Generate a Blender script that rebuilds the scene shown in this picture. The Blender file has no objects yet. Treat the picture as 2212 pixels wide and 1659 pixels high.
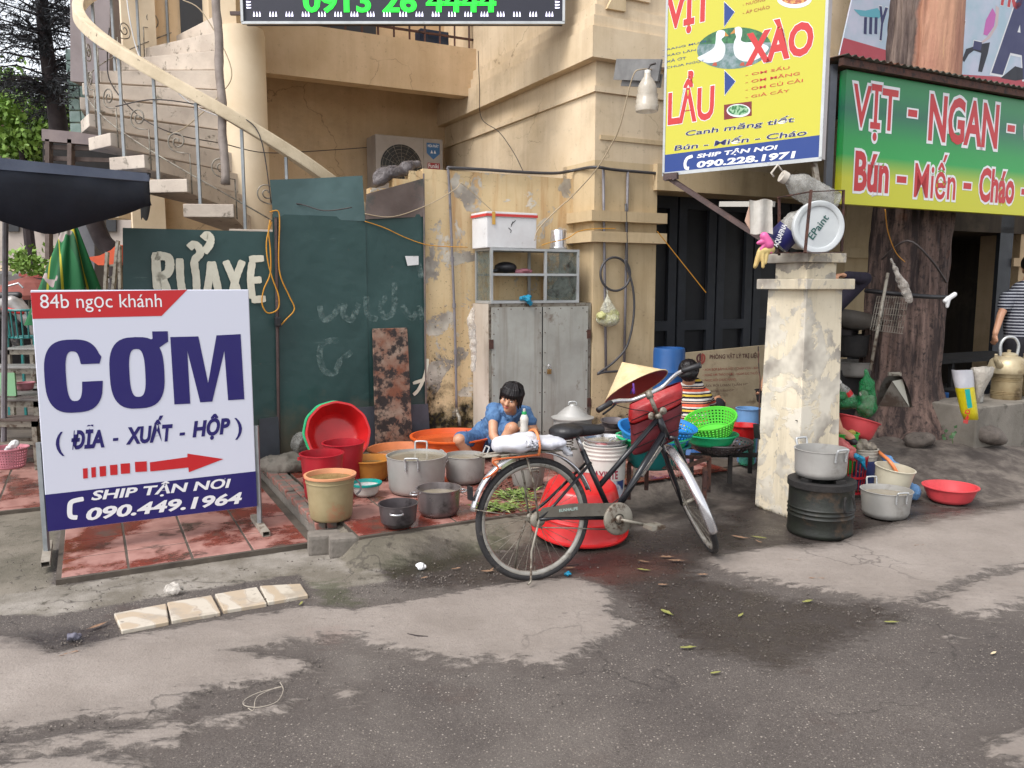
import bpy,bmesh,math,random
import numpy as np
from math import sin,cos,pi,radians,sqrt,atan2
from mathutils import Vector,Matrix,noise as mn
SC=bpy.context.scene
COL=SC.collection
random.seed(7)
# ---------------------------------------------------------------- camera, sky, sun, exposure
H,FPX,PITCH=1.55,1750.0,radians(7.0)
cam=bpy.data.cameras.new('camera');co=bpy.data.objects.new('camera',cam);COL.objects.link(co)
co.location=(0,0,H);co.rotation_euler=(radians(90)-PITCH,0,0)
cam.sensor_width=36;cam.lens=36*FPX/2212;cam.clip_start=0.05;cam.clip_end=2000
SC.camera=co
W=bpy.data.worlds.new('World');SC.world=W;W.use_nodes=True
wn=W.node_tree;wn.nodes.clear()
sky=wn.nodes.new('ShaderNodeTexSky');sky.sky_type='NISHITA';sky.sun_disc=False
sky.sun_elevation=radians(54);sky.sun_rotation=radians(226);sky.air_density=1.0;sky.dust_density=1.5;sky.ozone_density=1.0
hsv=wn.nodes.new('ShaderNodeHueSaturation');hsv.inputs['Saturation'].default_value=0.22
bg=wn.nodes.new('ShaderNodeBackground');bg.inputs[1].default_value=0.15
wo=wn.nodes.new('ShaderNodeOutputWorld')
wn.links.new(sky.outputs[0],hsv.inputs['Color']);wn.links.new(hsv.outputs[0],bg.inputs[0]);wn.links.new(bg.outputs[0],wo.inputs[0])
sun=bpy.data.lights.new('sun','SUN');sun.energy=1.45;sun.angle=radians(25);sun.color=(1.0,0.96,0.92)
so=bpy.data.objects.new('sun',sun);COL.objects.link(so)
_el,_az=radians(54),radians(226)       # overcast glow high behind the photographer, a little to the left
_dir=Vector((sin(_az)*cos(_el),cos(_az)*cos(_el),sin(_el)))
so.rotation_euler=_dir.to_track_quat('Z','Y').to_euler();so.location=(0,-5,12)
SC.view_settings.view_transform='Standard';SC.view_settings.look='None'
SC.view_settings.gamma=1.0;SC.view_settings.use_curve_mapping=False
SC.view_settings.exposure=1.14
SC.cycles.max_bounces=6;SC.cycles.transparent_max_bounces=12
# ---------------------------------------------------------------- survey: measured sight lines -> places on real planes
def ray(u,v):
 x=(u-1106)/FPX;up=(829.5-v)/FPX
 return Vector((x,cos(PITCH)+up*sin(PITCH),-sin(PITCH)+up*cos(PITCH)))
EYE=Vector((0,0,H))
def G(u,v,z=0.0):
 d=ray(u,v);return EYE+d*((z-H)/d.z)
def D(u,v,y):
 d=ray(u,v);return EYE+d*(y/d.y)
TH=radians(62.5)
B=Vector((sin(TH),cos(TH),0));A=Vector((-cos(TH),sin(TH),0));Z=Vector((0,0,1))
O=G(604,1000,.12);O.z=0
def AB(a,b,z=0.0):return O+A*a+B*b+Z*z
def inv(p):q=p-O;return q.dot(A),q.dot(B)
def onA(u,v,a):
 d=ray(u,v);t=(a+O.dot(A))/d.dot(A);p=EYE+d*t;return inv(p)[1],p.z
def onB(u,v,b):
 d=ray(u,v);t=(b+O.dot(B))/d.dot(B);p=EYE+d*t;return inv(p)[0],p.z
def cB(x,y):return 962.3+x*.3267,745.5+y*.3267
def cA(x,y):return 576+x*.2298,847+y*.2298
def cC(x,y):return 1592.6+x*.2656,779.3+y*.2656
# ---------------------------------------------------------------- colour and materials
ALB=0.84
def lin(r,g=None,b=None):
 if g is None:r,g,b=r
 f=lambda x:ALB*((x/255/12.92) if x/255<=.04045 else ((x/255+.055)/1.055)**2.4)
 return (f(r),f(g),f(b),1.0)
MATS={};
class NT:
 def __init__(s,name):
  s.m=bpy.data.materials.new(name);s.m.use_nodes=True;s.t=s.m.node_tree
  s.b=s.t.nodes['Principled BSDF'];s.tc=s.t.nodes.new('ShaderNodeTexCoord')
 def n(s,typ,**kw):
  x=s.t.nodes.new(typ)
  for k,v in kw.items():setattr(x,k,v)
  return x
 def l(s,a,b):s.t.links.new(a,b)
 def co(s,scale=(1,1,1),src='Object',rot=(0,0,0)):
  m=s.n('ShaderNodeMapping');m.inputs['Scale'].default_value=scale;m.inputs['Rotation'].default_value=rot
  s.l(s.tc.outputs[src],m.inputs[0]);return m.outputs[0]
 def noise(s,scale,detail=5,rough=.6,co=None,dist=0.0):
  x=s.n('ShaderNodeTexNoise');x.inputs['Scale'].default_value=scale;x.inputs['Detail'].default_value=detail
  x.inputs['Roughness'].default_value=rough;x.inputs['Distortion'].default_value=dist
  s.l(co if co is not None else s.tc.outputs['Object'],x.inputs['Vector']);return x.outputs['Fac']
 def ramp(s,fac,a,b,ca=(0,0,0,1),cb=(1,1,1,1),interp='LINEAR'):
  if min(a,b)<0 or max(a,b)>1:fac=s.math('DIVIDE',s.math('SUBTRACT',fac,a),b-a,True);a,b=0,1
  r=s.n('ShaderNodeValToRGB');r.color_ramp.interpolation=interp
  r.color_ramp.elements[0].position=a;r.color_ramp.elements[0].color=ca
  r.color_ramp.elements[1].position=b;r.color_ramp.elements[1].color=cb
  s.l(fac,r.inputs[0]);return r.outputs[0]
 def mix(s,fac,a,b,mode='MIX'):
  x=s.n('ShaderNodeMix',data_type='RGBA',blend_type=mode)
  for i,v in ((0,fac),(6,a),(7,b)):
   if hasattr(v,'links') or hasattr(v,'is_linked'):s.l(v,x.inputs[i])
   else:x.inputs[i].default_value=v
  return x.outputs[2]
 def math(s,op,a,b=0.0,clamp=False):
  x=s.n('ShaderNodeMath',operation=op,use_clamp=clamp)
  for i,v in ((0,a),(1,b)):
   if hasattr(v,'is_linked'):s.l(v,x.inputs[i])
   else:x.inputs[i].default_value=v
  return x.outputs[0]
 def sep(s,co=None):
  x=s.n('ShaderNodeSeparateXYZ');s.l(co if co is not None else s.tc.outputs['Object'],x.inputs[0]);return x.outputs
 def attr(s,name):
  x=s.n('ShaderNodeAttribute');x.attribute_name=name;return x.outputs['Fac']
 def bump(s,h,strength=.3,dist=.01):
  x=s.n('ShaderNodeBump');x.inputs['Strength'].default_value=strength;x.inputs['Distance'].default_value=dist
  s.l(h,x.inputs['Height'])
  if s.b.inputs['Normal'].links:
   s.l(s.b.inputs['Normal'].links[0].from_socket,x.inputs['Normal'])
  s.l(x.outputs[0],s.b.inputs['Normal'])
 def out(s,color=None,rough=None,metal=None,alpha=None):
  for nm,v in (('Base Color',color),('Roughness',rough),('Metallic',metal),('Alpha',alpha)):
   if v is None:continue
   if hasattr(v,'is_linked'):s.l(v,s.b.inputs[nm])
   else:s.b.inputs[nm].default_value=v
  return s.m
def mat(name,c,c2=None,sc=4.0,rough=.55,metal=0.0,bump=.15,bs=40.0,dirt=None,dlo=.5,dhi=.62,ds=6.0,trans=0.0,alpha=1.0,emit=None,estr=1.0,spec=.5,streak=None,lo=.35,hi=.65,sss=0):
 if name in MATS:return MATS[name]
 k=NT(name);c=lin(*c);col=c
 if c2:col=k.mix(k.ramp(k.noise(sc,6),lo,hi),c,lin(*c2))
 if dirt:
  n1=k.noise(ds,9,.68)
  col=k.mix(k.ramp(n1,dlo,dhi),col,lin(*dirt))
 if streak:
  n2=k.noise(1.0,6,.6,k.co((14,14,.9)))
  col=k.mix(k.math('MULTIPLY',k.ramp(n2,.5,.75),.7),col,lin(*streak))
 rr=rough
 if rough>.12 and not emit:
  rr=k.math('ADD',k.math('MULTIPLY',k.noise(9,4),.25),rough-.125,True)
 k.out(col,rr,metal,alpha)
 k.b.inputs['Specular IOR Level'].default_value=spec
 if sss:k.b.inputs['Subsurface Weight'].default_value=sss;k.b.inputs['Subsurface Radius'].default_value=(.012,.005,.003)
 if trans:k.b.inputs['Transmission Weight'].default_value=trans
 if emit:
  k.b.inputs['Emission Color'].default_value=lin(*emit);k.b.inputs['Emission Strength'].default_value=estr
 if bump:k.bump(k.noise(bs,5,.65),bump,.01)
 MATS[name]=k.m
 return k.m
# ---------------------------------------------------------------- mesh helpers
def basis(x,y=None):
 x=Vector(x).normalized()
 t=Vector((0,0,1)) if abs(x.z)<.95 else Vector((1,0,0))
 y=t.cross(x).normalized();return x,y,x.cross(y)
class MB:
 def __init__(s):s.v=[];s.f=[];s.m=[];s.cur=0
 def add(s,vs,fs):
  n=len(s.v);s.v+=[Vector(p) for p in vs];s.f+=[tuple(i+n for i in f) for f in fs];s.m+=[s.cur]*len(fs);return s
 def hexa(s,p):
  return s.add(p,[(0,3,2,1),(4,5,6,7),(0,1,5,4),(1,2,6,5),(2,3,7,6),(3,0,4,7)])
 def box(s,c,size,ex=(1,0,0),ey=(0,1,0),ez=(0,0,1)):
  c=Vector(c);ex=Vector(ex)*size[0]/2;ey=Vector(ey)*size[1]/2;ez=Vector(ez)*size[2]/2
  return s.hexa([c+ex*i+ey*j+ez*k for k in (-1,1) for i,j in ((-1,-1),(1,-1),(1,1),(-1,1))])
 def ab(s,a0,a1,b0,b1,z0,z1):
  return s.hexa([AB(a,b,z) for z in (z0,z1) for b,a in ((b0,a0),(b1,a0),(b1,a1),(b0,a1))])
 def bar(s,p,q,w,h=None,up=None):
  p=Vector(p);q=Vector(q);h=h or w;x=(q-p)
  L=x.length;x.normalize();t=Vector(up) if up else (Vector((0,0,1)) if abs(x.z)<.95 else Vector((1,0,0)))
  y=t.cross(x).normalized();z=x.cross(y)
  return s.box((p+q)/2,(L,w,h),x,y,z)
 def tube(s,pts,r,n=8,cap=True,closed=False):
  pts=[Vector(p) for p in pts];rs=r if isinstance(r,(list,tuple)) else [r]*len(pts)
  N=len(pts);prev=None;base=len(s.v)
  for i,p in enumerate(pts):
   if closed:t=pts[(i+1)%N]-pts[i-1]
   else:t=pts[min(i+1,N-1)]-pts[max(i-1,0)]
   t.normalize()
   if prev is None:
    _,y,z=basis(t)
   else:
    y=prev-t*prev.dot(t)
    if y.length<1e-6:_,y,z=basis(t)
    y.normalize()
   z=t.cross(y);prev=y
   for k in range(n):
    a=2*pi*k/n;s.v.append(p+y*(cos(a)*rs[i])+z*(sin(a)*rs[i]))
  fs=[]
  for i in range(N if closed else N-1):
   j=(i+1)%N
   for k in range(n):
    k2=(k+1)%n
    fs.append((base+i*n+k,base+i*n+k2,base+j*n+k2,base+j*n+k))
  if cap and not closed:
   fs.append(tuple(base+k for k in range(n))[::-1]);fs.append(tuple(base+(N-1)*n+k for k in range(n)))
  s.f+=fs;s.m+=[s.cur]*len(fs);return s
 def lathe(s,prof,n=40,c=(0,0,0),mat=None,ripple=None,close=False):
  c=Vector(c);M=mat or Matrix.Identity(3);base=len(s.v)
  for i,(r,z) in enumerate(prof):
   for k in range(n):
    a=2*pi*k/n;rr=r*(1+(ripple(a,i) if ripple else 0))
    s.v.append(c+M @ Vector((rr*cos(a),rr*sin(a),z)))
  fs=[]
  for i in range(len(prof)-1):
   for k in range(n):
    k2=(k+1)%n
    fs.append((base+i*n+k,base+i*n+k2,base+(i+1)*n+k2,base+(i+1)*n+k))
  s.f+=fs;s.m+=[s.cur]*len(fs);return s
 def build(s,name,m,parent=None,smooth=False,**kw):
  me=bpy.data.meshes.new(name)
  vs=s.v
  if parent is not None:
   iw=wm(parent).inverted();vs=[iw @ p for p in vs]
  me.from_pydata([tuple(p) for p in vs],[],s.f)
  ms=m if isinstance(m,(list,tuple)) else [m]
  for x in ms:me.materials.append(x)
  if len(ms)>1:me.polygons.foreach_set('material_index',s.m)
  if smooth:me.polygons.foreach_set('use_smooth',[True]*len(me.polygons))
  me.update()
  return link(name,me,parent,**kw)
def wm(o):
 M=o.matrix_basis.copy()
 while o.parent:o=o.parent;M=o.matrix_basis @ M
 return M
def link(name,data,parent=None,label=None,cat=None,group=None,kind=None,sharp=None):
 o=bpy.data.objects.new(name,data);COL.objects.link(o)
 if parent is not None:o.parent=parent
 for k,v in (('label',label),('category',cat),('group',group),('kind',kind)):
  if v:o[k]=v
 return o
def thing(name,loc,label,cat,group=None,rz=0.0):
 o=link(name,None,None,label,cat,group);o.location=Vector(loc);o.rotation_euler=(0,0,rz);return o
def adopt(o,par):o.parent=par;return o
def autosmooth(o,ang=35):
 me=o.data;bm=bmesh.new();bm.from_mesh(me)
 for e in bm.edges:
  if len(e.link_faces)==2 and e.calc_face_angle(0)>radians(ang):e.smooth=False
 for f in bm.faces:f.smooth=True
 bm.to_mesh(me);bm.free();return o
def bevel(o,w,seg=2,ang=30):
 me=o.data;bm=bmesh.new();bm.from_mesh(me)
 bmesh.ops.remove_doubles(bm,verts=bm.verts,dist=1e-5)
 es=[e for e in bm.edges if len(e.link_faces)==2 and e.calc_face_angle(0)>radians(ang)]
 bmesh.ops.bevel(bm,geom=es,offset=w,segments=seg,affect='EDGES',profile=.7)
 bm.to_mesh(me);bm.free();return o
def copy_tree(o,parent=None):
 c=o.copy();COL.objects.link(c);c.parent=parent
 for ch in list(o.children):copy_tree(ch,c)
 return c
def smooth_pts(pts,k=6):
 pts=[Vector(p) for p in pts];P=[pts[0]]+pts+[pts[-1]];out=[]
 for i in range(1,len(P)-2):
  for j in range(k):
   t=j/k;a,b,c,d=P[i-1:i+3]
   out.append(.5*((2*b)+(c-a)*t+(2*a-5*b+4*c-d)*t*t+(3*b-a-3*c+d)*t**3))
 return out+[pts[-1]]
# --- organic bodies: overlapping capsules and ellipsoids fused by a voxel remesh
def capsule(bm_v,bm_f,p,q,r1,r2,n=14):
 p=Vector(p);q=Vector(q);d=q-p;L=d.length
 x,y,z=basis(d if L>1e-6 else Vector((0,0,1)))
 prof=[(-r1*cos(t),r1*sin(t)) for t in np.linspace(0.12,pi/2,5)]+[(L+r2*sin(t),r2*cos(t)) for t in np.linspace(0,pi/2-.12,5)]
 b0=len(bm_v)
 for h,r in prof:
  for k in range(n):
   a=2*pi*k/n;bm_v.append(p+x*h+y*(r*cos(a))+z*(r*sin(a)))
 for i in range(len(prof)-1):
  for k in range(n):
   k2=(k+1)%n;bm_f.append((b0+i*n+k,b0+i*n+k2,b0+(i+1)*n+k2,b0+(i+1)*n+k))
 bm_f.append(tuple(b0+k for k in range(n))[::-1]);bm_f.append(tuple(b0+(len(prof)-1)*n+k for k in range(n)))
def ellipsoid(bm_v,bm_f,c,r,M=None,n=18):
 c=Vector(c);M=M or Matrix.Identity(3);b0=len(bm_v);R=10
 for i in range(R+1):
  t=pi*(.03+.94*i/R)
  for k in range(n):
   a=2*pi*k/n
   bm_v.append(c+M @ Vector((r[0]*sin(t)*cos(a),r[1]*sin(t)*sin(a),-r[2]*cos(t))))
 for i in range(R):
  for k in range(n):
   k2=(k+1)%n;bm_f.append((b0+i*n+k,b0+i*n+k2,b0+(i+1)*n+k2,b0+(i+1)*n+k))
 bm_f.append(tuple(b0+k for k in range(n))[::-1]);bm_f.append(tuple(b0+R*n+k for k in range(n)))
def blob(name,parts,m,parent,voxel=.008,sm=4,disp=None,**kw):
 vs,fs=[],[]
 for p in parts:
  if p[0]=='c':capsule(vs,fs,*p[1:])
  else:ellipsoid(vs,fs,*p[1:])
 me=bpy.data.meshes.new('tmp');me.from_pydata([tuple(v) for v in vs],[],fs);me.update()
 o=bpy.data.objects.new('tmp',me);COL.objects.link(o)
 r=o.modifiers.new('r','REMESH');r.mode='VOXEL';r.voxel_size=voxel;r.use_smooth_shade=True
 if sm:s2=o.modifiers.new('s','SMOOTH');s2.iterations=sm;s2.factor=.5
 dg=bpy.context.evaluated_depsgraph_get();dg.update()
 me2=bpy.data.meshes.new_from_object(o.evaluated_get(dg));me2.name=name
 COL.objects.unlink(o);bpy.data.objects.remove(o);bpy.data.meshes.remove(me)
 if disp:
  for v in me2.vertices:v.co=v.co+v.normal*disp(v.co)
 iw=wm(parent).inverted() if parent is not None else Matrix.Identity(4)
 me2.transform(iw);me2.materials.clear()
 for x in (m if isinstance(m,(list,tuple)) else [m]):me2.materials.append(x)
 me2.polygons.foreach_set('use_smooth',[True]*len(me2.polygons));me2.update()
 return link(name,me2,parent,**kw)
# --- flat print: frames, text, filled shapes, brush strokes
class Frame:
 def __init__(s,o,ex,ez=(0,0,1),lift=.0):s.o=Vector(o);s.ex=Vector(ex).normalized();s.ez=Vector(ez).normalized();s.n=s.ex.cross(s.ez).normalized();s.k=0
 def loc(s,u,v):
  d=ray(u,v);t=(s.o-EYE).dot(s.n)/d.dot(s.n);q=EYE+d*t-s.o;return q.dot(s.ex),q.dot(s.ez)
 def w(s,x,y,lift=0.0):return s.o+s.ex*x+s.ez*y+s.n*(lift*.55)
def text_mesh(txt,off,shear=0,spacing=1.0):
 c=bpy.data.curves.new('t','FONT');c.body=txt;c.offset=off;c.shear=shear;c.space_character=spacing;c.resolution_u=3
 o=bpy.data.objects.new('t',c);COL.objects.link(o)
 dg=bpy.context.evaluated_depsgraph_get();me=bpy.data.meshes.new_from_object(o.evaluated_get(dg))
 vs=[v.co.copy() for v in me.vertices];fs=[tuple(p.vertices) for p in me.polygons]
 COL.objects.unlink(o);bpy.data.objects.remove(o);bpy.data.curves.remove(c);bpy.data.meshes.remove(me)
 return vs,fs
def text(name,txt,m,parent,fr,box,off=0.0,shear=0.0,outline=None,lift=.003,slope=0.0,spacing=1.0):
 """box = x0, y0, x1, y1 in frame metres; slope tilts the baseline"""
 vs,fs=text_mesh(txt,off,shear,spacing)
 xs=[v.x for v in vs];ys=[v.y for v in vs];X0,X1,Y0,Y1=min(xs),max(xs),min(ys),max(ys)
 x0,y0,x1,y1=box
 def put(vs,L):
  out=[]
  for v in vs:
   x=x0+(v.x-X0)/(X1-X0)*(x1-x0);y=y0+(v.y-Y0)/(Y1-Y0)*(y1-y0)+slope*(x-x0)
   out.append(fr.w(x,y,L))
  return out
 if outline:
  vo,fo=text_mesh(txt,off+outline[1],shear,spacing);MB().add(put(vo,lift*.6),fo).build(name,outline[0],parent)
 return MB().add(put(vs,lift),fs).build(name,m,parent)
def fill(name,loops,m,parent,fr,lift=.003):
 """loops: lists of (x, y) in frame metres, holes included"""
 c=bpy.data.curves.new('s','CURVE');c.dimensions='2D';c.fill_mode='BOTH'
 for lp in loops:
  sp=c.splines.new('POLY');sp.points.add(len(lp)-1);sp.use_cyclic_u=True
  for p,q in zip(sp.points,lp):p.co=(q[0],q[1],0,1)
 o=bpy.data.objects.new('s',c);COL.objects.link(o)
 dg=bpy.context.evaluated_depsgraph_get();me=bpy.data.meshes.new_from_object(o.evaluated_get(dg))
 vs=[fr.w(v.co.x,v.co.y,lift) for v in me.vertices];fs=[tuple(p.vertices) for p in me.polygons]
 COL.objects.unlink(o);bpy.data.objects.remove(o);bpy.data.curves.remove(c);bpy.data.meshes.remove(me)
 return MB().add(vs,fs).build(name,m,parent)
def pfill(name,loops,m,parent,fr,lift=.003):
 return fill(name,[[fr.loc(*p) for p in lp] for lp in loops],m,parent,fr,lift)
def strokes(name,lines,width,m,parent,fr,lift=.002,px=True,jag=.06):
 mb=MB()
 for i,ln in enumerate(lines):
  pts=[Vector((*(fr.loc(*p) if px else p),0)) for p in ln];pts=smooth_pts(pts,8) if len(pts)>2 else [pts[0].lerp(pts[1],t/6) for t in range(7)]
  L=lift+i*.0004;N=len(pts);vs=[]
  for j,p in enumerate(pts):
   t=(pts[min(j+1,N-1)]-pts[max(j-1,0)]).normalized();nn=Vector((-t.y,t.x,0))
   w=width/2*(1+jag*random.uniform(-1,1))*(.75 if j in (0,N-1) else 1)
   vs+=[fr.w(p.x+nn.x*w,p.y+nn.y*w,L),fr.w(p.x-nn.x*w,p.y-nn.y*w,L)]
  mb.add(vs,[(2*j,2*j+1,2*j+3,2*j+2) for j in range(N-1)])
 return mb.build(name,m,parent)
# ---------------------------------------------------------------- materials
def plaster(name,c,stain,mould=0.0,peel=0.0,z0=0.12,streak=.6,grime=(120,105,85)):
 k=NT(name);base=lin(*c)
 col=k.mix(k.ramp(k.noise(1.6,8,.62),.35,.7),base,lin(c[0]*.9,c[1]*.88,c[2]*.84))
 st=k.ramp(k.noise(1.0,8,.68,k.co((7,7,.55))),.47,.7)
 col=k.mix(k.math('MULTIPLY',st,streak),col,lin(*stain))
 fine=k.ramp(k.noise(26,7,.7),.6,.72)
 col=k.mix(k.math('MULTIPLY',fine,.5),col,lin(*grime))
 vk=k.n('ShaderNodeTexVoronoi',feature='DISTANCE_TO_EDGE');vk.inputs['Scale'].default_value=.9;va=k.n('ShaderNodeVectorMath',operation='ADD');vn=k.n('ShaderNodeTexNoise');vn.inputs['Scale'].default_value=2.2;vn.inputs['Detail'].default_value=9
 k.l(k.tc.outputs['Object'],vn.inputs['Vector']);k.l(k.tc.outputs['Object'],va.inputs[0]);k.l(vn.outputs['Color'],va.inputs[1]);k.l(va.outputs[0],vk.inputs['Vector'])
 col=k.mix(k.math('MULTIPLY',k.math('MULTIPLY',k.ramp(vk.outputs['Distance'],.002,.006,(1,1,1,1),(0,0,0,1)),k.ramp(k.noise(.8,3),.52,.58)),.6),col,lin(96,80,62))
 col=k.mix(k.math('MULTIPLY',k.ramp(k.noise(.7,9,.7,k.co((1,1,1.6))),.56,.7),.35),col,lin(150,132,108))
 if peel:
  pm=k.ramp(k.noise(3.3,10,.66,dist=.4),.56-.06*peel,.585-.06*peel)
  pcol=k.mix(k.ramp(k.noise(2.1,4),.42,.6),lin(222,214,198),lin(150,142,132))
  col=k.mix(pm,col,pcol)
  k.bump(pm,.5,.004)
 if mould:
  z=k.sep()[2]
  h=k.math('ADD',k.math('MULTIPLY',k.math('SUBTRACT',z,z0),1.0/mould),k.math('MULTIPLY',k.math('SUBTRACT',k.noise(5,9,.7),.5),2.6))
  mk=k.ramp(h,.25,.75,(1,1,1,1),(0,0,0,1))
  col=k.mix(mk,col,k.mix(k.ramp(k.noise(30,6),.45,.62),lin(34,30,27),lin(82,70,38)))
  sp=k.math('MULTIPLY',k.ramp(k.noise(48,4,.6),.62,.68),k.ramp(h,.6,2.8,(1,1,1,1),(0,0,0,1)))
  col=k.mix(sp,col,lin(52,46,38))
 k.out(col,.82);k.b.inputs['Specular IOR Level'].default_value=.25
 k.bump(k.noise(70,6,.7),.18,.006);return k.m
M_PL=plaster('plaster_clean',(230,210,180),(184,160,132),streak=.45)
M_PL2=plaster('plaster_recess',(224,196,160),(184,154,120),streak=.35)
M_PLD=plaster('plaster_stained',(228,204,162),(190,138,84),mould=.8,peel=.15,streak=.9)
M_PLP=plaster('plaster_pilaster',(214,192,156),(160,138,104),mould=.3,peel=.0,streak=.5)
M_PIL=plaster('plaster_pillar',(232,220,196),(164,154,136),peel=1.45,streak=.6,mould=.05,z0=-.02)
M_GREY=mat('grey_render',(150,140,140),(132,122,122),2,.9,bump=.1)
M_CREAMW=mat('cream_wall',(230,212,184),(214,192,160),1.5,.85,bump=.1)
M_TREAD=mat('stair_concrete',(212,198,182),(184,170,156),3,.85,dirt=(120,112,100),dlo=.58,dhi=.66,ds=9,bump=.35)
M_RAIL=mat('painted_concrete',(222,204,174),(196,178,148),4,.75,dirt=(120,108,90),dlo=.63,dhi=.68,ds=14,bump=.3)
M_CONC=mat('concrete',(135,128,118),(105,99,90),3,.85,dirt=(70,66,58),dlo=.55,dhi=.68,ds=5,bump=.4,bs=60)
M_WETC=mat('wet_slope',(92,84,78),(62,56,52),4,.42,dirt=(140,130,118),dlo=.58,dhi=.66,ds=7,bump=.4,bs=60)
M_TILE=mat('red_tile',(186,124,110),(160,96,84),2.5,.5,dirt=(150,52,36),dlo=.46,dhi=.53,ds=3.4,bump=.2)
def wet_tile():
 k=NT('wet_red_tile');gp_=k.n('ShaderNodeNewGeometry').outputs['Position'];k.co0=gp_
 n=k.noise(2.1,8,.62,gp_);wet=k.ramp(n,.46,.53)
 col=k.mix(wet,k.mix(k.ramp(k.noise(9,6,.6,gp_),.4,.65),lin(172,128,118),lin(150,106,97)),k.mix(k.ramp(k.noise(6,6,.6,gp_),.4,.65),lin(128,62,50),lin(104,50,42)))
 col=k.mix(k.ramp(k.noise(4.2,9,.7,gp_),.54,.64),col,lin(92,74,66))
 k.out(col,k.mix(wet,(.55,.55,.55,1),(.14,.14,.14,1)));k.bump(k.noise(35,5),.15,.006);return k.m
M_WTILE=wet_tile()
M_JOINT=mat('tile_bed',(92,82,72),(66,58,50),6,.8,bump=.3)
M_BRICK=mat('kerb_brick',(150,96,84),(124,112,104),12,.8,dirt=(112,106,98),dlo=.48,dhi=.54,ds=9,bump=.5)
M_MORT=mat('mortar',(128,120,112),(104,98,90),10,.85,bump=.5)
M_GREEN=None
def green_sheet(name,c,c2,z0=0.1):
 k=NT(name);col=k.mix(k.ramp(k.noise(1.4,6),.38,.66),lin(*c),lin(*c2))
 sc=k.ramp(k.noise(1.0,8,.7,k.co((3,3,22),rot=(0,.3,0))),.63,.72)
 col=k.mix(k.math('MULTIPLY',sc,.25),col,lin(120,140,135))
 z=k.sep()[2]
 g=k.math('ADD',k.math('MULTIPLY',z,1.5),k.math('MULTIPLY',k.math('SUBTRACT',k.noise(4,8,.7),.5),1.2))
 col=k.mix(k.ramp(g,.25,.75,(1,1,1,1),(0,0,0,1)),col,lin(92,86,72))
 col=k.mix(k.ramp(k.noise(14,8,.75),.68,.72),col,lin(96,70,52))
 k.out(col,k.math('ADD',k.math('MULTIPLY',k.noise(6,5),.3),.32));k.bump(k.noise(2.2,3),.35,.05);k.bump(k.noise(45,5),.08,.004);return k.m
M_GREEN=green_sheet('green_sheet',(34,66,64),(44,76,74))
M_GREENL=green_sheet('green_sheet_faded',(92,120,120),(78,104,104))
M_RUSTG=mat('sheet_bare',(118,104,98),(98,84,78),3,.6,dirt=(70,78,74),dlo=.55,dhi=.66,ds=4)
M_BOARD=mat('burnt_board',(126,108,98),(70,56,50),3.2,.7,dirt=(28,22,22),dlo=.48,dhi=.6,ds=3.5,bump=.35)
M_BOARD2=mat('rusty_board',(150,128,112),(120,70,48),7,.7,dirt=(38,28,26),dlo=.47,dhi=.56,ds=11,bump=.4)
M_CAB=mat('cabinet_sheet',(178,178,170),(156,154,146),3,.5,metal=.0,dirt=(112,92,76),dlo=.6,dhi=.72,ds=5,streak=(122,108,94))
M_CABW=mat('cabinet_side',(206,196,184),(190,178,164),3,.7,dirt=(130,105,84),dlo=.6,dhi=.7,ds=7,streak=(160,140,120))
M_RUST=mat('rust',(96,58,44),(70,44,38),14,.75,dirt=(40,28,26),dlo=.5,dhi=.6,ds=20,bump=.4)
M_RUSTD=mat('brown_angle_iron',(84,64,60),(66,50,48),10,.6,dirt=(110,80,66),dlo=.6,dhi=.66,ds=18,bump=.3)
M_ALU=mat('alu_frame',(198,200,200),(176,178,178),5,.38,metal=.4,dirt=(110,106,100),dlo=.62,dhi=.7,ds=8,bump=.1)
M_ALUP=mat('alu_pot',(186,184,180),(166,163,158),3,.42,metal=.35,dirt=(112,106,98),dlo=.58,dhi=.76,ds=4,bump=.12,bs=14)
M_ALUD=mat('alu_dull',(164,160,154),(140,136,130),3,.5,metal=.3,dirt=(90,82,74),dlo=.55,dhi=.7,ds=5,bump=.12,bs=14)
M_STEEL=mat('steel_pot',(158,150,150),(130,122,122),3,.3,metal=.7,dirt=(60,54,52),dlo=.55,dhi=.7,ds=5,bump=.06)
M_STEELD=mat('dark_steel',(122,114,116),(96,90,92),3,.34,metal=.65,dirt=(36,32,32),dlo=.55,dhi=.7,ds=6,bump=.08)
M_CHROME=mat('chrome',(222,220,222),(200,198,200),6,.2,metal=.75,dirt=(120,112,104),dlo=.62,dhi=.7,ds=12,bump=.03)
M_BLACK=mat('black_plastic',(22,21,24),(30,28,32),8,.5,bump=.2,dirt=(78,72,68),dlo=.62,dhi=.72,ds=14)
M_TYRE=mat('tyre',(50,48,48),(36,34,36),18,.8,bump=.5,bs=120,dirt=(112,104,96),dlo=.55,dhi=.68,ds=16)
M_FRAME=mat('bike_frame',(26,27,32),(20,21,26),8,.33,bump=.05,dirt=(74,70,68),dlo=.6,dhi=.72,ds=18)
M_RIM=mat('rim_alloy',(172,168,160),(146,141,132),10,.45,metal=.3,dirt=(100,88,74),dlo=.56,dhi=.66,ds=20,bump=.1)
M_OLDM=mat('old_metal',(150,144,132),(120,112,100),9,.5,metal=.3,dirt=(74,56,42),dlo=.52,dhi=.62,ds=18,bump=.2)
def plastic(n,c,rough=.38,dirt=None):return mat('plastic_'+n,c,tuple(x*.9 for x in c),4,rough,bump=.05,bs=20,dirt=dirt,dlo=.56,dhi=.74,ds=7)
M_RED=plastic('red',(206,34,36),.33,(168,46,44));M_REDB=plastic('crimson',(186,32,46),.4,(140,34,40));M_CORAL=plastic('coral',(226,78,84),.42,(190,70,70))
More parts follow.
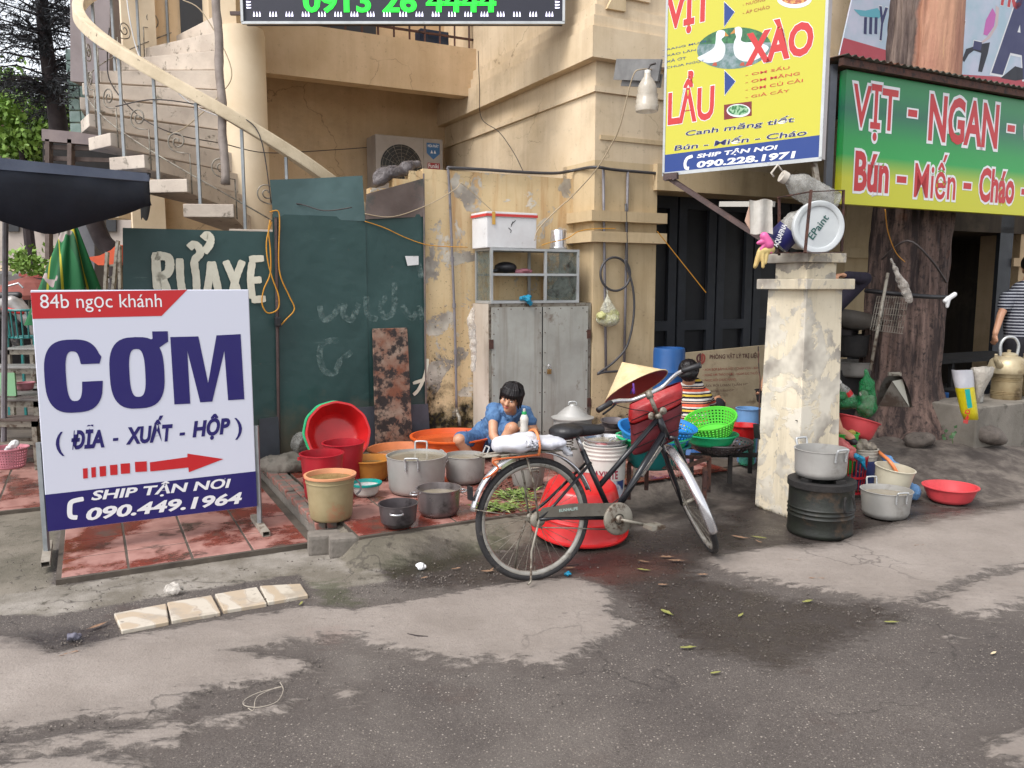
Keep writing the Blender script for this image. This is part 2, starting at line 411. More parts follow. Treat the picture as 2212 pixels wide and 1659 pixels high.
M_ORANGE=plastic('orange',(232,98,34),.42,(206,84,30));M_PEACH=plastic('peach',(236,140,84),.45,(214,120,70));M_MUST=plastic('mustard',(205,138,58),.5,(170,100,50))
M_BRINE=mat('beige_bucket',(168,152,116),(146,130,94),5,.5,dirt=(178,112,84),dlo=.54,dhi=.72,ds=5,bump=.1);M_SALM=plastic('salmon',(230,160,118),.45)
M_TEAL=plastic('teal',(14,160,150),.35);M_WHITE=plastic('white',(222,218,210),.45,(180,172,160));M_LIME=plastic('lime',(92,206,64),.4);M_MINT=plastic('mint',(42,196,128),.38)
M_BLUE=plastic('blue',(40,132,204),.4,(30,100,170));M_BLUED=plastic('blue_drum',(34,88,150),.4);M_PALEB=plastic('pale_blue',(112,156,204),.45);M_CREAM=plastic('cream',(206,198,176),.5,(170,160,138))
M_PINK=plastic('pink',(214,138,150),.5);M_TEALD=plastic('dark_teal',(18,120,118),.42);M_GRN=plastic('green',(44,176,66),.42)
M_WATER=mat('pot_water',(150,140,120),(128,118,100),5,.15,bump=.1,bs=12);M_BRINEW=mat('brine_surface',(148,128,84),(112,92,52),30,.3,bump=.5,bs=90)
M_SUDS=mat('suds',(226,226,226),(200,205,205),30,.4,bump=.5,bs=90)
def clear_plastic(name,c,alpha,rough=.25,crumple=0.0):
 k=NT(name);n=k.noise(14,6,.7)
 k.out(lin(*c),rough,0.0,k.math('ADD',k.math('MULTIPLY',k.ramp(n,.35,.7),1-alpha),alpha-.15,True))
 if crumple:k.bump(k.noise(22,4,.6,dist=1.5),crumple,.02)
 return k.m
M_CLEAR=clear_plastic('clear_bottle',(176,174,168),.45);M_BAGC=clear_plastic('clear_bag',(226,218,208),.36,.3,.9)
M_BAGG=clear_plastic('green_net',(24,120,66),.75,.35,.9);M_BAGB=clear_plastic('blue_bag',(110,165,220),.7,.3,1);M_BAGBL=clear_plastic('blue_rag',(20,150,190),.95,.3,1)
M_BAGP=clear_plastic('pink_bag',(230,120,120),.8,.3,1);M_BAGK=clear_plastic('black_bag',(52,48,52),.95,.3,1);M_BAGGR=clear_plastic('grey_bag',(98,90,90),.95,.3,1)
M_BOTG=clear_plastic('green_bottle',(70,160,120),.6)
M_GLASS=clear_plastic('cabinet_glass',(112,120,112),.2,.08)
M_FOAM=mat('foam',(228,228,228),(216,214,214),6,.8,bump=.25,bs=160,dirt=(190,186,182),dlo=.64,dhi=.7,ds=9)
M_WRAP=mat('white_wrap',(212,212,216),(190,190,198),7,.4,bump=.5,bs=12)
M_CLOTH=mat('rag_cloth',(200,196,188),(178,172,162),8,.9,bump=.5,bs=30)
M_CLOTHP=mat('rag_cloth_peach',(206,172,152),None,8,.9,bump=.4)
M_PRINTW=mat('print_white',(214,216,230),None,rough=.4,bump=.04,bs=6);M_PRINTR=mat('print_red',(196,30,36),None,rough=.4,bump=0);M_PRINTN=mat('print_navy',(30,20,100),None,rough=.4,bump=0)
M_PRINTY=mat('print_yellow',(198,192,58),None,rough=.4,bump=.03,bs=6);M_PRINTB=mat('print_blue',(14,54,128),None,rough=.4,bump=0);M_PRINTC=mat('print_coral',(196,44,44),None,rough=.4,bump=0)
M_PRINTK=mat('print_dark',(40,38,40),None,rough=.5,bump=0);M_PRINTDB=mat('print_darkblue',(22,22,88),None,rough=.4,bump=0);M_PRINTBR=mat('print_rust',(176,74,50),None,rough=.5,bump=0)
M_TEXTW=mat('text_white',(236,236,238),None,rough=.45,bump=0);M_CREAMP=mat('brush_cream',(228,224,204),(216,211,190),12,.6,bump=.3);M_SHADEW=plaster('shaded_wall',(84,72,58),(50,43,36),streak=.7)  # last one: wall colour darkened to paint in the shade under the awning
M_TUBE=mat('galvanised',(156,160,162),(136,140,142),12,.45,metal=.5,bump=.1)
M_PVC=mat('pvc_pipe',(132,128,132),(112,108,112),8,.55,dirt=(90,84,80),dlo=.58,dhi=.68,ds=9);M_HOSE=mat('hose',(74,72,74),(60,58,60),8,.5)
M_CORD=mat('yellow_cord',(214,152,40),(196,134,34),10,.6);M_WIRE=mat('wire_dark',(58,50,48),None,rough=.6,bump=0);M_WIREL=mat('wire_light',(176,158,130),None,rough=.6,bump=0)
M_BAMB=mat('bamboo',(148,136,128),(124,112,104),9,.7,bump=.3,streak=(104,92,84))
M_WOOD=mat('old_wood',(112,98,92),(86,72,66),6,.8,streak=(64,52,48),bump=.4);M_WOODR=mat('stool_wood',(124,62,40),(96,48,32),8,.6)
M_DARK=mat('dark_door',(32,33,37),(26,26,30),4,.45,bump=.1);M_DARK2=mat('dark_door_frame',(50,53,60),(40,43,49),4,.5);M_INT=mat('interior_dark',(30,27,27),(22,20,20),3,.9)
M_HAT=mat('palm_leaf_hat',(222,198,156),(204,178,134),9,.7,bump=.4,bs=80,streak=(190,156,104));M_HATIN=mat('hat_lining',(150,50,44),None,rough=.7);M_PURPLE=mat('purple_ribbon',(92,40,130),None,rough=.5)
M_REDBAG=mat('red_bag',(170,26,28),(146,20,26),5,.42,bump=.7,bs=9);M_MAROON=mat('maroon_mesh',(104,24,34),(84,20,28),5,.6,bump=.5,bs=9)
M_SKIN=mat('skin',(208,158,126),(190,136,106),7,.5,bump=.05,sss=.12);M_HAIR=mat('black_hair',(14,11,13),(26,20,22),30,.42,bump=.3,bs=70,spec=.3);M_LIP=mat('lips',(186,100,92),None,rough=.45,bump=0,sss=.1)
M_EYE=mat('eye_dark',(22,14,14),None,rough=.2,bump=0);M_EYEW=mat('eye_white',(206,196,190),None,rough=.3,bump=0)
M_DENIM=mat('denim_shirt',(96,134,176),(72,110,156),9,.85,bump=.9,bs=24,dirt=(58,92,138),dlo=.52,dhi=.66,ds=11);M_JEANS=mat('denim_shorts',(88,124,166),(62,96,140),6,.85,bump=.6,bs=30,dirt=(44,72,114),dlo=.5,dhi=.68,ds=8)
M_NAVYC=mat('navy_canvas',(28,34,48),(22,26,38),4,.75,bump=.2);M_NAVYLIT=mat('lit_canvas',(104,112,130),(84,92,112),3,.7,bump=.2)  # second is the navy canvas paled, light on the canopy top put into colour
M_LEAF=mat('leaf_green',(92,120,52),(66,98,40),5,.6,bump=.2);M_LEAFL=mat('leaf_light',(136,168,74),(110,148,56),5,.6);M_NEEDLE=mat('conifer_needles',(52,56,58),(44,44,50),3,.8);M_TWIG=mat('dark_bark',(58,48,48),(44,36,38),9,.9,bump=.5)
M_DLEAF=mat('dry_leaf',(148,116,90),(112,84,66),30,.7);M_YLEAF=mat('yellow_leaf',(150,148,84),(116,120,60),30,.6)
M_VEG=mat('cut_greens',(118,138,66),(90,116,46),20,.6,dirt=(176,176,130),dlo=.56,dhi=.62,ds=30)
M_BARREL=mat('barrel_green',(28,32,23),(18,18,16),6,.55,dirt=(66,50,34),dlo=.54,dhi=.66,ds=7,bump=.3);M_SOOT=mat('soot',(24,22,22),(36,32,30),14,.8,bump=.5)
M_ROCK=mat('rock',(112,102,94),(84,76,70),8,.85,dirt=(58,52,46),dlo=.55,dhi=.66,ds=9,bump=.7)
def bark():
 k=NT('bark');s=k.noise(1.0,9,.68,k.co((9,9,1.4)))
 low=k.mix(k.ramp(s,.42,.6),lin(50,38,36),lin(128,104,94));low=k.mix(k.ramp(k.noise(26,7,.7),.52,.66),low,lin(42,34,32))
 low=k.mix(k.ramp(k.noise(1.6,7,.62),.6,.68),low,lin(122,78,58))
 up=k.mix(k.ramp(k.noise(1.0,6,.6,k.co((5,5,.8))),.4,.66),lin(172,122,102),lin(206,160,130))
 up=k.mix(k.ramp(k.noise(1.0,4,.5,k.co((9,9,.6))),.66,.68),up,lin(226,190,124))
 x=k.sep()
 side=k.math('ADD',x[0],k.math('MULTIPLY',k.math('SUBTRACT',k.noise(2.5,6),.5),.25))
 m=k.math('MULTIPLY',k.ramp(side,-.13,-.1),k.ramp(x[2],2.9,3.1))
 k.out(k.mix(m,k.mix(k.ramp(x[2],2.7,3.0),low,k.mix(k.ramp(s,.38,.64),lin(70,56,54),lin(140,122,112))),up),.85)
 k.bump(s,.9,.03);k.bump(k.noise(30,6),.4,.01);return k.m
M_BARK=bark()
def vgrad(name,stops):
 k=NT(name);g=k.n('ShaderNodeValToRGB');e=g.color_ramp.elements
 for i,(p,c) in enumerate(stops):
  x=e[i] if i<2 else e.new(p);x.position=p;x.color=lin(*c)
 k.l(k.sep(k.tc.outputs['Generated'])[2],g.inputs[0]);k.out(g.outputs[0],.35);k.bump(k.noise(5,3),.05,.02);return k.m
M_GRAD=vgrad('print_green_yellow',[(0.0,(202,200,20)),(.2,(202,200,20)),(.38,(8,158,64)),(.5,(0,150,62)),(.72,(2,100,72)),(.9,(4,130,66)),(1.0,(4,134,66))])
def stripes(name,cols,period,z0=0,axis=2):
 k=NT(name);z=k.sep()[axis]
 f=k.math('FRACT',k.math('DIVIDE',k.math('ADD',z,10.0),period));g=k.n('ShaderNodeValToRGB');g.color_ramp.interpolation='CONSTANT';e=g.color_ramp.elements
 for i,(p,c) in enumerate(cols):
  x=e[i] if i<2 else e.new(p);x.position=p;x.color=lin(*c)
 k.l(f,g.inputs[0]);k.out(g.outputs[0],.85);k.bump(k.noise(18,5),.5,.01);return k.m
DKN=(34,24,40)
M_STRIPE=stripes('striped_knit',[(0,(222,216,208)),(.14,DKN),(.27,(222,190,70)),(.40,DKN),(.5,(218,214,206)),(.60,(214,92,60)),(.78,DKN),(.86,(224,180,150)),(.92,DKN)],.125)
M_STRIPE2=stripes('navy_stripes',[(0,(30,32,48)),(.62,(170,172,180))],.028)
def led():
 k=NT('led_panel');v=k.n('ShaderNodeTexVoronoi');v.inputs['Scale'].default_value=110;v.inputs['Randomness'].default_value=0
 k.l(k.tc.outputs['Object'],v.inputs['Vector']);k.out(k.mix(k.ramp(v.outputs['Distance'],.15,.35),lin(46,48,70),lin(22,22,38)),.5);return k.m
M_LED=led()
M_LEDG=mat('led_green',(20,210,40),None,rough=.5,bump=0,emit=(30,235,60),estr=.75);M_LEDW=mat('led_white',(220,220,240),None,rough=.5,bump=0,emit=(225,220,255),estr=1.1)
# ---------------------------------------------------------------- ground
def sdf(P,poly):
 P=P.reshape(-1,2);d=np.full(len(P),1e9);ins=np.zeros(len(P),bool);n=len(poly)
 for i in range(n):
  a=np.array(poly[i]);b=np.array(poly[(i+1)%n]);e=b-a;w=P-a
  t=np.clip((w @ e)/(e @ e),0,1);d=np.minimum(d,((w-t[:,None]*e)**2).sum(1))
  c1=(a[1]<=P[:,1]) & (b[1]>P[:,1]);c2=(b[1]<=P[:,1]) & (a[1]>P[:,1]);cr=e[0]*w[:,1]-e[1]*w[:,0]
  ins ^= (c1 & (cr>0)) | (c2 & (cr<0))
 return np.where(ins,1,-1)*np.sqrt(d)
def gp(pts,ox,oy,s):return [tuple(G(ox+x*s,oy+y*s)[:2]) for x,y in pts]
c5=(0,1152,.3983);c6=(813,1152,.337);c7=(1491,1152,.326)
CR=[gp([(-300,1120),(0,1070),(100,1080),(330,1040),(480,990),(560,985),(680,1025),(850,990),(1000,950),(1060,880),(1200,830),(1500,800),(1720,740),(1660,690),(1300,640),(1500,600),(1880,560),(2300,520),(2212,430),(1780,400),(1680,390),(640,560),(300,650),(150,560),(-300,540)],*c5),
  gp([(-120,480),(180,440),(400,400),(750,330),(950,310),(1120,290),(1290,285),(1450,330),(1520,420),(1500,520),(1640,570),(1560,640),(1380,720),(1200,840),(1080,850),(900,820),(700,800),(480,840),(300,780),(100,740),(-100,700)],*c6),
  gp([(50,170),(300,130),(640,70),(1000,60),(1060,-20),(1300,-60),(1500,-120),(2212,-200),(3500,-300),(3500,200),(2212,220),(2000,250),(1790,330),(1640,400),(1480,460),(1270,450),(1000,400),(830,370),(600,330),(300,280),(200,240)],*c7),
  gp([(1500,480),(1640,430),(1800,360),(1950,290),(2212,240),(3400,230),(3400,440),(2212,460),(2090,500),(1980,550),(1800,540),(1640,500)],*c7),
  gp([(-200,1150),(100,1140),(400,1080),(700,1060),(1000,1000),(1040,1050),(960,1150),(700,1180),(400,1150),(200,1200),(-200,1225)],*c5),
  gp([(-300,1250),(0,1240),(300,1200),(700,1200),(780,1260),(700,1500),(-300,1500)],*c5),
  gp([(1070,1040),(1100,995),(1300,970),(1600,900),(1570,935),(1300,1020),(1060,1055)],*c5),
  gp([(1830,870),(1880,840),(1950,850),(1940,900),(1850,905)],*c5),
  gp([(2400,1250),(2020,1350),(1950,1430),(2100,1520),(2500,1600)],*c7),gp([(1640,670),(1700,660),(1800,690),(1720,700)],*c7)]
STRIP=[gp([(-300,440),(150,430),(240,440),(620,380),(1000,310),(1320,260),(1620,210),(1700,290),(1850,290),(2100,250),(2000,120),(1660,80),(1050,160),(380,275),(120,280),(-300,400)],*c5)]
WET=[[G(*p)[:2] for p in [(820,1235),(930,1180),(1060,1190),(1180,1150),(1400,1140),(1620,1120),(1700,1160),(1640,1180),(1540,1200),(1500,1240),(1700,1290),(1900,1300),(1960,1330),(1700,1450),(1500,1400),(1420,1350),(1330,1270),(1200,1225),(1060,1262),(880,1275)]],
  gp([(0,600),(120,540),(350,500),(600,480),(640,560),(500,620),(250,630)],*c5),[G(*p)[:2] for p in [(1560,1110),(1700,1000),(1900,1060),(2050,1090),(2212,1080),(2212,1100),(1960,1140),(1760,1190),(1600,1180)]]]
MOSS=[[G(*p)[:2] for p in [(830,1215),(960,1200),(1080,1165),(1110,1180),(960,1232),(840,1250)]],gp([(1680,260),(1850,250),(2000,400),(1750,390)],*c5)]
RUSTY=[[G(*p)[:2] for p in [(1300,1185),(1480,1195),(1460,1240),(1290,1262),(1240,1240)]],gp([(1700,540),(1800,515),(1880,550),(1800,590)],*c5)]
TREE=Vector((3.55,7.42,0))
def sst(x,a,b):t=np.clip((x-a)/(b-a),0,1);return t*t*(3-2*t)
def height(x,y):
 a=(x-O.x)*A.x+(y-O.y)*A.y;b=(x-O.x)*B.x+(y-O.y)*B.y
 af=-2.15+.42*sst(b,1.35,1.9);a2=a-af
 ap=sst(a2,-.30,-.04)*sst(b,-.12,.02)*.108
 ap=ap*(1-sst(a2,.0,.05)*sst(b,.0,.1)*(1-sst(b,3.1,3.4))*.9)
 r=np.sqrt((x-TREE.x)**2+(y-TREE.y)**2)
 md=.22*(1-sst(r,.55,1.75))
 return np.maximum(ap,0)*(1-sst(b,3.8,5.0))+md*sst(b,3.2,4.2)
def make_ground():
 xs=np.concatenate([np.array([-400,-150,-60,-30,-18,-12,-9,-7,-5.5]),np.arange(-4.5,6.0,.03),np.array([6.5,7.5,9,12,18,30,60,150,400])])
 ys=np.concatenate([np.array([-60,-20,-8,-3,0,1.2]),np.arange(2.0,8.6,.03),np.array([9,10,12,15,20,30,60,150,400])])
 X,Y=np.meshgrid(xs,ys);hz=height(X,Y)
 rough=np.zeros_like(X)
 P=np.stack([X.ravel(),Y.ravel()],1)
 cr=np.max([sdf(P,p) for p in CR],0);st=np.max([sdf(P,p) for p in STRIP],0);we=np.max([sdf(P,p) for p in WET],0);mo=np.max([sdf(P,p) for p in MOSS],0);ru=np.max([sdf(P,p) for p in RUSTY],0)
 a=(P[:,0]-O.x)*A.x+(P[:,1]-O.y)*A.y;b=(P[:,0]-O.x)*B.x+(P[:,1]-O.y)*B.y
 cc=np.maximum(np.minimum(a+1.9,-b-1.55),-9) ;cc=np.maximum(cc,np.minimum(np.minimum(a+2.42,3.3-b),b+.12));r=np.hypot(P[:,0]-TREE.x,P[:,1]-TREE.y);cc=np.maximum(cc,1.75-r)
 cc=np.maximum(cc,np.minimum(a+1.2,b-3.4))
 hz=hz.ravel()+np.clip(cr*3,-.02,.02)*.35+np.clip(st*4,0,1)*.008
 nx,ny=len(xs),len(ys)
 vs=np.stack([P[:,0],P[:,1],hz],1)
 i=np.arange((nx-1)*(ny-1));r0=i // (nx-1)*nx+i%(nx-1)
 fs=np.stack([r0,r0+1,r0+nx+1,r0+nx],1)
 me=bpy.data.meshes.new('ground');me.vertices.add(len(vs));me.vertices.foreach_set('co',vs.ravel().astype(np.float32))
 me.loops.add(len(fs)*4);me.polygons.add(len(fs));me.loops.foreach_set('vertex_index',fs.ravel().astype(np.int32))
 me.polygons.foreach_set('loop_start',(np.arange(len(fs))*4).astype(np.int32))
 me.update(calc_edges=True);me.polygons.foreach_set('use_smooth',[True]*len(fs))
 for nm,arr in (('crust',cr),('strip',st),('wet',we),('moss',mo),('rusty',ru),('conc',cc)):
  at=me.attributes.new(nm,'FLOAT','POINT');at.data.foreach_set('value',np.clip(arr,-2,2).astype(np.float32))
 k=NT('ground');n=k.noise(3.2,12,.68);nf=k.math('SUBTRACT',n,.5);n2=k.math('SUBTRACT',k.noise(17,10,.72),.5)
 st_co=k.co((2.2,6,1),rot=(0,0,-.45));n3=k.math('SUBTRACT',k.noise(4.0,9,.7,st_co),.5)
 def msk(att,lo,hi,a1=.35,a2=.16):
  s=k.math('ADD',k.attr(att),k.math('ADD',k.math('MULTIPLY',n3,a1),k.math('MULTIPLY',n2,a2)))
  return k.ramp(s,lo,hi)
 v=k.n('ShaderNodeTexVoronoi');v.inputs['Scale'].default_value=75;k.l(k.tc.outputs['Object'],v.inputs['Vector'])
 v2=k.n('ShaderNodeTexVoronoi');v2.inputs['Scale'].default_value=170;k.l(k.tc.outputs['Object'],v2.inputs['Vector'])
 asp=k.mix(k.ramp(k.noise(1.1,8,.6),.35,.68),lin(85,78,74),lin(111,103,97))
 asp=k.mix(k.ramp(k.noise(2.3,6,.6),.6,.75),asp,lin(78,62,56))
 asp=k.mix(k.ramp(k.noise(210,3),.35,.7),asp,lin(62,55,52))
 asp=k.mix(k.math('MULTIPLY',k.ramp(k.noise(.55,9,.62,dist=.6),.5,.66),.45),asp,lin(140,132,124))
 sel=k.ramp(k.sep(v.outputs['Color'])[0],.68,.72);sz=k.ramp(v.outputs['Distance'],.2,.3,(1,1,1,1),(0,0,0,1))
 asp=k.mix(k.math('MULTIPLY',k.math('MULTIPLY',sel,sz),.85),asp,k.mix(k.sep(v.outputs['Color'])[1],lin(172,162,152),lin(128,118,108)))
 sel2=k.ramp(k.sep(v2.outputs['Color'])[0],.7,.75);sz2=k.ramp(v2.outputs['Distance'],.22,.34,(1,1,1,1),(0,0,0,1))
 asp=k.mix(k.math('MULTIPLY',k.math('MULTIPLY',sel2,sz2),.6),asp,lin(156,146,136))
 cr_c=k.mix(k.ramp(k.noise(1.9,8,.6),.35,.65),lin(154,144,136),lin(134,124,116))
 cr_c=k.mix(k.math('MULTIPLY',k.ramp(k.noise(60,6,.7),.5,.72),.5),cr_c,lin(122,112,104))
 cr_c=k.mix(k.ramp(k.noise(24,8,.72,k.co((1,2.2,1),rot=(0,0,-.4))),.63,.66),cr_c,lin(108,99,92))
 m1=k.math('ADD',k.math('MULTIPLY',msk('crust',-.02,.03),.72),k.math('MULTIPLY',msk('crust',-.14,.16,.5,.1),.28))
 col=k.mix(m1,asp,cr_c)
 # broken dark lip round the crust
 edge=k.math('MULTIPLY',k.ramp(msk('crust',-.12,-.02),0,.6),k.math('SUBTRACT',1.0,m1))
 col=k.mix(k.math('MULTIPLY',edge,.45),col,lin(72,64,60))
 cst=k.mix(k.ramp(k.noise(2.7,9,.66),.4,.6),lin(150,143,134),lin(112,105,94))
 cst=k.mix(k.ramp(k.noise(9,9,.7),.58,.64),cst,lin(86,80,70))
 col=k.mix(msk('strip',-.02,.01,.12,.08),col,cst)
 cn=k.mix(k.ramp(k.noise(2.2,10,.66),.38,.62),lin(128,120,108),lin(98,92,80));cn=k.mix(k.ramp(k.noise(12,8,.7),.56,.66),cn,lin(70,64,56))
 cm=k.ramp(k.math('ADD',k.attr('conc'),k.math('MULTIPLY',n2,.08)),-.01,.02)
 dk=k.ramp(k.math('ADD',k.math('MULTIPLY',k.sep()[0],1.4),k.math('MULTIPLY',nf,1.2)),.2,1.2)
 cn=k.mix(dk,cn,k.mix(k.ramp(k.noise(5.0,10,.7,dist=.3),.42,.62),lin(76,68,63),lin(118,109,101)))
 col=k.mix(cm,col,cn)
 col=k.mix(k.math('MULTIPLY',msk('moss',-.02,.06),.7),col,lin(66,68,46))
 wm_=msk('wet',-.05,.08)
 col=k.mix(wm_,col,k.mix(.62,col,lin(38,30,28)))
 col=k.mix(k.math('MULTIPLY',msk('rusty',-.06,.14,.35,.15),.3),col,lin(112,62,50))
 # fine cracks
 vc=k.n('ShaderNodeTexVoronoi',feature='DISTANCE_TO_EDGE');vc.inputs['Scale'].default_value=.8
 wv=k.n('ShaderNodeVectorMath',operation='ADD');nz=k.n('ShaderNodeTexNoise');nz.inputs['Scale'].default_value=2.5;nz.inputs['Detail'].default_value=8
 k.l(k.tc.outputs['Object'],nz.inputs['Vector']);k.l(k.tc.outputs['Object'],wv.inputs[0]);k.l(nz.outputs['Color'],wv.inputs[1]);k.l(wv.outputs[0],vc.inputs['Vector'])
 ck=k.math('MULTIPLY',k.ramp(vc.outputs['Distance'],.003,.009,(1,1,1,1),(0,0,0,1)),k.ramp(k.noise(.9,3),.48,.56))
 col=k.mix(k.math('MULTIPLY',ck,.5),col,lin(40,35,33))
 rg=k.mix(wm_,(.85,.85,.85,1),k.mix(k.ramp(k.noise(7,6),.42,.6),(.22,.22,.22,1),(.5,.5,.5,1)))
 k.out(col,rg);k.b.inputs['Specular IOR Level'].default_value=.4
 k.bump(k.noise(120,6,.7),.55,.006);k.bump(v.outputs['Distance'],.25,.004);k.bump(n,.5,.03);k.bump(m1,.8,.006);k.bump(ck,-.6,.01)
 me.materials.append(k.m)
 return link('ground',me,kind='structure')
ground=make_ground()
def gz(x,y):return float(height(np.array([x]),np.array([y]))[0])
def GH(u,v):
 z=0.0
 for _ in range(8):p=G(u,v,z);z=gz(p.x,p.y)
 return G(u,v,z)
def tile_field(parent,name,a0,b0,na,nb,s,z,m,skip=None,jit=.0015):
 me=MB();g=.006
 me.hexa([Vector((x,y,w)) for w in (-.012,0) for x,y in ((-s/2+g,-s/2+g),(s/2-g,-s/2+g),(s/2-g,s/2-g),(-s/2+g,s/2-g))])
 base=me.build(name,m,parent);bevel(base,.003,1);first=True
 for i in range(na):
  for j in range(nb):
   a=a0+(i+.5)*s;b=b0+(j+.5)*s
   if skip and skip(a,b):continue
   o=base if first else base.copy()
   if not first:COL.objects.link(o);o.parent=parent
   first=False
   o.location=wm(parent).inverted() @ AB(a,b,z+random.uniform(-jit,jit));o.rotation_euler=(random.uniform(-.004,.004),random.uniform(-.004,.004),pi/2-TH+random.choice([0,pi/2,pi])+random.uniform(-.004,.004))
pad=MB().ab(-1.86,-.02,-1.53,-.16,-.05,.0225).build('paving_bed',M_JOINT,kind='structure')
tile_field(pad,'tile',-1.84,-1.51,6,4,.326,.026,M_WTILE)
court=MB().ab(-.2,6,-5.6,-1.62,-.05,.0185).build('courtyard_paving',M_JOINT,kind='structure')
tile_field(court,'tile',-.18,-4.55,8,9,.326,.022,M_WTILE)
plat=MB().ab(-2.17,-1.75,.0,1.63,-.05,.1145).ab(-1.75,.0,.0,3.30,-.05,.1145).build('platform_paving',M_JOINT,kind='structure')
tile_field(plat,'tile',-2.15,.0,7,10,.308,.118,M_WTILE,skip=lambda a,b:a<-1.75 and b>1.6)
# brick kerb along the left of the platform
kb=thing('brick_kerb',AB(-.8,-.09,0),'low kerb of grey mortared bricks edging the wet red platform behind the rice sign','kerb')
MB().ab(-1.80,.35,-.155,-.02,-.03,.075).build('mortar_bed',M_MORT,kb)
bm_=MB().box((0,0,0),(.065,.20,.05)).build('brick',M_BRICK);bm_.parent=kb;bevel(bm_,.006,1);fst=True
for i in range(10):
 for j in (0,1):
  o=bm_ if fst else bm_.copy()
  if not fst:COL.objects.link(o);o.parent=kb
  fst=False
  o.location=wm(kb).inverted() @ AB(-1.69+i*.212,-.122+j*.068,.098+random.uniform(-.004,.004));o.rotation_euler=(random.uniform(-.03,.03),0,TH and (pi/2-TH)+random.uniform(-.03,.03))
for k_,(u,v,r,L) in enumerate([(700,1172,.5,.3),(742,1178,-.95,.27)]):
 p=G(u,v,.05);o=MB().box((0,0,0),(L*.62,.13,.12)).build('kerb_block',M_MORT);bevel(o,.018,2)
 o.location=p;o.rotation_euler=(0,.03,(.3 if k_==0 else 0.28));o['label']=['broken grey kerb brick lying at the near end of the brick kerb','grey concrete kerb block with a worn edge, at the corner of the red platform'][k_];o['category']='block'
# patterned ceramic pieces let into the street edge
cs=[(245,1330,360,1308,366,1348,262,1368),(360,1306,458,1290,478,1328,370,1346),(463,1288,556,1272,578,1308,482,1324),(560,1270,650,1265,667,1290,578,1306)]
def cer_mat():
 k=NT('patterned_ceramic');w=k.n('ShaderNodeTexWave',wave_type='RINGS',rings_direction='Z');w.inputs['Scale'].default_value=2.3;w.inputs['Distortion'].default_value=5.0;w.inputs['Detail Scale'].default_value=2.2
 gp=k.n('ShaderNodeNewGeometry').outputs['Position'];mp=k.n('ShaderNodeMapping');k.l(gp,mp.inputs[0]);mp.inputs['Location'].default_value=(1.75,-3.5,0);k.l(mp.outputs[0],w.inputs['Vector'])
 col=k.mix(k.ramp(w.outputs['Fac'],.35,.5),lin(186,168,144),lin(200,190,174));ln=k.ramp(w.outputs['Fac'],.46,.5);ln2=k.ramp(w.outputs['Fac'],.52,.58,(1,1,1,1),(0,0,0,1));col=k.mix(k.math('MULTIPLY',k.math('MULTIPLY',ln,ln2),.6),col,lin(150,128,108));col=k.mix(k.ramp(k.noise(7,9,.7,gp),.5,.64),col,lin(168,156,140));col=k.mix(k.ramp(k.noise(24,6,.7,gp),.62,.7),col,lin(120,110,100))
 k.out(col,.4);k.bump(k.noise(40,4),.1,.004);return k.m
M_CER=cer_mat();lb=['leftmost','second from the left','third from the left','plain worn rightmost']
for i,q in enumerate(cs):
 P4=[G(q[2*j],q[2*j+1]) for j in range(4)];c0=sum(P4,Vector())/4
 P4=[p+(c0-p)*.02 for p in P4]
 o=MB().hexa([Vector((p.x,p.y,z)) for z in (-.01,.013) for p in (P4[3],P4[2],P4[1],P4[0])])
 o=o.build('ceramic_tile',M_CER,None);bevel(o,.004,1);off=P4[3].lerp(P4[2],.5)+Vector((0,-.05,0))
 o.data.transform(Matrix.Translation(-Vector((off.x,off.y,0))));o.location=Vector((off.x,off.y,.0))
 o['label']='cream patterned ceramic tile in the street edge, %s of four'%lb[i];o['category']='tile';o['group']='row of ceramic tiles in the street edge'
# ---------------------------------------------------------------- the house
aF=-.33
bC=onA(1283,500,aF)[0]
aR=onB(961,281,bC)[0];aBm=onB(1029,210,bC)[0]
zf=lambda v:onA(1281,v,aF)[1]
bu=lambda u,v=500,a=aF:onA(u,v,a)[0]
house=thing('house',AB(aF,bC,0),'cream plastered corner house with moulded cornices, pilasters and a balcony behind the pots','building')
zc,zl,zL=zf(130),zf(185),onA(1420,385,aF)[1]
bP=bu(1418);bQ=bu(1828);bR=bu(1905);bS=bu(2098);bT=bu(2162)
m=MB()
m.ab(aF-.10,9,bC-.10,14,zc,zc+.26);m.ab(aF-.07,9,bC-.07,14,zc+.26,zc+.36);m.ab(aF-.04,9,bC-.04,14,zc+.36,zc+.46)
m.build('cornice',M_PL,house)
m=MB().ab(aF,9,bC,14,zc+.46,7.5);m.build('upper_wall',M_PL,house)
m=MB().ab(aF,9,bC,14,zL+.12,zc);m.build('wall',M_PL,house)
MB().ab(aF-.015,aF+.001,bC+.1,bP+8,zf(298),zf(298)+.0).build  # noqa
MB().ab(aF-.025,3.4,bC-.025,14,zl-.05,zl).build('moulding',M_PL,house)
MB().ab(aF-.012,aF+.01,bC+.05,12,zf(300),zf(290)).build('wall_groove',M_PLP,house)
# raised panel with a wedge ornament over the cornice
q0=bu(1315,60);q1=bu(1400,60)
MB().ab(aF-.03,aF+.01,q0,q1,zc+.56,7.4).build('raised_panel',M_PL,house)
bq=[AB(aF-.03,bu(1302+i,v),onA(1302+i,v,aF)[1]) for i,v in ((0,23),(40,30),(42,-60))]
MB().add(bq+[p-A*.04 for p in bq],[(0,1,2),(3,5,4),(0,3,4,1),(1,4,5,2),(2,5,3,0)]).build('wedge_ornament',M_PLP,house)
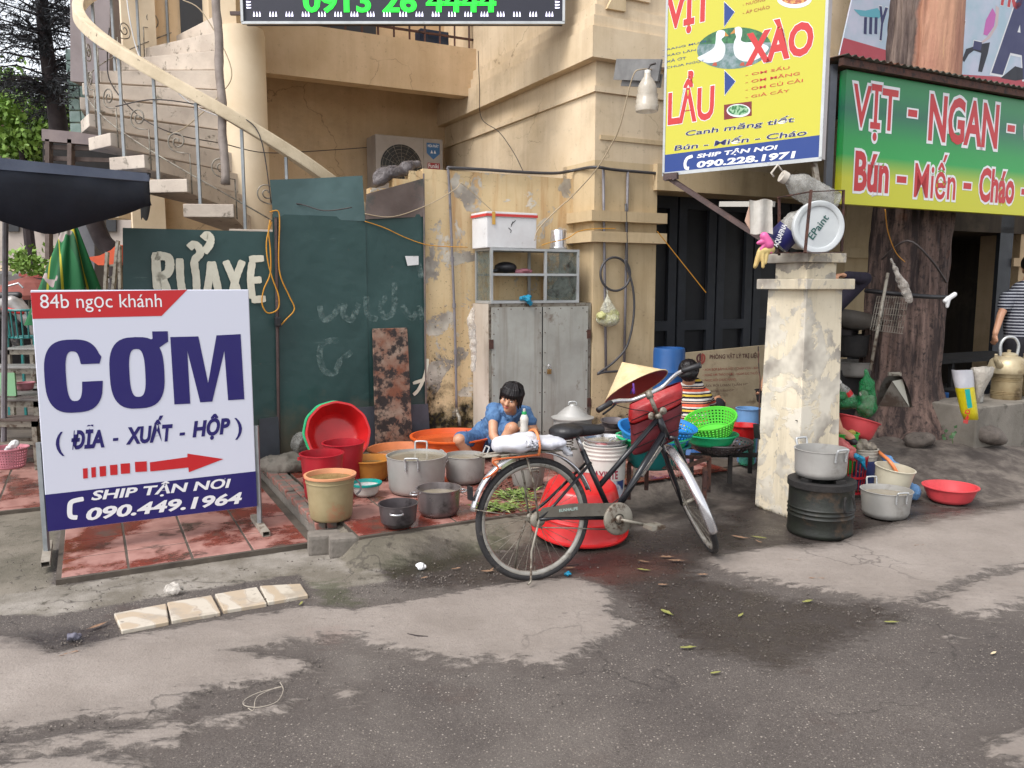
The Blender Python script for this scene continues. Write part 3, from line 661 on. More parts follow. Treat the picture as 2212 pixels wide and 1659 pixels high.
# side wall going back, recess back wall, beam and balcony
MB().ab(.15,aR+.2,bC,bC+.3,0,zL+.12).build('side_wall',M_PL,house)
bL=onA(352,400,aR)[0];CC=D(530,300,8.1);CC.z=0;ca,cb_=inv(CC)
zB0,zB1=onB(1029,210,bC)[1],onB(1029,106,bC)[1]
MB().ab(aR,aR+.2,bL,bC,0,7.5).build('back_wall',M_PL2,house)
MB().ab(aBm,aBm+.18,cb_+.1,bC,zB0,zB1).build('balcony_beam',M_PL2,house)
MB().ab(aBm+.18,aR,cb_+.1,bC,zB1-.25,zB1-.1).build('balcony_slab',M_PL2,house)
MB().ab(aR-.03,aR,onA(600,40,aR)[0],onA(810,40,aR)[0],zB1,zB1+2.1).build('balcony_door',M_DARK2,house)
rl=MB()
for h in (.12,.42,.8):rl.bar(AB(aBm+.08,cb_+.15,zB1+h),AB(aBm+.08,bC,zB1+h),.022)
rl.build('railing',M_RUST,house)
post=adopt(MB().bar((0,0,0),(0,0,.82),.02).build('railing_post',M_RUST),house)
for i in range(15):
 o=post if i==0 else post.copy()
 if i:COL.objects.link(o);o.parent=house
 o.location=wm(house).inverted() @ AB(aBm+.08,bC-.05-i*.18,zB1)
for (u,w) in ((298,12),(330,8)):
 p=onA(u,400,aR+.0)[0]
MB().ab(aR-.12,aR+.2,bL-.32,bL,0,7.5).build('corner_pier',M_CREAMW,house)
MB().ab(aR-.04,aR,onA(392,100,aR)[0],onA(440,100,aR)[0],4.2,6.6).build('upper_door',M_DARK2,house)
MB().ab(aR-.5,aR,onA(440,100,aR)[0],onA(452,100,aR)[0],3.9,7.4).build('upper_pier',M_CREAMW,house)
MB().ab(aR-.02,aR,onA(360,450,aR)[0],onA(480,450,aR)[0],1.0,1.06).build('wall_ledge',M_CREAMW,house)
# pilasters, banded capitals, lintel, doors
def capital(nm,b0,b1,left=True):
 for k_,(v0,v1) in enumerate(((478,455),(523,500))):
  MB().ab(aF-.07,.2,b0-.07,b1+.07,zf(v0),zf(v1)).build('capital_band',M_PLP,house)
MB().ab(aF,aF+.55,bC,bP,0,zL+.12).build('pilaster',M_PLP,house);capital('c',bC,bP)
MB().ab(aF,aF+.55,bQ,bR,0,zL+.12).build('pilaster',M_PLP,house)
MB().ab(aF-.05,aF+.01,bQ-.05,bR+.05,zf(545),zf(520)).build('capital_band',M_PLP,house)
MB().ab(aF-.06,aF+.4,bP-.05,bQ+.05,onA(1420,412,aF)[1],zL+.125).build('lintel',M_PLP,house)
MB().ab(aF+1.9,aF+2.1,bR-.6,14,0,zL+.12).build('wall',M_SHADEW,house)
MB().ab(aF+.02,aF+1.9,bR-.01,bR+.1,0,zL+.12).build('wall',M_SHADEW,house)
MB().ab(aF,9,bR,14,zL-.35,zL+.12).build('lintel',M_SHADEW,house)
MB().ab(aF+.02,aF+.55,bu(2200)+.1,14,0,zL-.35).build('wall',M_PL2,house)
MB().ab(aF-.03,aF+.03,bu(2190),14,zf(560),zf(535)).build('wall_band',M_PL2,house)
MB().ab(aF,aF+.05,bT,bu(2190),0,zL).build('door_jamb',M_DARK2,house)
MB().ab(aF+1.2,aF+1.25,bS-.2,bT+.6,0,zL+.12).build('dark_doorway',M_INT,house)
zt=onA(1420,412,aF)[1];dh=zt-.12
nd=5;dw=(bQ-bP)/nd
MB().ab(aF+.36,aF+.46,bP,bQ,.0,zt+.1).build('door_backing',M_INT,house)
lf=MB()
w_=dw/2-.012
for (x0,x1,z0,z1) in ((-w_,-w_+.10,0,dh),(w_-.10,w_,0,dh),(-w_+.1,w_-.1,dh-.12,dh),(-w_+.1,w_-.1,.0,.14),(-w_+.1,w_-.1,dh*.42,dh*.42+.1)):
 lf.box(((x0+x1)/2,0,(z0+z1)/2),(x1-x0,.04,z1-z0))
lf=adopt(lf.build('door_leaf',M_DARK2),house)
for i in range(nd):
 o=lf if i==0 else lf.copy()
 if i:COL.objects.link(o);o.parent=house
 o.location=wm(house).inverted() @ AB(aF+.33,bP+dw*(i+.5),.12);o.rotation_euler=(0,0,pi/2-TH)
 pn=MB().box((0,.03,dh/2),(dw-.24,.015,dh-.1)).build('pane',M_DARK,None);pn.parent=o
# round column, upright above
colm=MB().lathe([(.215,0),(.215,onA(530,66,ca)[1]-.05),(.205,onA(530,66,ca)[1])],40,CC).add([CC+Vector((.205*cos(2*pi*i/40),.205*sin(2*pi*i/40),onA(530,66,ca)[1])) for i in range(40)],[tuple(range(40))])
autosmooth(colm.build('round_column',M_CREAMW,house))
MB().box(CC+Vector((-.09,0,5.2)),(.16,.2,3.2)).build('upright',M_CREAMW,house)
# balcony things
p=AB(aBm+.22,bC-.45,zB1)
o=bevel(MB().box(p+Vector((0,0,.09)),(.34,.18,.18),B,A,Z).build('planter',mat('blue_box',(36,52,78),None)),.01);o['label']='dark blue planter box on the balcony ledge under the LED screen';o['category']='planter'
# air conditioner in the recess
def air_conditioner():
 a1=onB(957,350,bC-.06)[0];a1=aR-.42;bl,br=onA(812,350,a1)[0],onA(957,350,a1)[0];z1,z0=onA(880,295,a1)[1],onA(880,295,a1)[1]-.68
 t=thing('air_conditioner',AB(a1,(bl+br)/2,z0),'white outdoor air conditioner unit with round dark fan in the wall recess','air conditioner')
 bevel(MB().ab(a1,a1+.34,bl,br,z0,z1).build('casing',mat('ac_grey',(176,166,158),(160,150,142),5,.5),t),.012)
 w=br-bl;fr=Frame(AB(a1,bl,z0),B);cx,cz,r=w*.37,.33,.255
 ring=[]
 for i in range(48):an=2*pi*i/48;ring.append(fr.w(cx+r*cos(an),cz+r*sin(an),.004))
 MB().add(ring,[tuple(range(48))]).build('fan_opening',M_DARK,t)
 g=MB()
 for i in range(1,7):g.tube([fr.w(cx+r*i/6.5*cos(2*pi*j/32),cz+r*i/6.5*sin(2*pi*j/32),.014) for j in range(32)],.0022,4,closed=True)
 for i in range(8):an=pi*i/8;g.bar(fr.w(cx-r*cos(an),cz-r*sin(an),.011),fr.w(cx+r*cos(an),cz+r*sin(an),.011),.004)
 g.build('fan_guard',M_OLDM,t)
 MB().add([fr.w(w*.70,.0,.002),fr.w(w*.707,.0,.002),fr.w(w*.707,z1-z0,.002),fr.w(w*.70,z1-z0,.002)],[(0,1,2,3)]).build('panel_seam',M_OLDM,t)
 # shield badge, red name plate
 x0,x1=w*.75,w*.95;zt_=z1-z0-.05
 fill('badge',[[(x0,zt_),(x1,zt_),(x1,zt_-.12),((x0+x1)/2,zt_-.19),(x0,zt_-.12)]],mat('badge_blue',(60,110,160),None),t,fr,.004)
 text('lettering','HÒA PHÁT',M_TEXTW,t,fr,(x0+.015,zt_-.05,x1-.015,zt_-.01),.02,lift=.006)
 for dx in (-.02,.02):fill('emblem',[[((x0+x1)/2+dx-.016,zt_-.12),((x0+x1)/2+dx+.016,zt_-.12),((x0+x1)/2+dx,zt_-.08)]],M_TEXTW,t,fr,.006)
 fill('name_plate',[[(x0+.01,zt_-.23),(x1,zt_-.23),(x1,zt_-.30),(x0+.01,zt_-.30)]],mat('plate_red',(170,56,62),None),t,fr,.004)
 text('lettering','Funiki',M_TEXTW,t,fr,(x0+.02,zt_-.29,x1-.015,zt_-.24),.02,lift=.006)
 return t
air_conditioner()
# ---------------------------------------------------------------- spiral stair
st=thing('spiral_staircase',CC,'cream concrete spiral staircase winding round the column with scrolled iron balusters','staircase')
Rs=1.38;ang=lambda k:radians(-5+14.6*k);zt=lambda k:2.2+.198*k
dirn=lambda t:Vector((-sin(t),-cos(t),0))
for k_ in range(-10,17):
 t=ang(k_);d=dirn(t);s=Vector((-cos(t),sin(t),0));z=zt(k_);jw=random.uniform(-.006,.006)
 vs=[]
 for zz in (0,1):
  for r,w in ((.12,.06),(Rs+.02+jw,.2)):
   for sg in (-1,1):vs.append(CC+d*r+s*(w*sg)+Z*(z if zz else z-(.185 if r<.5 else .105)))
 P=[vs[0],vs[2],vs[3],vs[1],vs[4],vs[6],vs[7],vs[5]]
 o=MB().hexa(P).build('tread',M_TREAD,st);bm0=bmesh.new();bm0.from_mesh(o.data);bmesh.ops.recalc_face_normals(bm0,faces=bm0.faces);bm0.to_mesh(o.data);bm0.free();bevel(o,.008,2)
def helix(t0,t1,n,r,dz):
 return [CC+dirn(t0+(t1-t0)*i/n)*r+Z*(2.2+.198*(math.degrees(t0+(t1-t0)*i/n)+5)/14.6+dz) for i in range(n+1)]
hr=MB();N_=90;t0,t1=radians(-80),radians(185)
for dr,dz in ((-.045,.76),(.045,.76),(.045,.87),(-.045,.87)):hr.v+=helix(t0,t1,N_,Rs+dr,dz)
n1=N_+1
for i in range(N_):
 for j in range(4):hr.f.append((j*n1+i,j*n1+i+1,((j+1)%4)*n1+i+1,((j+1)%4)*n1+i));hr.m.append(0)
o=hr.build('handrail',M_RAIL,st);bevel(o,.012,2,50)
scroll=smooth_pts([(cos(a)*r,0,sin(a)*r) for a,r in [(2.2*pi*i/14*1.6,.012+.075*i/14) for i in range(15)]],3)
sm_=MB().tube([Vector(p) for p in scroll]+[Vector((.10,0,-.10)),Vector((.105,0,-.42))],.006,6)
scb=adopt(sm_.build('scroll',M_OLDM,None,smooth=True),st);f1=True
bal=adopt(MB().bar((0,0,0),(0,0,.80),.022).build('baluster',M_TUBE),st)
for k_ in range(-5,15):
 t=ang(k_)+radians(3);base=CC+dirn(t)*(Rs-.02)+Z*zt(k_)
 o=bal if f1 else bal.copy();s=scb if f1 else scb.copy()
 if not f1:
  for x in (o,s):COL.objects.link(x);x.parent=st
 f1=False;o.location=base-CC
 tm=t+radians(7);s.location=(CC+dirn(tm)*(Rs-.02)+Z*(zt(k_)+.50))-CC;s.rotation_euler=(0,0,-tm)
lw=MB().tube(helix(t0,t1,N_,Rs-.02,.16),.006,6);lw.build('lower_rail',M_OLDM,st,smooth=True)
bp=MB();p0=D(487,398,6.72);p1=D(466,-30,6.9);pts=[p0.lerp(p1,i/24)+Vector((.006*sin(i*.8),0,0)) for i in range(25)]
bp.tube(pts,[.034+(.004 if i%5==0 else 0) for i in range(25)],12)
o=bp.build('bamboo_pole',M_BAMB,smooth=True);o['label']='weathered grey bamboo pole standing upright against the spiral staircase';o['category']='pole'
# ---------------------------------------------------------------- sheet metal fence and low plaster wall
def sheet(name,m,parent,cor,a,nx=24,ny=36,amp=.012,thick=.002,seed=0,da=0.0):
 (q00,q10,q11,q01)=[onA(u,v,a) for u,v in cor]   # TL TR BR BL
 vs=[];
 for j in range(ny+1):
  for i in range(nx+1):
   s,t=i/nx,j/ny
   b=(q00[0]*(1-s)+q10[0]*s)*(1-t)+(q01[0]*(1-s)+q11[0]*s)*t
   z=(q00[1]*(1-s)+q10[1]*s)*(1-t)+(q01[1]*(1-s)+q11[1]*s)*t
   n_=mn.noise(Vector((b*1.6,z*1.6,seed)))*amp*2+mn.noise(Vector((b*5,z*4,seed+9)))*amp*.4
   vs.append(AB(a+n_*(4*s*(1-s))**.5+da*(1-t),b,z))
 fs=[(j*(nx+1)+i,(j+1)*(nx+1)+i,(j+1)*(nx+1)+i+1,j*(nx+1)+i+1) for j in range(ny) for i in range(nx)]
 n=len(vs);back=[v+A*thick for v in vs]
 return MB().add(vs+back,fs+[tuple(k+n for k in f)[::-1] for f in fs]).build(name,m,parent,smooth=True)
fc=thing('sheet_metal_fence',AB(0,.0,.1),'dark green sheet metal fence with hand painted white letters behind the red basin','fence')
sheet('panel',M_GREEN,fc,((265,492),(596,501),(603,1012),(268,1040)),0,seed=1,amp=.005)
sheet('panel',M_GREEN,fc,((588,462),(789,470),(800,975),(604,1000)),-.006,seed=2,amp=.006)
o=sheet('faded_panel',M_GREENL,fc,((580,390),(779,381),(789,478),(590,468)),-.012,seed=4,ny=14,amp=.02,da=-.05)
sheet('panel',M_GREEN,fc,((786,470),(916,462),(920,965),(799,978)),-.001,seed=3,amp=.006)
sheet('bare_flap',M_RUSTG,fc,((789,420),(912,386),(914,468),(788,474)),-.010,seed=5,ny=14,amp=.03,da=-.03)
sheet('torn_patch',M_CREAMP,fc,((833,440),(858,430),(862,456),(838,458)),-.03,seed=6,nx=4,ny=4,amp=.0)
b0=onA(598,600,0)[0];p0=onA(596,470,-.02);p1=onA(603,1002,-.02)
MB().bar(AB(-.02,p0[0],p0[1]),AB(-.02,p1[0],.1),.022,.02).build('seam_post',M_RUSTD,fc)
p0=onA(915,375,-.015);p1=onA(921,965,-.015);MB().bar(AB(-.015,p0[0],p0[1]),AB(-.015,p1[0],.1),.018,.014).build('edge_post',M_RUSTG,fc)
ff=Frame(AB(-.019,0,0),B)
strokes('painted_letter',[[(340,625),(337,560),(340,553),(362,556),(367,572),(362,590),(345,598),(352,605),(365,640)]],.062,M_CREAMP,fc,ff)
strokes('painted_letter',[[(388,558),(390,605),(396,640)],[(425,640),(424,600),(420,565),(432,548),(428,533),(418,528),(408,536)]],.055,M_CREAMP,fc,ff)
strokes('painted_letter',[[(446,638),(452,600),(456,565)],[(458,565),(466,600),(474,640)],[(440,545),(452,530),(455,515),(447,507),(438,516)]],.055,M_CREAMP,fc,ff)
strokes('painted_letter',[[(487,563),(505,605),(515,635)],[(524,563),(510,600),(500,640)]],.055,M_CREAMP,fc,ff)
strokes('painted_letter',[[(545,566),(541,600),(545,645)],[(538,560),(570,558)],[(540,606),(565,604)],[(543,648),(574,645)]],.055,M_CREAMP,fc,ff)
def faded():
 k=NT('faded_chalk');k.out(lin(150,170,166),.8,0,k.math('MULTIPLY',k.ramp(k.noise(22,6,.7),.42,.7),.5));return k.m
M_CHALK=faded()
strokes('faded_scribble',[[(690,660),(700,690),(720,680),(735,660)],[(745,655),(742,680),(760,690),(775,655)],[(790,640),(795,680),(815,690)],[(835,640),(822,660),(830,685),(850,670),(852,610)],[(868,660),(890,688),(905,665),(912,690)],[(730,735),(700,740),(690,765),(700,800),(722,805),(735,780),(760,760)],[(910,600),(905,575),(898,570)]],.05,M_CHALK,fc,ff)
strokes('painted_swoosh',[[(924,775),(918,810),(905,840),(893,853)],[(892,828),(922,818)]],.03,M_CREAMP,fc,ff)
fill('paper_scrap',[[ff.loc(*p) for p in ((875,553),(904,553),(904,572),(880,574))]],M_FOAM,fc,ff,.004)
lw=thing('plaster_wall',AB(.03,1.9,0),'stained yellow plaster wall with black mould behind the orange tub and tap','wall')
b0,b1=onA(920,500,.03)[0],bC
zt0=onA(1000,370,.03)[1]
vs=[onA(801,405,.03),onA(850,385,.03),onA(885,368,.03),onA(925,364,.03)]
MB().ab(.03,.16,b0-.02,b1,0,zt0).build('wall_body',M_PLD,lw)
P=[(q[0],q[1]) for q in vs]+[(b0,zt0)];mb=MB()
for (ba,za),(bb,zb) in zip(P[:-1],P[1:]):
 if bb>ba:mb.hexa([AB(a,b,z) for z,s in ((1.9,0),(None,1)) for (b,zz),a in (((ba,za),.04),((bb,zb),.04),((bb,zb),.15),((ba,za),.15)) for z in [z if z is not None else zz]])
mb.build('broken_end',M_PLD,lw)
# black water pipe along the wall top, wires
pp=[AB(.0,*onA(u,v,.0)) for u,v in ((966,362),(1040,366),(1130,372),(1200,374),(1240,368))]+[AB(aF-.03,*onA(u,v,aF-.03)) for u,v in ((1284,361),(1330,367),(1422,375),(1500,384))]
o=MB().tube(smooth_pts(pp,5),.014,8).build('water_pipe',M_HOSE,smooth=True);o['label']='dark water pipe running along the top of the yellow wall and round the corner';o['category']='pipe'
pp=[AB(-.0,*onA(u,v,0)) for u,v in ((966,362),(969,378),(973,460),(977,560),(981,660),(984,760),(986,880))]
tp=thing('wall_tap',pp[-1],'grey pipe down the yellow wall ending in a corroded tap above the orange tub','tap')
MB().tube(smooth_pts(pp,4),.012,8).build('pipe',M_PVC,tp,smooth=True)
for i in (3,4,5):MB().tube([pp[i]+Z*.02,pp[i]-Z*.02],.017,8).build('pipe_joint',M_PVC,tp)
q=pp[-1];MB().tube([q,q-Z*.05-A*.01,q-Z*.08-A*.06,q-Z*.16-A*.07],[.014,.018,.017,.012],8).build('tap_body',M_OLDM,tp,smooth=True)
MB().bar(q-Z*.04-B*.05-A*.02,q-Z*.04+B*.01-A*.02,.012).build('tap_lever',M_OLDM,tp)
# two upright pipes and a looped hose on the pilaster
ap=aF-.03
hp=thing('hose_loop',AB(ap,*onA(1330,800,ap)),'grey hose hung in a loop on two upright pipes on the pilaster','hose')
for u0,v0,u1,v1 in ((1303,362,1309,806),(1356,370,1348,800)):
 MB().tube([AB(ap,*onA(u0+(u1-u0)*t,v0+(v1-v0)*t,ap)) for t in (0,.3,.6,1)],.0125,8).build('upright_pipe',M_PVC,hp,smooth=True)
pts=[(1352,440),(1354,555),(1352,570)]+[(1326+31*cos(t),592-36*sin(t)) for t in np.linspace(.4,2*pi+.9,20)]+[(1362,620),(1364,680),(1350,745),(1320,782),(1286,806),(1300,803),(1345,800)]
MB().tube(smooth_pts([AB(ap-.03-.0015*i,*onA(u,v,ap-.03)) for i,(u,v) in enumerate(pts)],4),.011,8).build('hose_pipe',M_HOSE,hp,smooth=True)
def wire(name,m,pts,r,label,cat='cable',a=None,y=None):
 P=[D(u,v,(y if not isinstance(y,(list,tuple)) else y[i])) for i,(u,v) in enumerate(pts)] if y is not None else [AB(a,*onA(u,v,a)) for u,v in pts]
 o=MB().tube(smooth_pts(P,6),r,6).build(name,m,smooth=True);o['label']=label;o['category']=cat;return o
wire('extension_cable',M_CORD,[(583,458),(600,456),(604,480),(602,560),(607,600),(625,640),(636,668),(618,690),(604,705)],.0055,'yellow cable hanging down the green fence to a black socket',a=-.04)
wire('coiled_cable',M_CORD,[(586,480),(576,520),(578,560),(588,600),(602,640),(600,668),(578,676),(566,655),(570,625),(584,590),(584,540),(580,500),(584,475)],.0055,'yellow cable looped over the seam of the green fence beside the painted letter E',a=-.045)
wire('thin_wire',M_CORD,[(788,478),(830,492),(880,515),(930,530),(1010,534)],.004,'thin orange cable from the green fence to the white foam box',a=-.03)
wire('loose_wire',M_WIREL,[(788,462),(850,468),(930,440),(985,408),(1000,398),(1060,452),(1100,480)],.004,'light wire looping from the green fence over the yellow wall',a=-.035)
wire('hanging_wire',M_WIREL,[(1420,152),(1385,150),(1366,168),(1340,270),(1322,310),(1285,370),(1230,430),(1215,442),(1165,492),(1155,520)],.005,'pale wire hanging from the lamp round the building corner to the foam box',y=[6.6,6.5,6.5,6.6,6.7,6.8,7.0,7.0,7.0,7.0])
wire('wall_wire',M_WIRE,[(1033,110),(1036,190),(1040,255),(1078,285),(1110,330),(1130,370)],.004,'thin dark wire crawling down the side wall under the balcony',y=[7.9,8.0,8.1,8.0,7.8,7.5])
def socket():
 p=AB(-.06,*onA(600,695,-.06));t=bevel(MB().box(p,(.05,.04,.08),B,A,Z).build('cable_socket',M_BLACK),.012);t['label']='small black socket at the end of the yellow cable';t['category']='socket'
socket()
# boards leaning on the fence
def board(name,m,cor,a_top,a_bot,th,label,cat='board'):
 P=[AB(a_top,*onA(*cor[0],a_top)),AB(a_top,*onA(*cor[1],a_top)),AB(a_bot,*onA(*cor[2],a_bot)),AB(a_bot,*onA(*cor[3],a_bot))]
 n=A*th;o=MB().hexa([P[3],P[2],P[2]+n,P[3]+n,P[0],P[1],P[1]+n,P[0]+n]).build(name,m);bevel(o,min(.003,th/3),1);o['label']=label;o['category']=cat;return o
board('leaning_board',M_BOARD2,((805,710),(880,708),(892,962),(812,966)),-.05,-.16,.02,'scorched rusty board leaning on the green fence behind the orange tub')
board('metal_offcut',mat('grey_offcut',(74,76,86),(60,60,66),5,.6),((770,880),(925,872),(930,960),(772,966)),-.025,-.045,.004,'dull grey metal sheet standing behind the scorched board')
board('metal_plate',mat('dark_plate',(66,70,78),(54,56,62),5,.6),((560,905),(602,900),(606,1000),(562,1008)),-.03,-.05,.004,'dark grey plate against the fence foot beside the clear jug')
for nm,m_,pts,ys_,lb_ in (('stair_cable',M_FOAM,[(270,-40),(280,40),(300,120),(335,172),(345,150),(400,215),(470,250),(540,262)],[7.2]*3+[6.9]*5,'pale cable hanging down the outside of the spiral stair'),
 ('stair_cable',M_WIRE,[(236,60),(232,120),(240,180),(300,250),(380,290),(480,310),(575,330),(700,325),(800,318)],[7.0]*5+[7.4,8,9,10.0],'dark cable running from the spiral stair rail to the air conditioner'),
 ('stair_cable',M_WIREL,[(395,0),(440,30),(500,150),(470,210),(400,275),(362,290)],[7.3]*6,'tan cable looped over the bamboo pole and stair rail'),
 ('stair_cable',M_WIRE,[(250,230),(330,215),(420,225),(500,245),(560,290),(586,440)],[6.75]*6,'dark wire sagging across the lower spiral stair'),
 ('wall_cable',M_WIRE,[(590,455),(640,440),(700,455),(760,448)],[6.5]*4,'short dark wire lying along the top of the green fence')):
 wire(nm,m_,pts,.005,lb_,y=ys_)
# ---------------------------------------------------------------- rice sign on its two-legged frame
def ellipse(cx,cy,rx,ry,n=28,a0=0,a1=2*pi,p=2.0):
 out=[]
 for i in range(n+1 if a1-a0<6.2 else n):
  t=a0+(a1-a0)*i/n;c,s=cos(t),sin(t)
  out.append((cx+rx*abs(c)**(2/p)*(1 if c>=0 else -1),cy+ry*abs(s)**(2/p)*(1 if s>=0 else -1)))
 return out
def boxpx(fr,u0,v0,u1,v1):
 a=fr.loc(u0,v1);b=fr.loc(u1,v0);return (a[0],a[1],b[0],b[1])
def tboxpx(fr,bl,tr):
 a=fr.loc(*bl);b=fr.loc(*tr);return (a[0],a[1],b[0],b[1])
def com_sign():
 a=-1.44;f=lambda u,v:onA(u,v,a)
 b0,b1=-1.572,-.432;z1,z0=1.52,.172
 t=thing('rice_sign',AB(a,(b0+b1)/2,0),'white and navy standing sign with a red arrow on a thin metal frame','sign')
 o=MB().ab(a,a+.025,b0,b1,z0,z1).build('board',M_PRINTW,t);bevel(o,.004,1)
 fr=Frame(AB(a,b0,0),B)
 def L(pts):return [fr.loc(x*.4495,576+y*.4495) for x,y in pts]
 W_=b1-b0
 xl=W_
 fill('red_banner',[L([(147,124),(900,111),(776,237),(157,251)])],M_PRINTR,t,fr,.002)
 fill('navy_band',[[(.0,z0+.002),(W_,z0+.002),(W_,fr.loc(1228*.4495,576+983*.4495)[1]),(0,fr.loc(228*.4495,576+1095*.4495)[1])]],M_PRINTN,t,fr,.002)
 def bb(x0,y0,x1,y1):p,q=L([(x0,y1),(x1,y0)]);return (p[0],p[1],q[0],q[1])
 text('lettering','84b ngọc khánh',M_TEXTW,t,fr,(L([(195,205)])[0][0],L([(195,222)])[0][1],L([(778,190)])[0][0],L([(778,130)])[0][1]),.0,lift=.004)
 # heavy C, O with horn, M
 def unit(pts,x0,y0,x1,y1):return [(x0+(x1-x0)*x,y0+(y1-y0)*y) for x,y in pts]
 q=L([(213,525),(493,525),(350,350),(350,702)]);C_=(q[0][0],q[3][1],q[1][0],q[2][1])
 oc=ellipse(.5,.5,.5,.5,40,0,2*pi,2.9)
 outer=[p for p in ellipse(.5,.5,.5,.5,44,radians(22),radians(338),2.9)]
 inner=[p for p in ellipse(.5,.5,.135,.34,36,radians(24),radians(336),2.9)]
 outer=[(1.0 if i in (0,) else x,y) for i,(x,y) in enumerate(outer)]
 cpoly=[(.96,.66)]+[p for p in outer if not (p[0]>.9 and .42<p[1]<.66)]+[(1.0,.42),(.635,.42)]+[p for p in inner[::-1] if not (p[0]>.6 and .41<p[1]<.67)]+[(.635,.66)]
 fill('lettering',[unit(cpoly,*C_)],M_PRINTN,t,fr,.004)
 q=L([(527,520),(790,510),(660,338),(660,682)]);O_=(q[0][0],q[3][1],q[1][0],q[2][1])
 fill('lettering',[unit(oc,*O_),unit(ellipse(.5,.5,.145,.335,36,0,2*pi,2.9),*O_)],M_PRINTN,t,fr,.004)
 fill('lettering',[L([(731,311),(806,310),(808,360),(760,392),(745,398),(722,352),(733,345)])],M_PRINTN,t,fr,.0046)
 fill('lettering',[L([(818,338),(953,335),(1000,560),(1040,330),(1156,324),(1174,637),(1096,642),(1078,405),(1020,648),(962,652),(900,405),(914,658),(838,662)])],M_PRINTN,t,fr,.004)
 sl=lambda p,q:(fr.loc(q[0]*.4495,576+q[1]*.4495)[1]-fr.loc(p[0]*.4495,576+p[1]*.4495)[1])/(fr.loc(q[0]*.4495,576+q[1]*.4495)[0]-fr.loc(p[0]*.4495,576+p[1]*.4495)[0])
 def tx(s,x0,yb,x1,yt,m=M_PRINTN,off=.02,shear=.2,yb2=None,outline=None):
  p0,p1=L([(x0,yb),(x0,yt)]);p2=L([(x1,yb)])[0];s_=sl((x0,yb),(x1,yb2)) if yb2 else 0
  text('lettering',s,m,t,fr,(p0[0],p0[1],p2[0],p1[1]),off,shear,lift=.004,slope=s_,outline=outline)
 tx('(',272,912,310,795,off=.01,shear=0);tx('ĐĨA',345,880,503,765,yb2=868,off=.045);tx('-',542,838,570,824,off=.03)
 tx('XUẤT',605,857,835,727,yb2=838,off=.045);tx('-',862,812,890,798,off=.03);tx('HỘP',926,842,1110,717,yb2=822,off=.045);tx(')',1130,832,1165,727,off=.01,shear=0)
 for x0,w in ((398,23),(438,22),(478,31),(528,36),(579,45),(648,57)):
  y=994-(x0-398)*.128;fill('arrow_bar',[L([(x0,y-24),(x0+w,y-27),(x0+w+1,y+22),(x0+2,y+25)])],M_PRINTR,t,fr,.004)
 fill('arrow',[L([(720,940),(900,915),(901,898),(1074,924),(907,988),(905,965),(722,984)])],M_PRINTR,t,fr,.004)
 tx('SHIP TẬN NƠI',440,1136,1115,1062,m=M_TEXTW,yb2=1072,off=.03);tx('090.449.1964',415,1222,1168,1160,m=M_TEXTW,yb2=1138,off=.035)
 strokes('phone_emblem',[[(402*.4495,576+1115*.4495),(345*.4495,576+1130*.4495),(335*.4495,576+1165*.4495),(340*.4495,576+1200*.4495),(372*.4495,576+1205*.4495)]],.026,M_TEXTW,t,fr,.004,jag=.0)
 for b in (b0-.012,b1+.016):
  MB().bar(AB(a+.02,b,.02),AB(a+.02,b,.68),.025).build('post',M_TUBE,t)
  ft=MB();w,h=.042,.03;e=.42
  for db,dz,ww,hh in ((-w/2,h/2,.003,h),(w/2,h/2,.003,h),(0,0.0015,w,.003),(0,h,w,.003)):
   ft.box(AB(a+.02,b+db,dz),(ww,e,hh),B,A,Z)
  o=ft.build('foot',mat('foot_tube',(158,150,138),(130,120,108),9,.6,dirt=(100,84,72),dlo=.56,dhi=.64,ds=12),t)
  o.data.transform(Matrix.Translation((0,0,.028)))
 return t
com_sign()
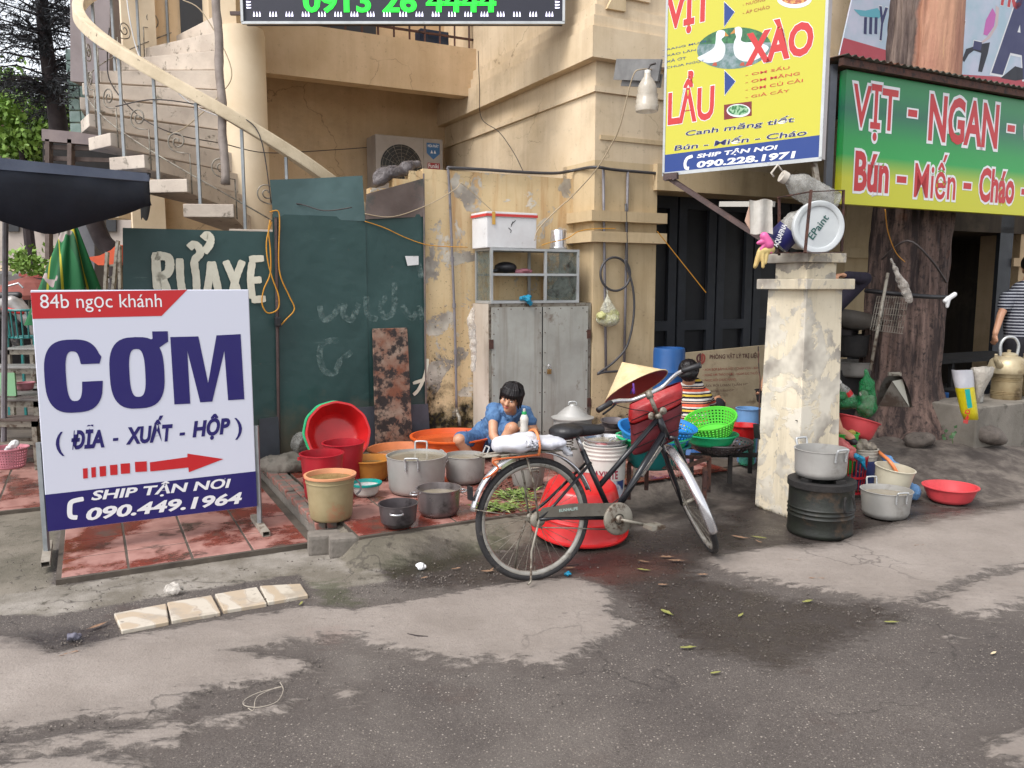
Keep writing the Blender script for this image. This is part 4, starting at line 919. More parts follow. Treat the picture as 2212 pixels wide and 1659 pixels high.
# ---------------------------------------------------------------- LED screen
def led_screen():
 y=7.55;p0=D(526,50,y);p1=D(1216,46,y);zb=(p0.z+p1.z)/2;w=p1.x-p0.x;h=.95
 t=thing('led_screen',(p0.x+w/2,y,zb),'long dark LED screen with green phone digits hung under the upper floor','screen')
 MB().box((p0.x+w/2,y+.06,zb+h/2),(w,.1,h)).build('panel',M_LED,t)
 fr=Frame((p0.x,y+.008,zb),(1,0,0));bar=MB()
 for c,s in (((w/2,-.006),(w+.03,.022)),((w/2,h),(w+.03,.022)),((-.008,h/2),(.022,h)),((w+.006,h/2),(.022,h))):
  bar.box(fr.w(c[0],c[1],.012),(s[0],.03,s[1]))
 bar.build('frame',M_ALU,t)
 L=lambda u,v:fr.loc(u,v)
 x0,yb=L(655,28);x1,_=L(1072,22);hh=.2
 for s,off,m,lf in (('0913 26 4444',.032,M_LEDG,.003),('0913 26 4444',.008,M_LED,.0045),('0913 26 4444',-.006,M_LEDG,.006)):
  vs,fs=text_mesh(s,off,0,1.0)
  if off==.032:X0=min(v.x for v in vs);X1=max(v.x for v in vs);Y0=min(v.y for v in vs);Y1=max(v.y for v in vs)
  MB().add([fr.w(x0+(v.x-X0)/(X1-X0)*(x1-x0),yb+(v.y-Y0)/(Y1-Y0)*hh,lf) for v in vs],fs).build('digits',m,t)
 dm=MB()
 for i in range(19):
  for j in (-1,0,1):
   cx=.12+i*(w-.24)/18+j*.026;cy=.05-abs(j)*0;dm.add([fr.w(cx-.008,cy,.003),fr.w(cx+.008,cy,.003),fr.w(cx+.006,cy+.022,.003),fr.w(cx,cy+.046,.003),fr.w(cx-.006,cy+.022,.003)],[(0,1,2,3,4)])
 for sx in (.05,w-.05):
  for i in range(4):
   for j in (-1,0,1):cy=.15+i*.2+j*.025;dm.add([fr.w(sx-.02,cy-.006,.003),fr.w(sx+.02,cy-.004,.003),fr.w(sx+.02,cy+.004,.003),fr.w(sx-.02,cy+.008,.003)],[(0,1,2,3)])
 o=dm.build('border_lights',M_LEDW,t);o['kind']='stuff'
 MB().bar((p0.x-.14,y+.08,zb+.1),(p0.x,y+.08,zb+.1),.03).build('bracket',M_RUSTD,t)
 return t
led_screen()
# ---------------------------------------------------------------- pillar at the street corner
pa,pb=inv(D(1734,800,5.3));PW=.335
pil=thing('gate_pillar',AB(pa,pb,0),'square peeling cream pillar with two stepped caps, cracked across the middle','pillar')
zp=lambda v:onB(1740,v,pb)[1] if False else D(1738,v,5.3).z
def sq(nm,grow,z0,z1,bv=.008,gb=0):
 g=grow;o=MB().hexa([AB(pa-g+(PW+2*g)*ia-(gb if z==0 and ia==0 else 0),pb-g+(PW+2*g)*ib-(gb if z==0 and ib==0 else 0),zz) for z,zz in ((0,z0),(1,z1)) for ib,ia in ((0,0),(1,0),(1,1),(0,1))]).build(nm,M_PIL,pil);bevel(o,bv,2);return o
sq('shaft',0,-.02,zp(625),gb=.05);sq('lower_cap',.055,zp(625),zp(602));sq('neck',-.03,zp(602),zp(566));sq('upper_cap',.012,zp(566),zp(545))
cr=MB();pf=Frame(AB(pa-.001,pb,0),B);pg=Frame(AB(pa,pb-.001,0),-A)
ck=[pg.loc(*cC(*p)) for p in ((185,290),(220,320),(270,300),(300,385),(340,430),(400,455),(470,485))];ck2=[pf.loc(*cC(*p)) for p in ((475,485),(530,500),(580,450),(620,435),(700,435),(755,425))]
for fr_,c_ in ((pg,ck),(pf,ck2)):cr.tube([fr_.w(x,y,-.0) for x,y in smooth2] if False else [fr_.w(x,y,.0) for x,y in c_],.0035,5)
cr.build('crack',M_SOOT,pil)
ztop=zp(545)
sw=thing('switch_box',D(*cC(185,575),5.45),'small black switch box hanging on a cord down the left face of the pillar','switch');q_=pg.loc(*cC(188,572));bevel(MB().box(pg.w(q_[0],q_[1],.04),(.055,.035,.10),-A,B,(Z*.97+A*.2)).build('body',M_BLACK,sw),.006)
MB().tube(smooth_pts([pg.w(*pg.loc(*cC(x,y)),.02) for x,y in ((190,510),(188,350),(196,160),(185,60),(180,-120))],4),.004,6).build('cord',M_RUST,sw,smooth=True)
# objects on the pillar
bu_c=D(1770,490.5,5.2)
def paint_bucket_on_side():
 t=thing('paint_bucket',bu_c,'white paint bucket lying on its side on the pillar with lettering on its lid','bucket')
 ax=(bu_c-EYE).normalized();ax=Vector((ax.x*.2-.12,1,0)).normalized();M=Matrix((Z.cross(ax).normalized(),ax.cross(Z.cross(ax).normalized()),ax)).transposed()
 M=Matrix.Identity(3);xx=Vector((ax.y,-ax.x,0)).normalized();M.col[0]=xx;M.col[1]=ax.cross(xx);M.col[2]=ax
 o=MB().lathe([(.0,.30),(.128,.30),(.13,.29),(.148,.04),(.152,.02)],44,bu_c,M).build('body',M_WHITE,t);autosmooth(o)
 o=MB().lathe([(.0,.012),(.128,.012),(.132,.004),(.142,.0),(.160,.0),(.166,.006),(.166,.035),(.150,.035)],44,bu_c,M).build('lid',mat('lid_grey',(202,206,206),(190,194,196),5,.45),t);autosmooth(o,40)
 fr=Frame(bu_c-ax*-.0105,xx,Vector((0,0,1)));ex=(xx*cos(.95)+Z*sin(.95));ez=(-xx*sin(.95)+Z*cos(.95));fr=Frame(bu_c+ax*.011,ex,ez)
 text('lettering','EPaint',mat('print_green_dark',(24,84,78),None,rough=.5),t,fr,(-.085,-.02,.085,.028),.012,lift=.004)
 return t
paint_bucket_on_side()
rk=thing('wire_rack',AB(pa,pb,ztop),'rusty iron rack frame standing on top of the peeling pillar','rack');m=MB()
R0=[D(1679,548,5.35),D(1743,548,5.03),D(1816,545,5.3)]
for p,q in ((D(1683,552,5.38),D(1683,424,5.38)),(D(1739,545,5.02),D(1752,410,5.02)),(D(1680,427,5.38),D(1752,414,5.02)),(D(1752,414,5.02),D(1822,411,5.3)),(D(1680,546,5.36),D(1740,546,5.03)),(D(1740,546,5.03),D(1815,545,5.28)),(D(1818,543,5.3),D(1822,411,5.3))):
 MB().bar(p,q,.018,.006 if abs((q-p).z)<.2 else .014).build('rack_bar',M_RUST,rk)
jg=D(1738,408,5.25);dj=(D(1673,375,5.25)-D(1790,440,5.3)).normalized()
def bottle(name,label,base,axis,r,L,m,capm,cat='bottle',neck=.35,ribs=True,lab=None):
 axis=Vector(axis).normalized();x,y,z=basis(axis);M=Matrix.Identity(3);M.col[0]=y;M.col[1]=z;M.col[2]=axis
 t=thing(name,base,label,cat);pr=[(0,0),(r*.9,0),(r,.01)]
 nb=6
 for i in range(nb):zz=.02+(L*.62-.02)*i/nb;pr+=[(r,zz),(r*(.95 if ribs else 1),zz+L*.04)]
 pr+=[(r,L*.62),(r*.9,L*.7),(r*.6,L*.8),(r*neck,L*.87),(r*neck,L*.93)]
 autosmooth(MB().lathe(pr,28,base,M).build('body',m,t),50)
 autosmooth(MB().lathe([(r*neck*1.15,L*.91),(r*neck*1.15,L),(0,L)],18,base,M).build('cap',capm,t),40)
 if lab:autosmooth(MB().lathe([(r*1.015,L*lab[1]),(r*1.015,L*lab[2])],28,base,M).build('label_sleeve',lab[0],t))
 return t,M
t,_=bottle('jug','big clear plastic jug tilted on the rusty rack above the paint bucket',D(1800,442,5.32),dj,.085,.40,M_CLEAR,mat('cap_cream',(196,188,176),None),'jug',.4)
hd=D(1676,368,5.25);MB().tube([D(1672,382,5.25),D(1666,374,5.25),D(1680,356,5.25),D(1690,370,5.25)],.007,8).build('handle',mat('cap_cream',(196,188,176),None),t,smooth=True)
t,M=bottle('water_bottle','clear water bottle with a dark blue label leaning beside the white paint bucket',D(1675,528,5.35),D(1725,480,5.3)-D(1677,528,5.35),.085,.30,M_CLEAR,M_WHITE,'bottle',lab=(M_PRINTDB,.05,.42))
f_=Frame(D(1683,510,5.25),(.4,0,1),(-1,0,.4));text('lettering','AQUAFINA',M_TEXTW,t,f_,(-.07,-.025,.08,.015),.02,lift=.01)
# pink glove hung over the pillar's edge
gl=thing('rubber_glove',D(1655,520,5.25),'pink and cream rubber glove hanging over the left edge of the pillar','glove');g=lambda x,y,d=0:D(1389.3+x*.286,338.9+y*.286,5.16+d)
blob('glove_back',[('c',g(915,600),g(950,660),.028,.03),('c',g(870,650),g(905,640),.012,.02),('c',g(890,700),g(935,640),.011,.016),('c',g(930,700),g(950,650),.011,.016),('c',g(965,720),g(970,660),.011,.015)],mat('glove_pink',(222,100,158),(204,84,140),9,.5),gl,.004,2)
blob('glove_palm',[('c',g(900,710,.015),g(960,700,.015),.03,.03),('c',g(880,720,.01),g(850,820,.01),.018,.014),('c',g(905,720),g(905,830),.013,.011),('c',g(935,730),g(925,800),.012,.01),('c',g(870,760,.015),g(845,830,.015),.02,.012)],mat('glove_cream',(206,184,120),(190,160,100),9,.6),gl,.004,2)
rg=MB();r0=[(806,325),(860,322),(915,326),(972,328)];r1=[(812,575),(870,570),(905,585),(955,588)]
for i in range(13):
 for j in range(9):
  s,q=j/8,i/12;u=806+168*s+6*q;v=324+255*q+8*sin(s*7);rg.v.append(g(u,v,.02*sin(s*9+q)+.06))
rg.f=[(i*9+j,(i+1)*9+j,(i+1)*9+j+1,i*9+j+1) for i in range(12) for j in range(8)];rg.m=[0]*len(rg.f)
bk=[v+Vector((0,.012,0)) for v in rg.v];n=len(rg.v);rg.v+=bk;rg.f+=[tuple(k+n for k in f)[::-1] for f in rg.f];rg.m=[0]*len(rg.f)
o=rg.build('dish_cloth',M_CLOTH,smooth=True);o['label']='grey white cloth hanging from the slanted iron brace left of the pillar';o['category']='cloth'
rg=MB();pts=[(770,485),(800,380),(815,330),(812,480),(815,560),(790,520)];vs=[g(x,y,.09) for x,y in pts];n=len(vs)
rg.add(vs+[v+Vector((0,.01,0)) for v in vs],[tuple(range(n)),tuple(range(n,2*n))[::-1]]+[(i,i+n,(i+1)%n+n,(i+1)%n) for i in range(n)]);o=rg.build('rag',M_CLOTHP);o['label']='small peach coloured rag hanging behind the grey white cloth';o['category']='cloth'
# ---------------------------------------------------------------- yellow menu sign on its slanted brace
dsg=Vector((.763,-.647,0)).normalized();ysR=D(1775,343,5.25);fy=Frame(ysR,dsg)
lx=fy.loc(1431,377)[0];zb=ysR.z;zt_=zb+1.72
ys=thing('menu_sign',ysR,'yellow menu sign with red letters and two white ducks over a blue band','sign')
fy=Frame(ysR+dsg*lx,dsg);Wy=-lx;fy0=Frame(Vector((fy.o.x,fy.o.y,zb)),dsg);fy=fy0;Hy=zt_-zb
dpt=.11
MB().hexa([fy.w(x,y,l) for y in (0,Hy) for x,l in ((0,-.001),(Wy,-.001),(Wy,-dpt),(0,-dpt))]).build('box',mat('sign_side',(196,186,184),(180,170,168),5,.5),ys)
m=MB()
for (x0,y0,x1,y1) in ((0,-.012,Wy,.012),(0,Hy-.012,Wy,Hy),(-.0,.0,.018,Hy),(Wy-.018,0,Wy,Hy)):m.hexa([fy.w(x,y,l) for y in (y0,y1) for x,l in ((x0,.008),(x1,.008),(x1,-.006),(x0,-.006))])
m.build('frame',M_ALU,ys)
def cD(x,y):return 1396.0+x*.2287,y*.2287
def LY(pts):return [fy.loc(*cD(*p)) for p in pts]
yb=LY([(400,1370)])[0][1]
fill('yellow_face',[[(.018,.012),(Wy-.018,.012),(Wy-.018,Hy-.012),(.018,Hy-.012)]],M_PRINTY,ys,fy,.001)
fill('blue_band',[[(.018,.012),(Wy-.018,.012),(Wy-.018,LY([(1645,1275)])[0][1]),(.018,LY([(160,1465)])[0][1])]],M_PRINTB,ys,fy,.002)
def ty(s,bl,tr,m,off=.004,shear=0,outline=None,lift=.004):
 """bl, tr: bottom left and top right in the sign close-up; the baseline follows the sign"""
 p,q=LY([bl,tr]);text('lettering',s,m,ys,fy,(p[0],p[1],q[0],q[1]),off,shear,outline=outline,lift=lift)
ow=(M_TEXTW,.018)
ty('VỊT',(190,362),(622,-130),M_PRINTC,.04,0,ow);ty('XÀO',(935,630),(1592,105),M_PRINTC,.04,0,ow);ty('LẨU',(203,1188),(652,625),M_PRINTC,.03,0,ow)
ty('- NƯỚNG',(912,58),(1125,-25),M_PRINTBR);ty('- ÁP CHẢO',(912,138),(1168,40),M_PRINTBR)
for s,b_,e_ in (('- RANG MUỐI',(155,485),(565,372)),('- XÀO LĂN',(155,543),(468,455)),('- XẢ ỚT',(155,602),(378,528)),('- CHUA NGỌT',(155,662),(555,560))):ty(s,b_,e_,M_PRINTB)
for s,b_,e_ in (('- OM SẤU',(938,722),(1355,612)),('- OM MĂNG',(938,792),(1452,668)),('- OM CỦ CẢI',(938,862),(1480,735)),('- GIẢ CẦY',(938,932),(1355,828))):ty(s,b_,e_,M_PRINTC)
ty('Canh măng tiết',(372,1300),(1400,1085),M_PRINTDB,.014,.1,(M_TEXTW,.02));ty('Bún - Miến - Cháo',(265,1425),(1520,1205),M_PRINTDB,.014,.1,(M_TEXTW,.02))
ty('SHIP TẬN NƠI',(478,1505),(1245,1355),M_TEXTW,.035,.15);ty('090.228.1971',(478,1588),(1415,1425),M_TEXTW,.04,.1)
strokes('phone_emblem',[[cD(440,1475),cD(390,1495),cD(368,1540),cD(375,1585),cD(405,1590)]],.022,M_TEXTW,ys,fy,.004,jag=0)
for T in ([(735,10),(840,112),(735,262)],[(738,660),(848,768),(740,908)]):
 fill('arrow',[LY(T)],M_TEXTW,ys,fy,.003);c_=(sum(x for x,_ in T)/3,sum(y for _,y in T)/3);fill('arrow',[LY([(x+(c_[0]-x)*.07,y+(c_[1]-y)*.07) for x,y in T])],M_PRINTB,ys,fy,.0045)
def pond():
 k=NT('pond_print');z=k.sep()[2];k.out(k.mix(k.ramp(k.noise(22,6),.42,.6),lin(88,120,116),lin(136,152,156)),.4);return k.m
M_POND=pond();M_HEDGE=mat('hedge_print',(24,74,50),(60,128,76),30,.4)
ce=ellipse(830,455,350,195,40);ce=[(x,y-(x-830)*.07) for x,y in ce]
fill('duck_picture',[LY(ce)],M_POND,ys,fy,.0025);fill('duck_picture',[LY([p for p in ce if p[1]<430])],M_HEDGE,ys,fy,.0032)
d1=[(700,285),(735,290),(748,315),(738,345),(712,375),(745,430),(745,500),(715,560),(650,590),(560,590),(500,565),(490,540),(560,505),(635,455),(655,400),(660,330),(672,295)]
d2=[(835,265),(875,252),(905,275),(905,330),(895,380),(940,400),(1040,400),(1140,430),(1150,470),(1050,560),(930,580),(850,540),(825,470),(830,400),(850,350),(838,310)]
M_DUCK=mat('duck_white',(228,232,232),(206,214,216),30,.4)
for d_,bk_ in ((d1,[(745,300),(780,340),(742,345)]),(d2,[(838,270),(792,325),(842,312)])):
 s2=[(p.x,p.y) for p in smooth_pts([Vector((x,y,0)) for x,y in d_+[d_[0]]],4)[:-1]];fill('duck_print',[LY(s2)],M_DUCK,ys,fy,.0036);fill('duck_print',[LY(bk_)],M_MUST,ys,fy,.0038)
for x in (640,900):fill('duck_print',[LY([(x,590),(x+25,588),(x+30,622),(x-18,620)])],M_PRINTBR,ys,fy,.0039)
fill('soup_picture',[LY([(735,990),(997,957),(997,1092),(735,1132)])],mat('maroon_print',(120,30,36),None),ys,fy,.0025)
fill('soup_picture',[LY(ellipse(872,1045,112,62,30))],M_DUCK,ys,fy,.0032);fill('soup_picture',[LY(ellipse(872,1040,98,48,30))],mat('soup_greens',(150,190,150),(40,110,60),60,.4,lo=.47,hi=.53),ys,fy,.0038)
fill('dish_picture',[LY(ellipse(1400,-10,165,88,30))],M_DUCK,ys,fy,.0026);fill('dish_picture',[LY(ellipse(1400,-30,135,70,30))],mat('roast_print',(170,80,60),(214,160,90),60,.4,lo=.47,hi=.53),ys,fy,.0032)
br=thing('sign_brace',D(1450,374,5.9),'rusty angle iron brace slanting from the menu sign down to the pillar','brace')
pL=fy.w(.05,-.0,-.03);pR=AB(pa+.15,pb-.0,ztop+.14)
MB().bar(fy.w(.02,-.02,.02),fy.w(.13,-.02,.02),.03,.045).build('bracket',M_RUSTD,br);MB().bar(pL+Z*-.03,D(1640,512,5.5),.045,.03).build('brace_arm',M_RUSTD,br);MB().bar(D(1640,512,5.5),D(1680,545,5.42),.045,.03).build('brace_arm',M_RUSTD,br)
MB().bar(D(1556,441,5.75),D(1672,441,5.45),.03,.035).build('cross_bar',mat('white_angle',(176,172,164),None),br)
for x in (.04,.1):MB().tube([fy.w(x,-.05,.03),fy.w(x,-.02,.03)],.012,6).build('bolt',M_RUSTD,br)
spz=ysR+dsg*-.03
MB().bar(Vector((spz.x-.0,spz.y+.06,zb)),D(1766,400,5.3),.035,.03).build('upright',M_OLDM,br);MB().bar(D(1762,400,5.3),D(1788,410,5.3),.035,.03).build('foot_bar',M_OLDM,br)
# the lamp: a cut plastic bottle over a bulb
lp=D(1398,200,6.3);t=thing('bottle_lamp',lp,'lamp shade made of a cut clear plastic bottle hanging beside the menu sign','lamp')
zz=lambda v:D(1398,v,6.3).z
autosmooth(MB().lathe([(.083,zz(241)),(.088,zz(228)),(.082,zz(226)),(.084,zz(216)),(.078,zz(214)),(.080,zz(204)),(.072,zz(203)),(.073,zz(190)),(.055,zz(178)),(.028,zz(166)),(.024,zz(158))],32,(lp.x,lp.y,0)).build('shade',clear_plastic('lamp_bottle',(206,196,180),.78),t),60)
MB().lathe([(.0,zz(222)),(.03,zz(214)),(.03,zz(200)),(.016,zz(180)),(.022,zz(170)),(.022,zz(152)),(0,zz(150))],20,(lp.x,lp.y,0)).build('bulb',M_WHITE,t,smooth=True)
MB().tube([(lp.x,lp.y,zz(152)),(lp.x+.02,lp.y,zz(140)),(lp.x+.06,lp.y,zz(137))],.008,6).build('flex',M_WIRE,t)
o=MB().bar(D(1330,150,6.9),D(1426,152,6.5),.02,.16).build('awning_edge',mat('awning_metal',(150,148,146),(120,118,118),5,.5,metal=.5));o['label']='short grey metal awning rail fixed to the house above the bottle lamp';o['category']='rail'
o=MB().bar(D(1345,172,6.9),D(1428,175,6.6),.02,.10).build('awning_bracket',mat('awning_metal',(150,148,146)));o['label']='lower grey rail under the awning edge beside the bottle lamp';o['category']='rail'
# ---------------------------------------------------------------- green shop sign, its corrugated awning and post
ag=-2.2;b0=onA(1822,300,ag)[0];z0,z1=onA(1817,440,ag)[1],onA(1828,150,ag)[1];b1=b0+4.7
gs=thing('shop_sign',AB(ag,(b0+b1)/2,z0),'long shop sign fading from green to yellow with red white-edged letters','sign')
MB().ab(ag,ag+.06,b0,b1,z0,z1).build('board',M_GRAD,gs);fg=Frame(AB(ag,b0,0),B)
def cE(x,y):return 1734.9+x*.286,y*.286
def LG(pts):return [fg.loc(*cE(*p)) for p in pts]
def tg(s,bl,tr,off=.03,shear=0):
 p,q=LG([bl,tr]);text('lettering',s,M_PRINTR,gs,fg,(p[0],p[1],q[0],q[1]),off,shear,outline=(M_TEXTW,.05),lift=.004)
tg('VỊT',(362,1045),(722,665),.015);tg('-',(790,878),(862,835),.06);tg('NGAN',(940,1065),(1485,790),.03);tg('-',(1540,992),(1600,950),.06);tg('CHÁO GÀ',(1660,1150),(2500,800),.03)
tg('Bún',(380,1445),(655,1165),.035);tg('-',(705,1378),(780,1335),.06);tg('Miến',(832,1492),(1165,1180),.012);tg('-',(1208,1425),(1270,1385),.06);tg('Cháo',(1320,1525),(1605,1290),.035);tg('-',(1645,1470),(1700,1430),.06)
MB().bar(AB(ag+.1,b0-.03,z0-.45),AB(ag+.1,b0-.03,z1+.05),.05).build('post',mat('grey_post',(92,96,104),(76,80,90),6,.5),gs)
rf=thing('corrugated_awning',AB(ag,(b0+b1)/2,z1),'rusty corrugated sheet awning over the green shop sign','awning')
ra0,ra1,rb0,rb1=ag-.08,aF,b0-.10,b1+.2;n_=4*int((rb1-rb0)/.076);vs=[]
for i in range(n_+1):
 b=rb0+(rb1-rb0)*i/n_;hh=.011*sin(2*pi*(b-rb0)/.076)
 for j in range(2):
  for dz in (0,.002):vs.append(AB(ra0 if j==0 else ra1,b,z1+.075+(.12 if j else 0)+hh+dz))
fs=[]
for i in range(n_):k4=i*4;fs+=[(k4,k4+2,k4+6,k4+4),(k4+1,k4+5,k4+7,k4+3),(k4,k4+4,k4+5,k4+1),(k4+2,k4+3,k4+7,k4+6)]
MB().add(vs,fs).build('corrugated_sheet',mat('awning_sheet',(86,84,72),(66,62,54),5,.7,dirt=(110,66,46),dlo=.52,dhi=.6,ds=6),rf,smooth=True)
MB().ab(ra0+.03,ra0+.07,rb0,rb1,z1+.01,z1+.062).build('purlin',M_RUST,rf)
for b in (b0+.3,b0+1.9,b1):MB().bar(AB(ra0+.05,b,z1+.03),AB(ra1,b,z1+.15),.04).build('rafter',M_RUSTD,rf)
wire('sign_wire',M_CORD,[(1912,453),(1918,500),(1935,545),(1955,566)],.004,'brown wire hanging from the shop sign to the hook on the tree',y=[6.0,6.3,6.5,6.6])
# fitness banner on the wall above
ab_=aF-.16;fb=Frame(AB(ab_,0,0),B);bn=thing('gym_banner',AB(ab_,onA(2000,100,ab_)[0],3.4),'pale banner with a red lower band and exercising figures behind the tree trunk','banner')
def LB(pts):return [fb.loc(*cE(*p)) for p in pts]
out=LB([(470,-450),(270,440),(1668,690),(3200,960),(3200,-300)]);vs=[fb.w(x,y,0) for x,y in out];n=len(vs)
MB().add([fb.w(x,y,0) for x,y in out]+[fb.w(x,y,-.03) for x,y in out],[tuple(range(n)),tuple(range(n,2*n))[::-1]]+[(i,i+n,(i+1)%n+n,(i+1)%n) for i in range(n)]).build('canvas',mat('banner_lilac',(206,208,226),(176,200,214),3,.5),bn)
fill('red_band',[LB([(305,285),(270,440),(1668,690),(3200,960),(3200,800),(1668,590),(1150,560),(700,400)])],mat('banner_red',(188,72,84),None),bn,fb,.002)
def tb(s,bl,tr,m=M_PRINTDB,off=.05):
 p,q=LB([bl,tr]);text('lettering',s,m,bn,fb,(p[0],p[1],q[0],q[1]),off,.15,outline=(M_TEXTW,.02),lift=.004)
tb('Y',(560,300),(640,60));tb('I',(1140,410),(1225,160));tb('-',(1280,370),(1350,320));tb('AEROBIC',(1420,560),(2900,240));tb('HO',(1490,40),(1668,-110),M_PRINTR)
M_FTEAL=mat('figure_teal',(100,180,196),None);M_FPK=mat('figure_pink',(206,108,184),None);M_FBK=mat('figure_dark',(30,30,44),None);M_FSK=mat('figure_skin',(210,190,190),None)
fill('figure_print',[LB([(380,70),(470,80),(560,60),(600,110),(570,140),(500,130),(430,120)])],M_FTEAL,bn,fb,.003)
for x in (460,500,540):fill('figure_print',[LB([(x,130),(x+22,130),(x+18,260),(x-4,255)])],M_PRINTDB,bn,fb,.0034)
fill('figure_print',[LB([(1430,60),(1455,110),(1440,200),(1390,270),(1360,260),(1380,150)])],M_FPK,bn,fb,.003)
fill('figure_print',[LB([(1455,40),(1480,60),(1470,190),(1410,290),(1350,330),(1300,350),(1390,280),(1450,190)])],M_FSK,bn,fb,.0024)
fill('figure_print',[LB([(1355,330),(1410,320),(1395,400),(1350,545),(1320,540),(1345,400),(1290,380),(1250,410),(1215,470),(1200,450),(1230,370)])],M_FBK,bn,fb,.003)
fill('figure_print',[LB([(1600,80),(1640,90),(1630,200),(1570,220)])],M_FPK,bn,fb,.003);fill('figure_print',[LB([(1490,590),(1600,500),(1668,520),(1760,610),(1668,600),(1600,610)])],M_FBK,bn,fb,.003)
# ---------------------------------------------------------------- big tree
def make_tree():
 base=TREE.copy();t=thing('street_tree',base,'massive old tree with furrowed dark bark and peeled reddish upper trunk','tree')
 prof=[]
 def cx(z,v):return None
 zs=np.concatenate([np.linspace(-.1,.9,30),np.linspace(.95,5.6,110)]);n=210;vs=[]
 for z in zs:
  f=max(0,(.75-z)/.85)
  r=.375+.30*f**2.0-.02*min(z,3)*.5-(.06 if z>2.9 else .02*max(z,0))
  for i in range(n):
   a=2*pi*i/n;d=Vector((cos(a),sin(a),0))
   lobes=f*(.10*max(0,cos(3*a+.6))+.09*max(0,cos(5*a-.4)))
   g=mn.fractal(Vector((cos(a)*4.2,sin(a)*4.2,z*.55)),1.0,2.1,4)*.03-abs(mn.noise(Vector((cos(a)*8,sin(a)*8,z*.9))))*.042+abs(mn.noise(Vector((cos(a)*17,sin(a)*17,z*2.4))))*.03
   big=mn.noise(Vector((cos(a)*1.2,sin(a)*1.2,z*.5+3)))*.05
   if z>3.0:g *= (.25 if cos(a)>-.35 else 1.3)
   vs.append(Vector((d.x*(r+g+big+lobes)+(.05*(z/3) if z>0 else 0),d.y*(r+g+big+lobes),z))+base)
 fs=[(j*n+i,j*n+(i+1)%n,(j+1)*n+(i+1)%n,(j+1)*n+i) for j in range(len(zs)-1) for i in range(n)]
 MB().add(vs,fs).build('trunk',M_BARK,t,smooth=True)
 for (u,v,du,dv,r0) in ((1955,935,-150,30,.11),(1990,940,-60,55,.12),(2050,925,60,30,.10),(1900,920,-60,45,.10)):
  p=GH(u,v);q=GH(u+du*.6,v+dv*.6);pts=smooth_pts([p+Z*.12+Vector((0,.25,0)),p+Z*.05,p.lerp(q,.5)+Z*.02+Vector((random.uniform(-.05,.05),0,0)),q-Z*.01,q-Z*.06],5)
  rs=[r0*(1-.75*i/(len(pts)-1)) for i in range(len(pts))];MB().tube(pts,rs,12).build('root',M_BARK,t,smooth=True)
 # limbs and crown above the frame
 for i,(dx,dy,dz) in enumerate(((-1.6,.4,2.4),(1.5,.8,2.6),(.2,1.8,2.8),(-.4,-1.2,2.4))):
  p=base+Vector((.1,0,5.2));q=p+Vector((dx,dy,dz));MB().tube(smooth_pts([p,p.lerp(q,.5)+Z*.3,q],5),[.16-.01*j for j in range(11)],10).build('limb',M_BARK,t,smooth=True)
 rng=np.random.default_rng(3);vs=[];fs=[]
 for _ in range(5200):
  c=base+Vector((rng.normal(0,1.5),rng.normal(.6,1.3),8.0+rng.normal(0,.9)));d=Vector(rng.normal(0,1,3)).normalized();s=Vector(rng.normal(0,1,3)).cross(d).normalized();L=.09;k0=len(vs)
  vs+=[c,c+d*L*.5+s*.02,c+d*L,c+d*L*.5-s*.02];fs.append((k0,k0+1,k0+2,k0+3))
 MB().add(vs,fs).build('crown',M_LEAF,t)
 return t
make_tree()
yt=lambda u,v,y=6.62:D(u,v,y)
o=MB().tube(smooth_pts([yt(1870,628,6.75),yt(1920,633,6.55),yt(1990,640,6.55),yt(2046,642,6.75)],5),.018,8).build('tree_band',M_BLACK,smooth=True);o['label']='black cable strapped round the tree trunk';o['category']='cable'
o=MB().tube(smooth_pts([yt(1905,560,6.7),yt(1960,520,6.5),yt(2010,560,6.5),yt(2044,610,6.75)],5),.009,6).build('tree_cable',M_WIRE,smooth=True);o['label']='dark cable slung diagonally across the tree trunk';o['category']='cable'
blob('knot',[('c',yt(2042,650,6.6),yt(2062,636,6.6),.02,.02),('c',yt(2048,645,6.6),yt(2046,662,6.6),.022,.014)],M_FOAM,None,.006,2,label='crumpled white plastic tied to the cable at the right of the trunk',cat='plastic scrap')
# metal scoop (dust pan) leaning on the tree
def scoop():
 t=thing('dust_pan',yt(1937,850,6.25),'scuffed galvanised dust pan standing on end against the tree trunk','dust pan')
 P=lambda x,y,d=0:D(*cC(x,y),6.25+d)
 arc=[(1135,370),(1140,300),(1165,200),(1200,140),(1250,112),(1310,112),(1350,145),(1385,220),(1410,300),(1425,380)]
 vs=[P(x,y,.10) for x,y in arc]+[P(1430,385,0),P(1260,170,.06),P(1130,372,0)];n=10
 fr_=[P(x,y,.02) for x,y in arc]
 m=MB().add([P(x,y,.10) for x,y in arc],[tuple(range(10))]);m.add([P(x,y,.10) for x,y in arc]+[p for p in fr_],[(i,i+1,i+11,i+10) for i in range(9)])
 m.add([P(1260,165,.005),P(1150,370,.03),P(1400,375,.03)],[(0,1,2)]);m.build('pan',mat('galv_dirty',(120,116,108),(92,86,78),6,.5,metal=.4,dirt=(74,62,52),dlo=.48,dhi=.6,ds=9),t)
 m=MB().add([P(1260,165,.0),P(1400,375,.02),P(1345,150,.05)],[(0,1,2)]);m.build('fold',mat('galv_light',(160,158,146),None,rough=.5),t)
 MB().box(P(1280,108,.05),(.10,.02,.03)).build('handle_socket',M_OLDM,t)
scoop()
st_=MB().tube([yt(1918,590,6.45),yt(1880,800,6.3)],.013,8).build('broom_stick',M_OLDM,smooth=True);st_['label']='thin grey rod leaning from the tree hook down to the green net bag';st_['category']='rod'
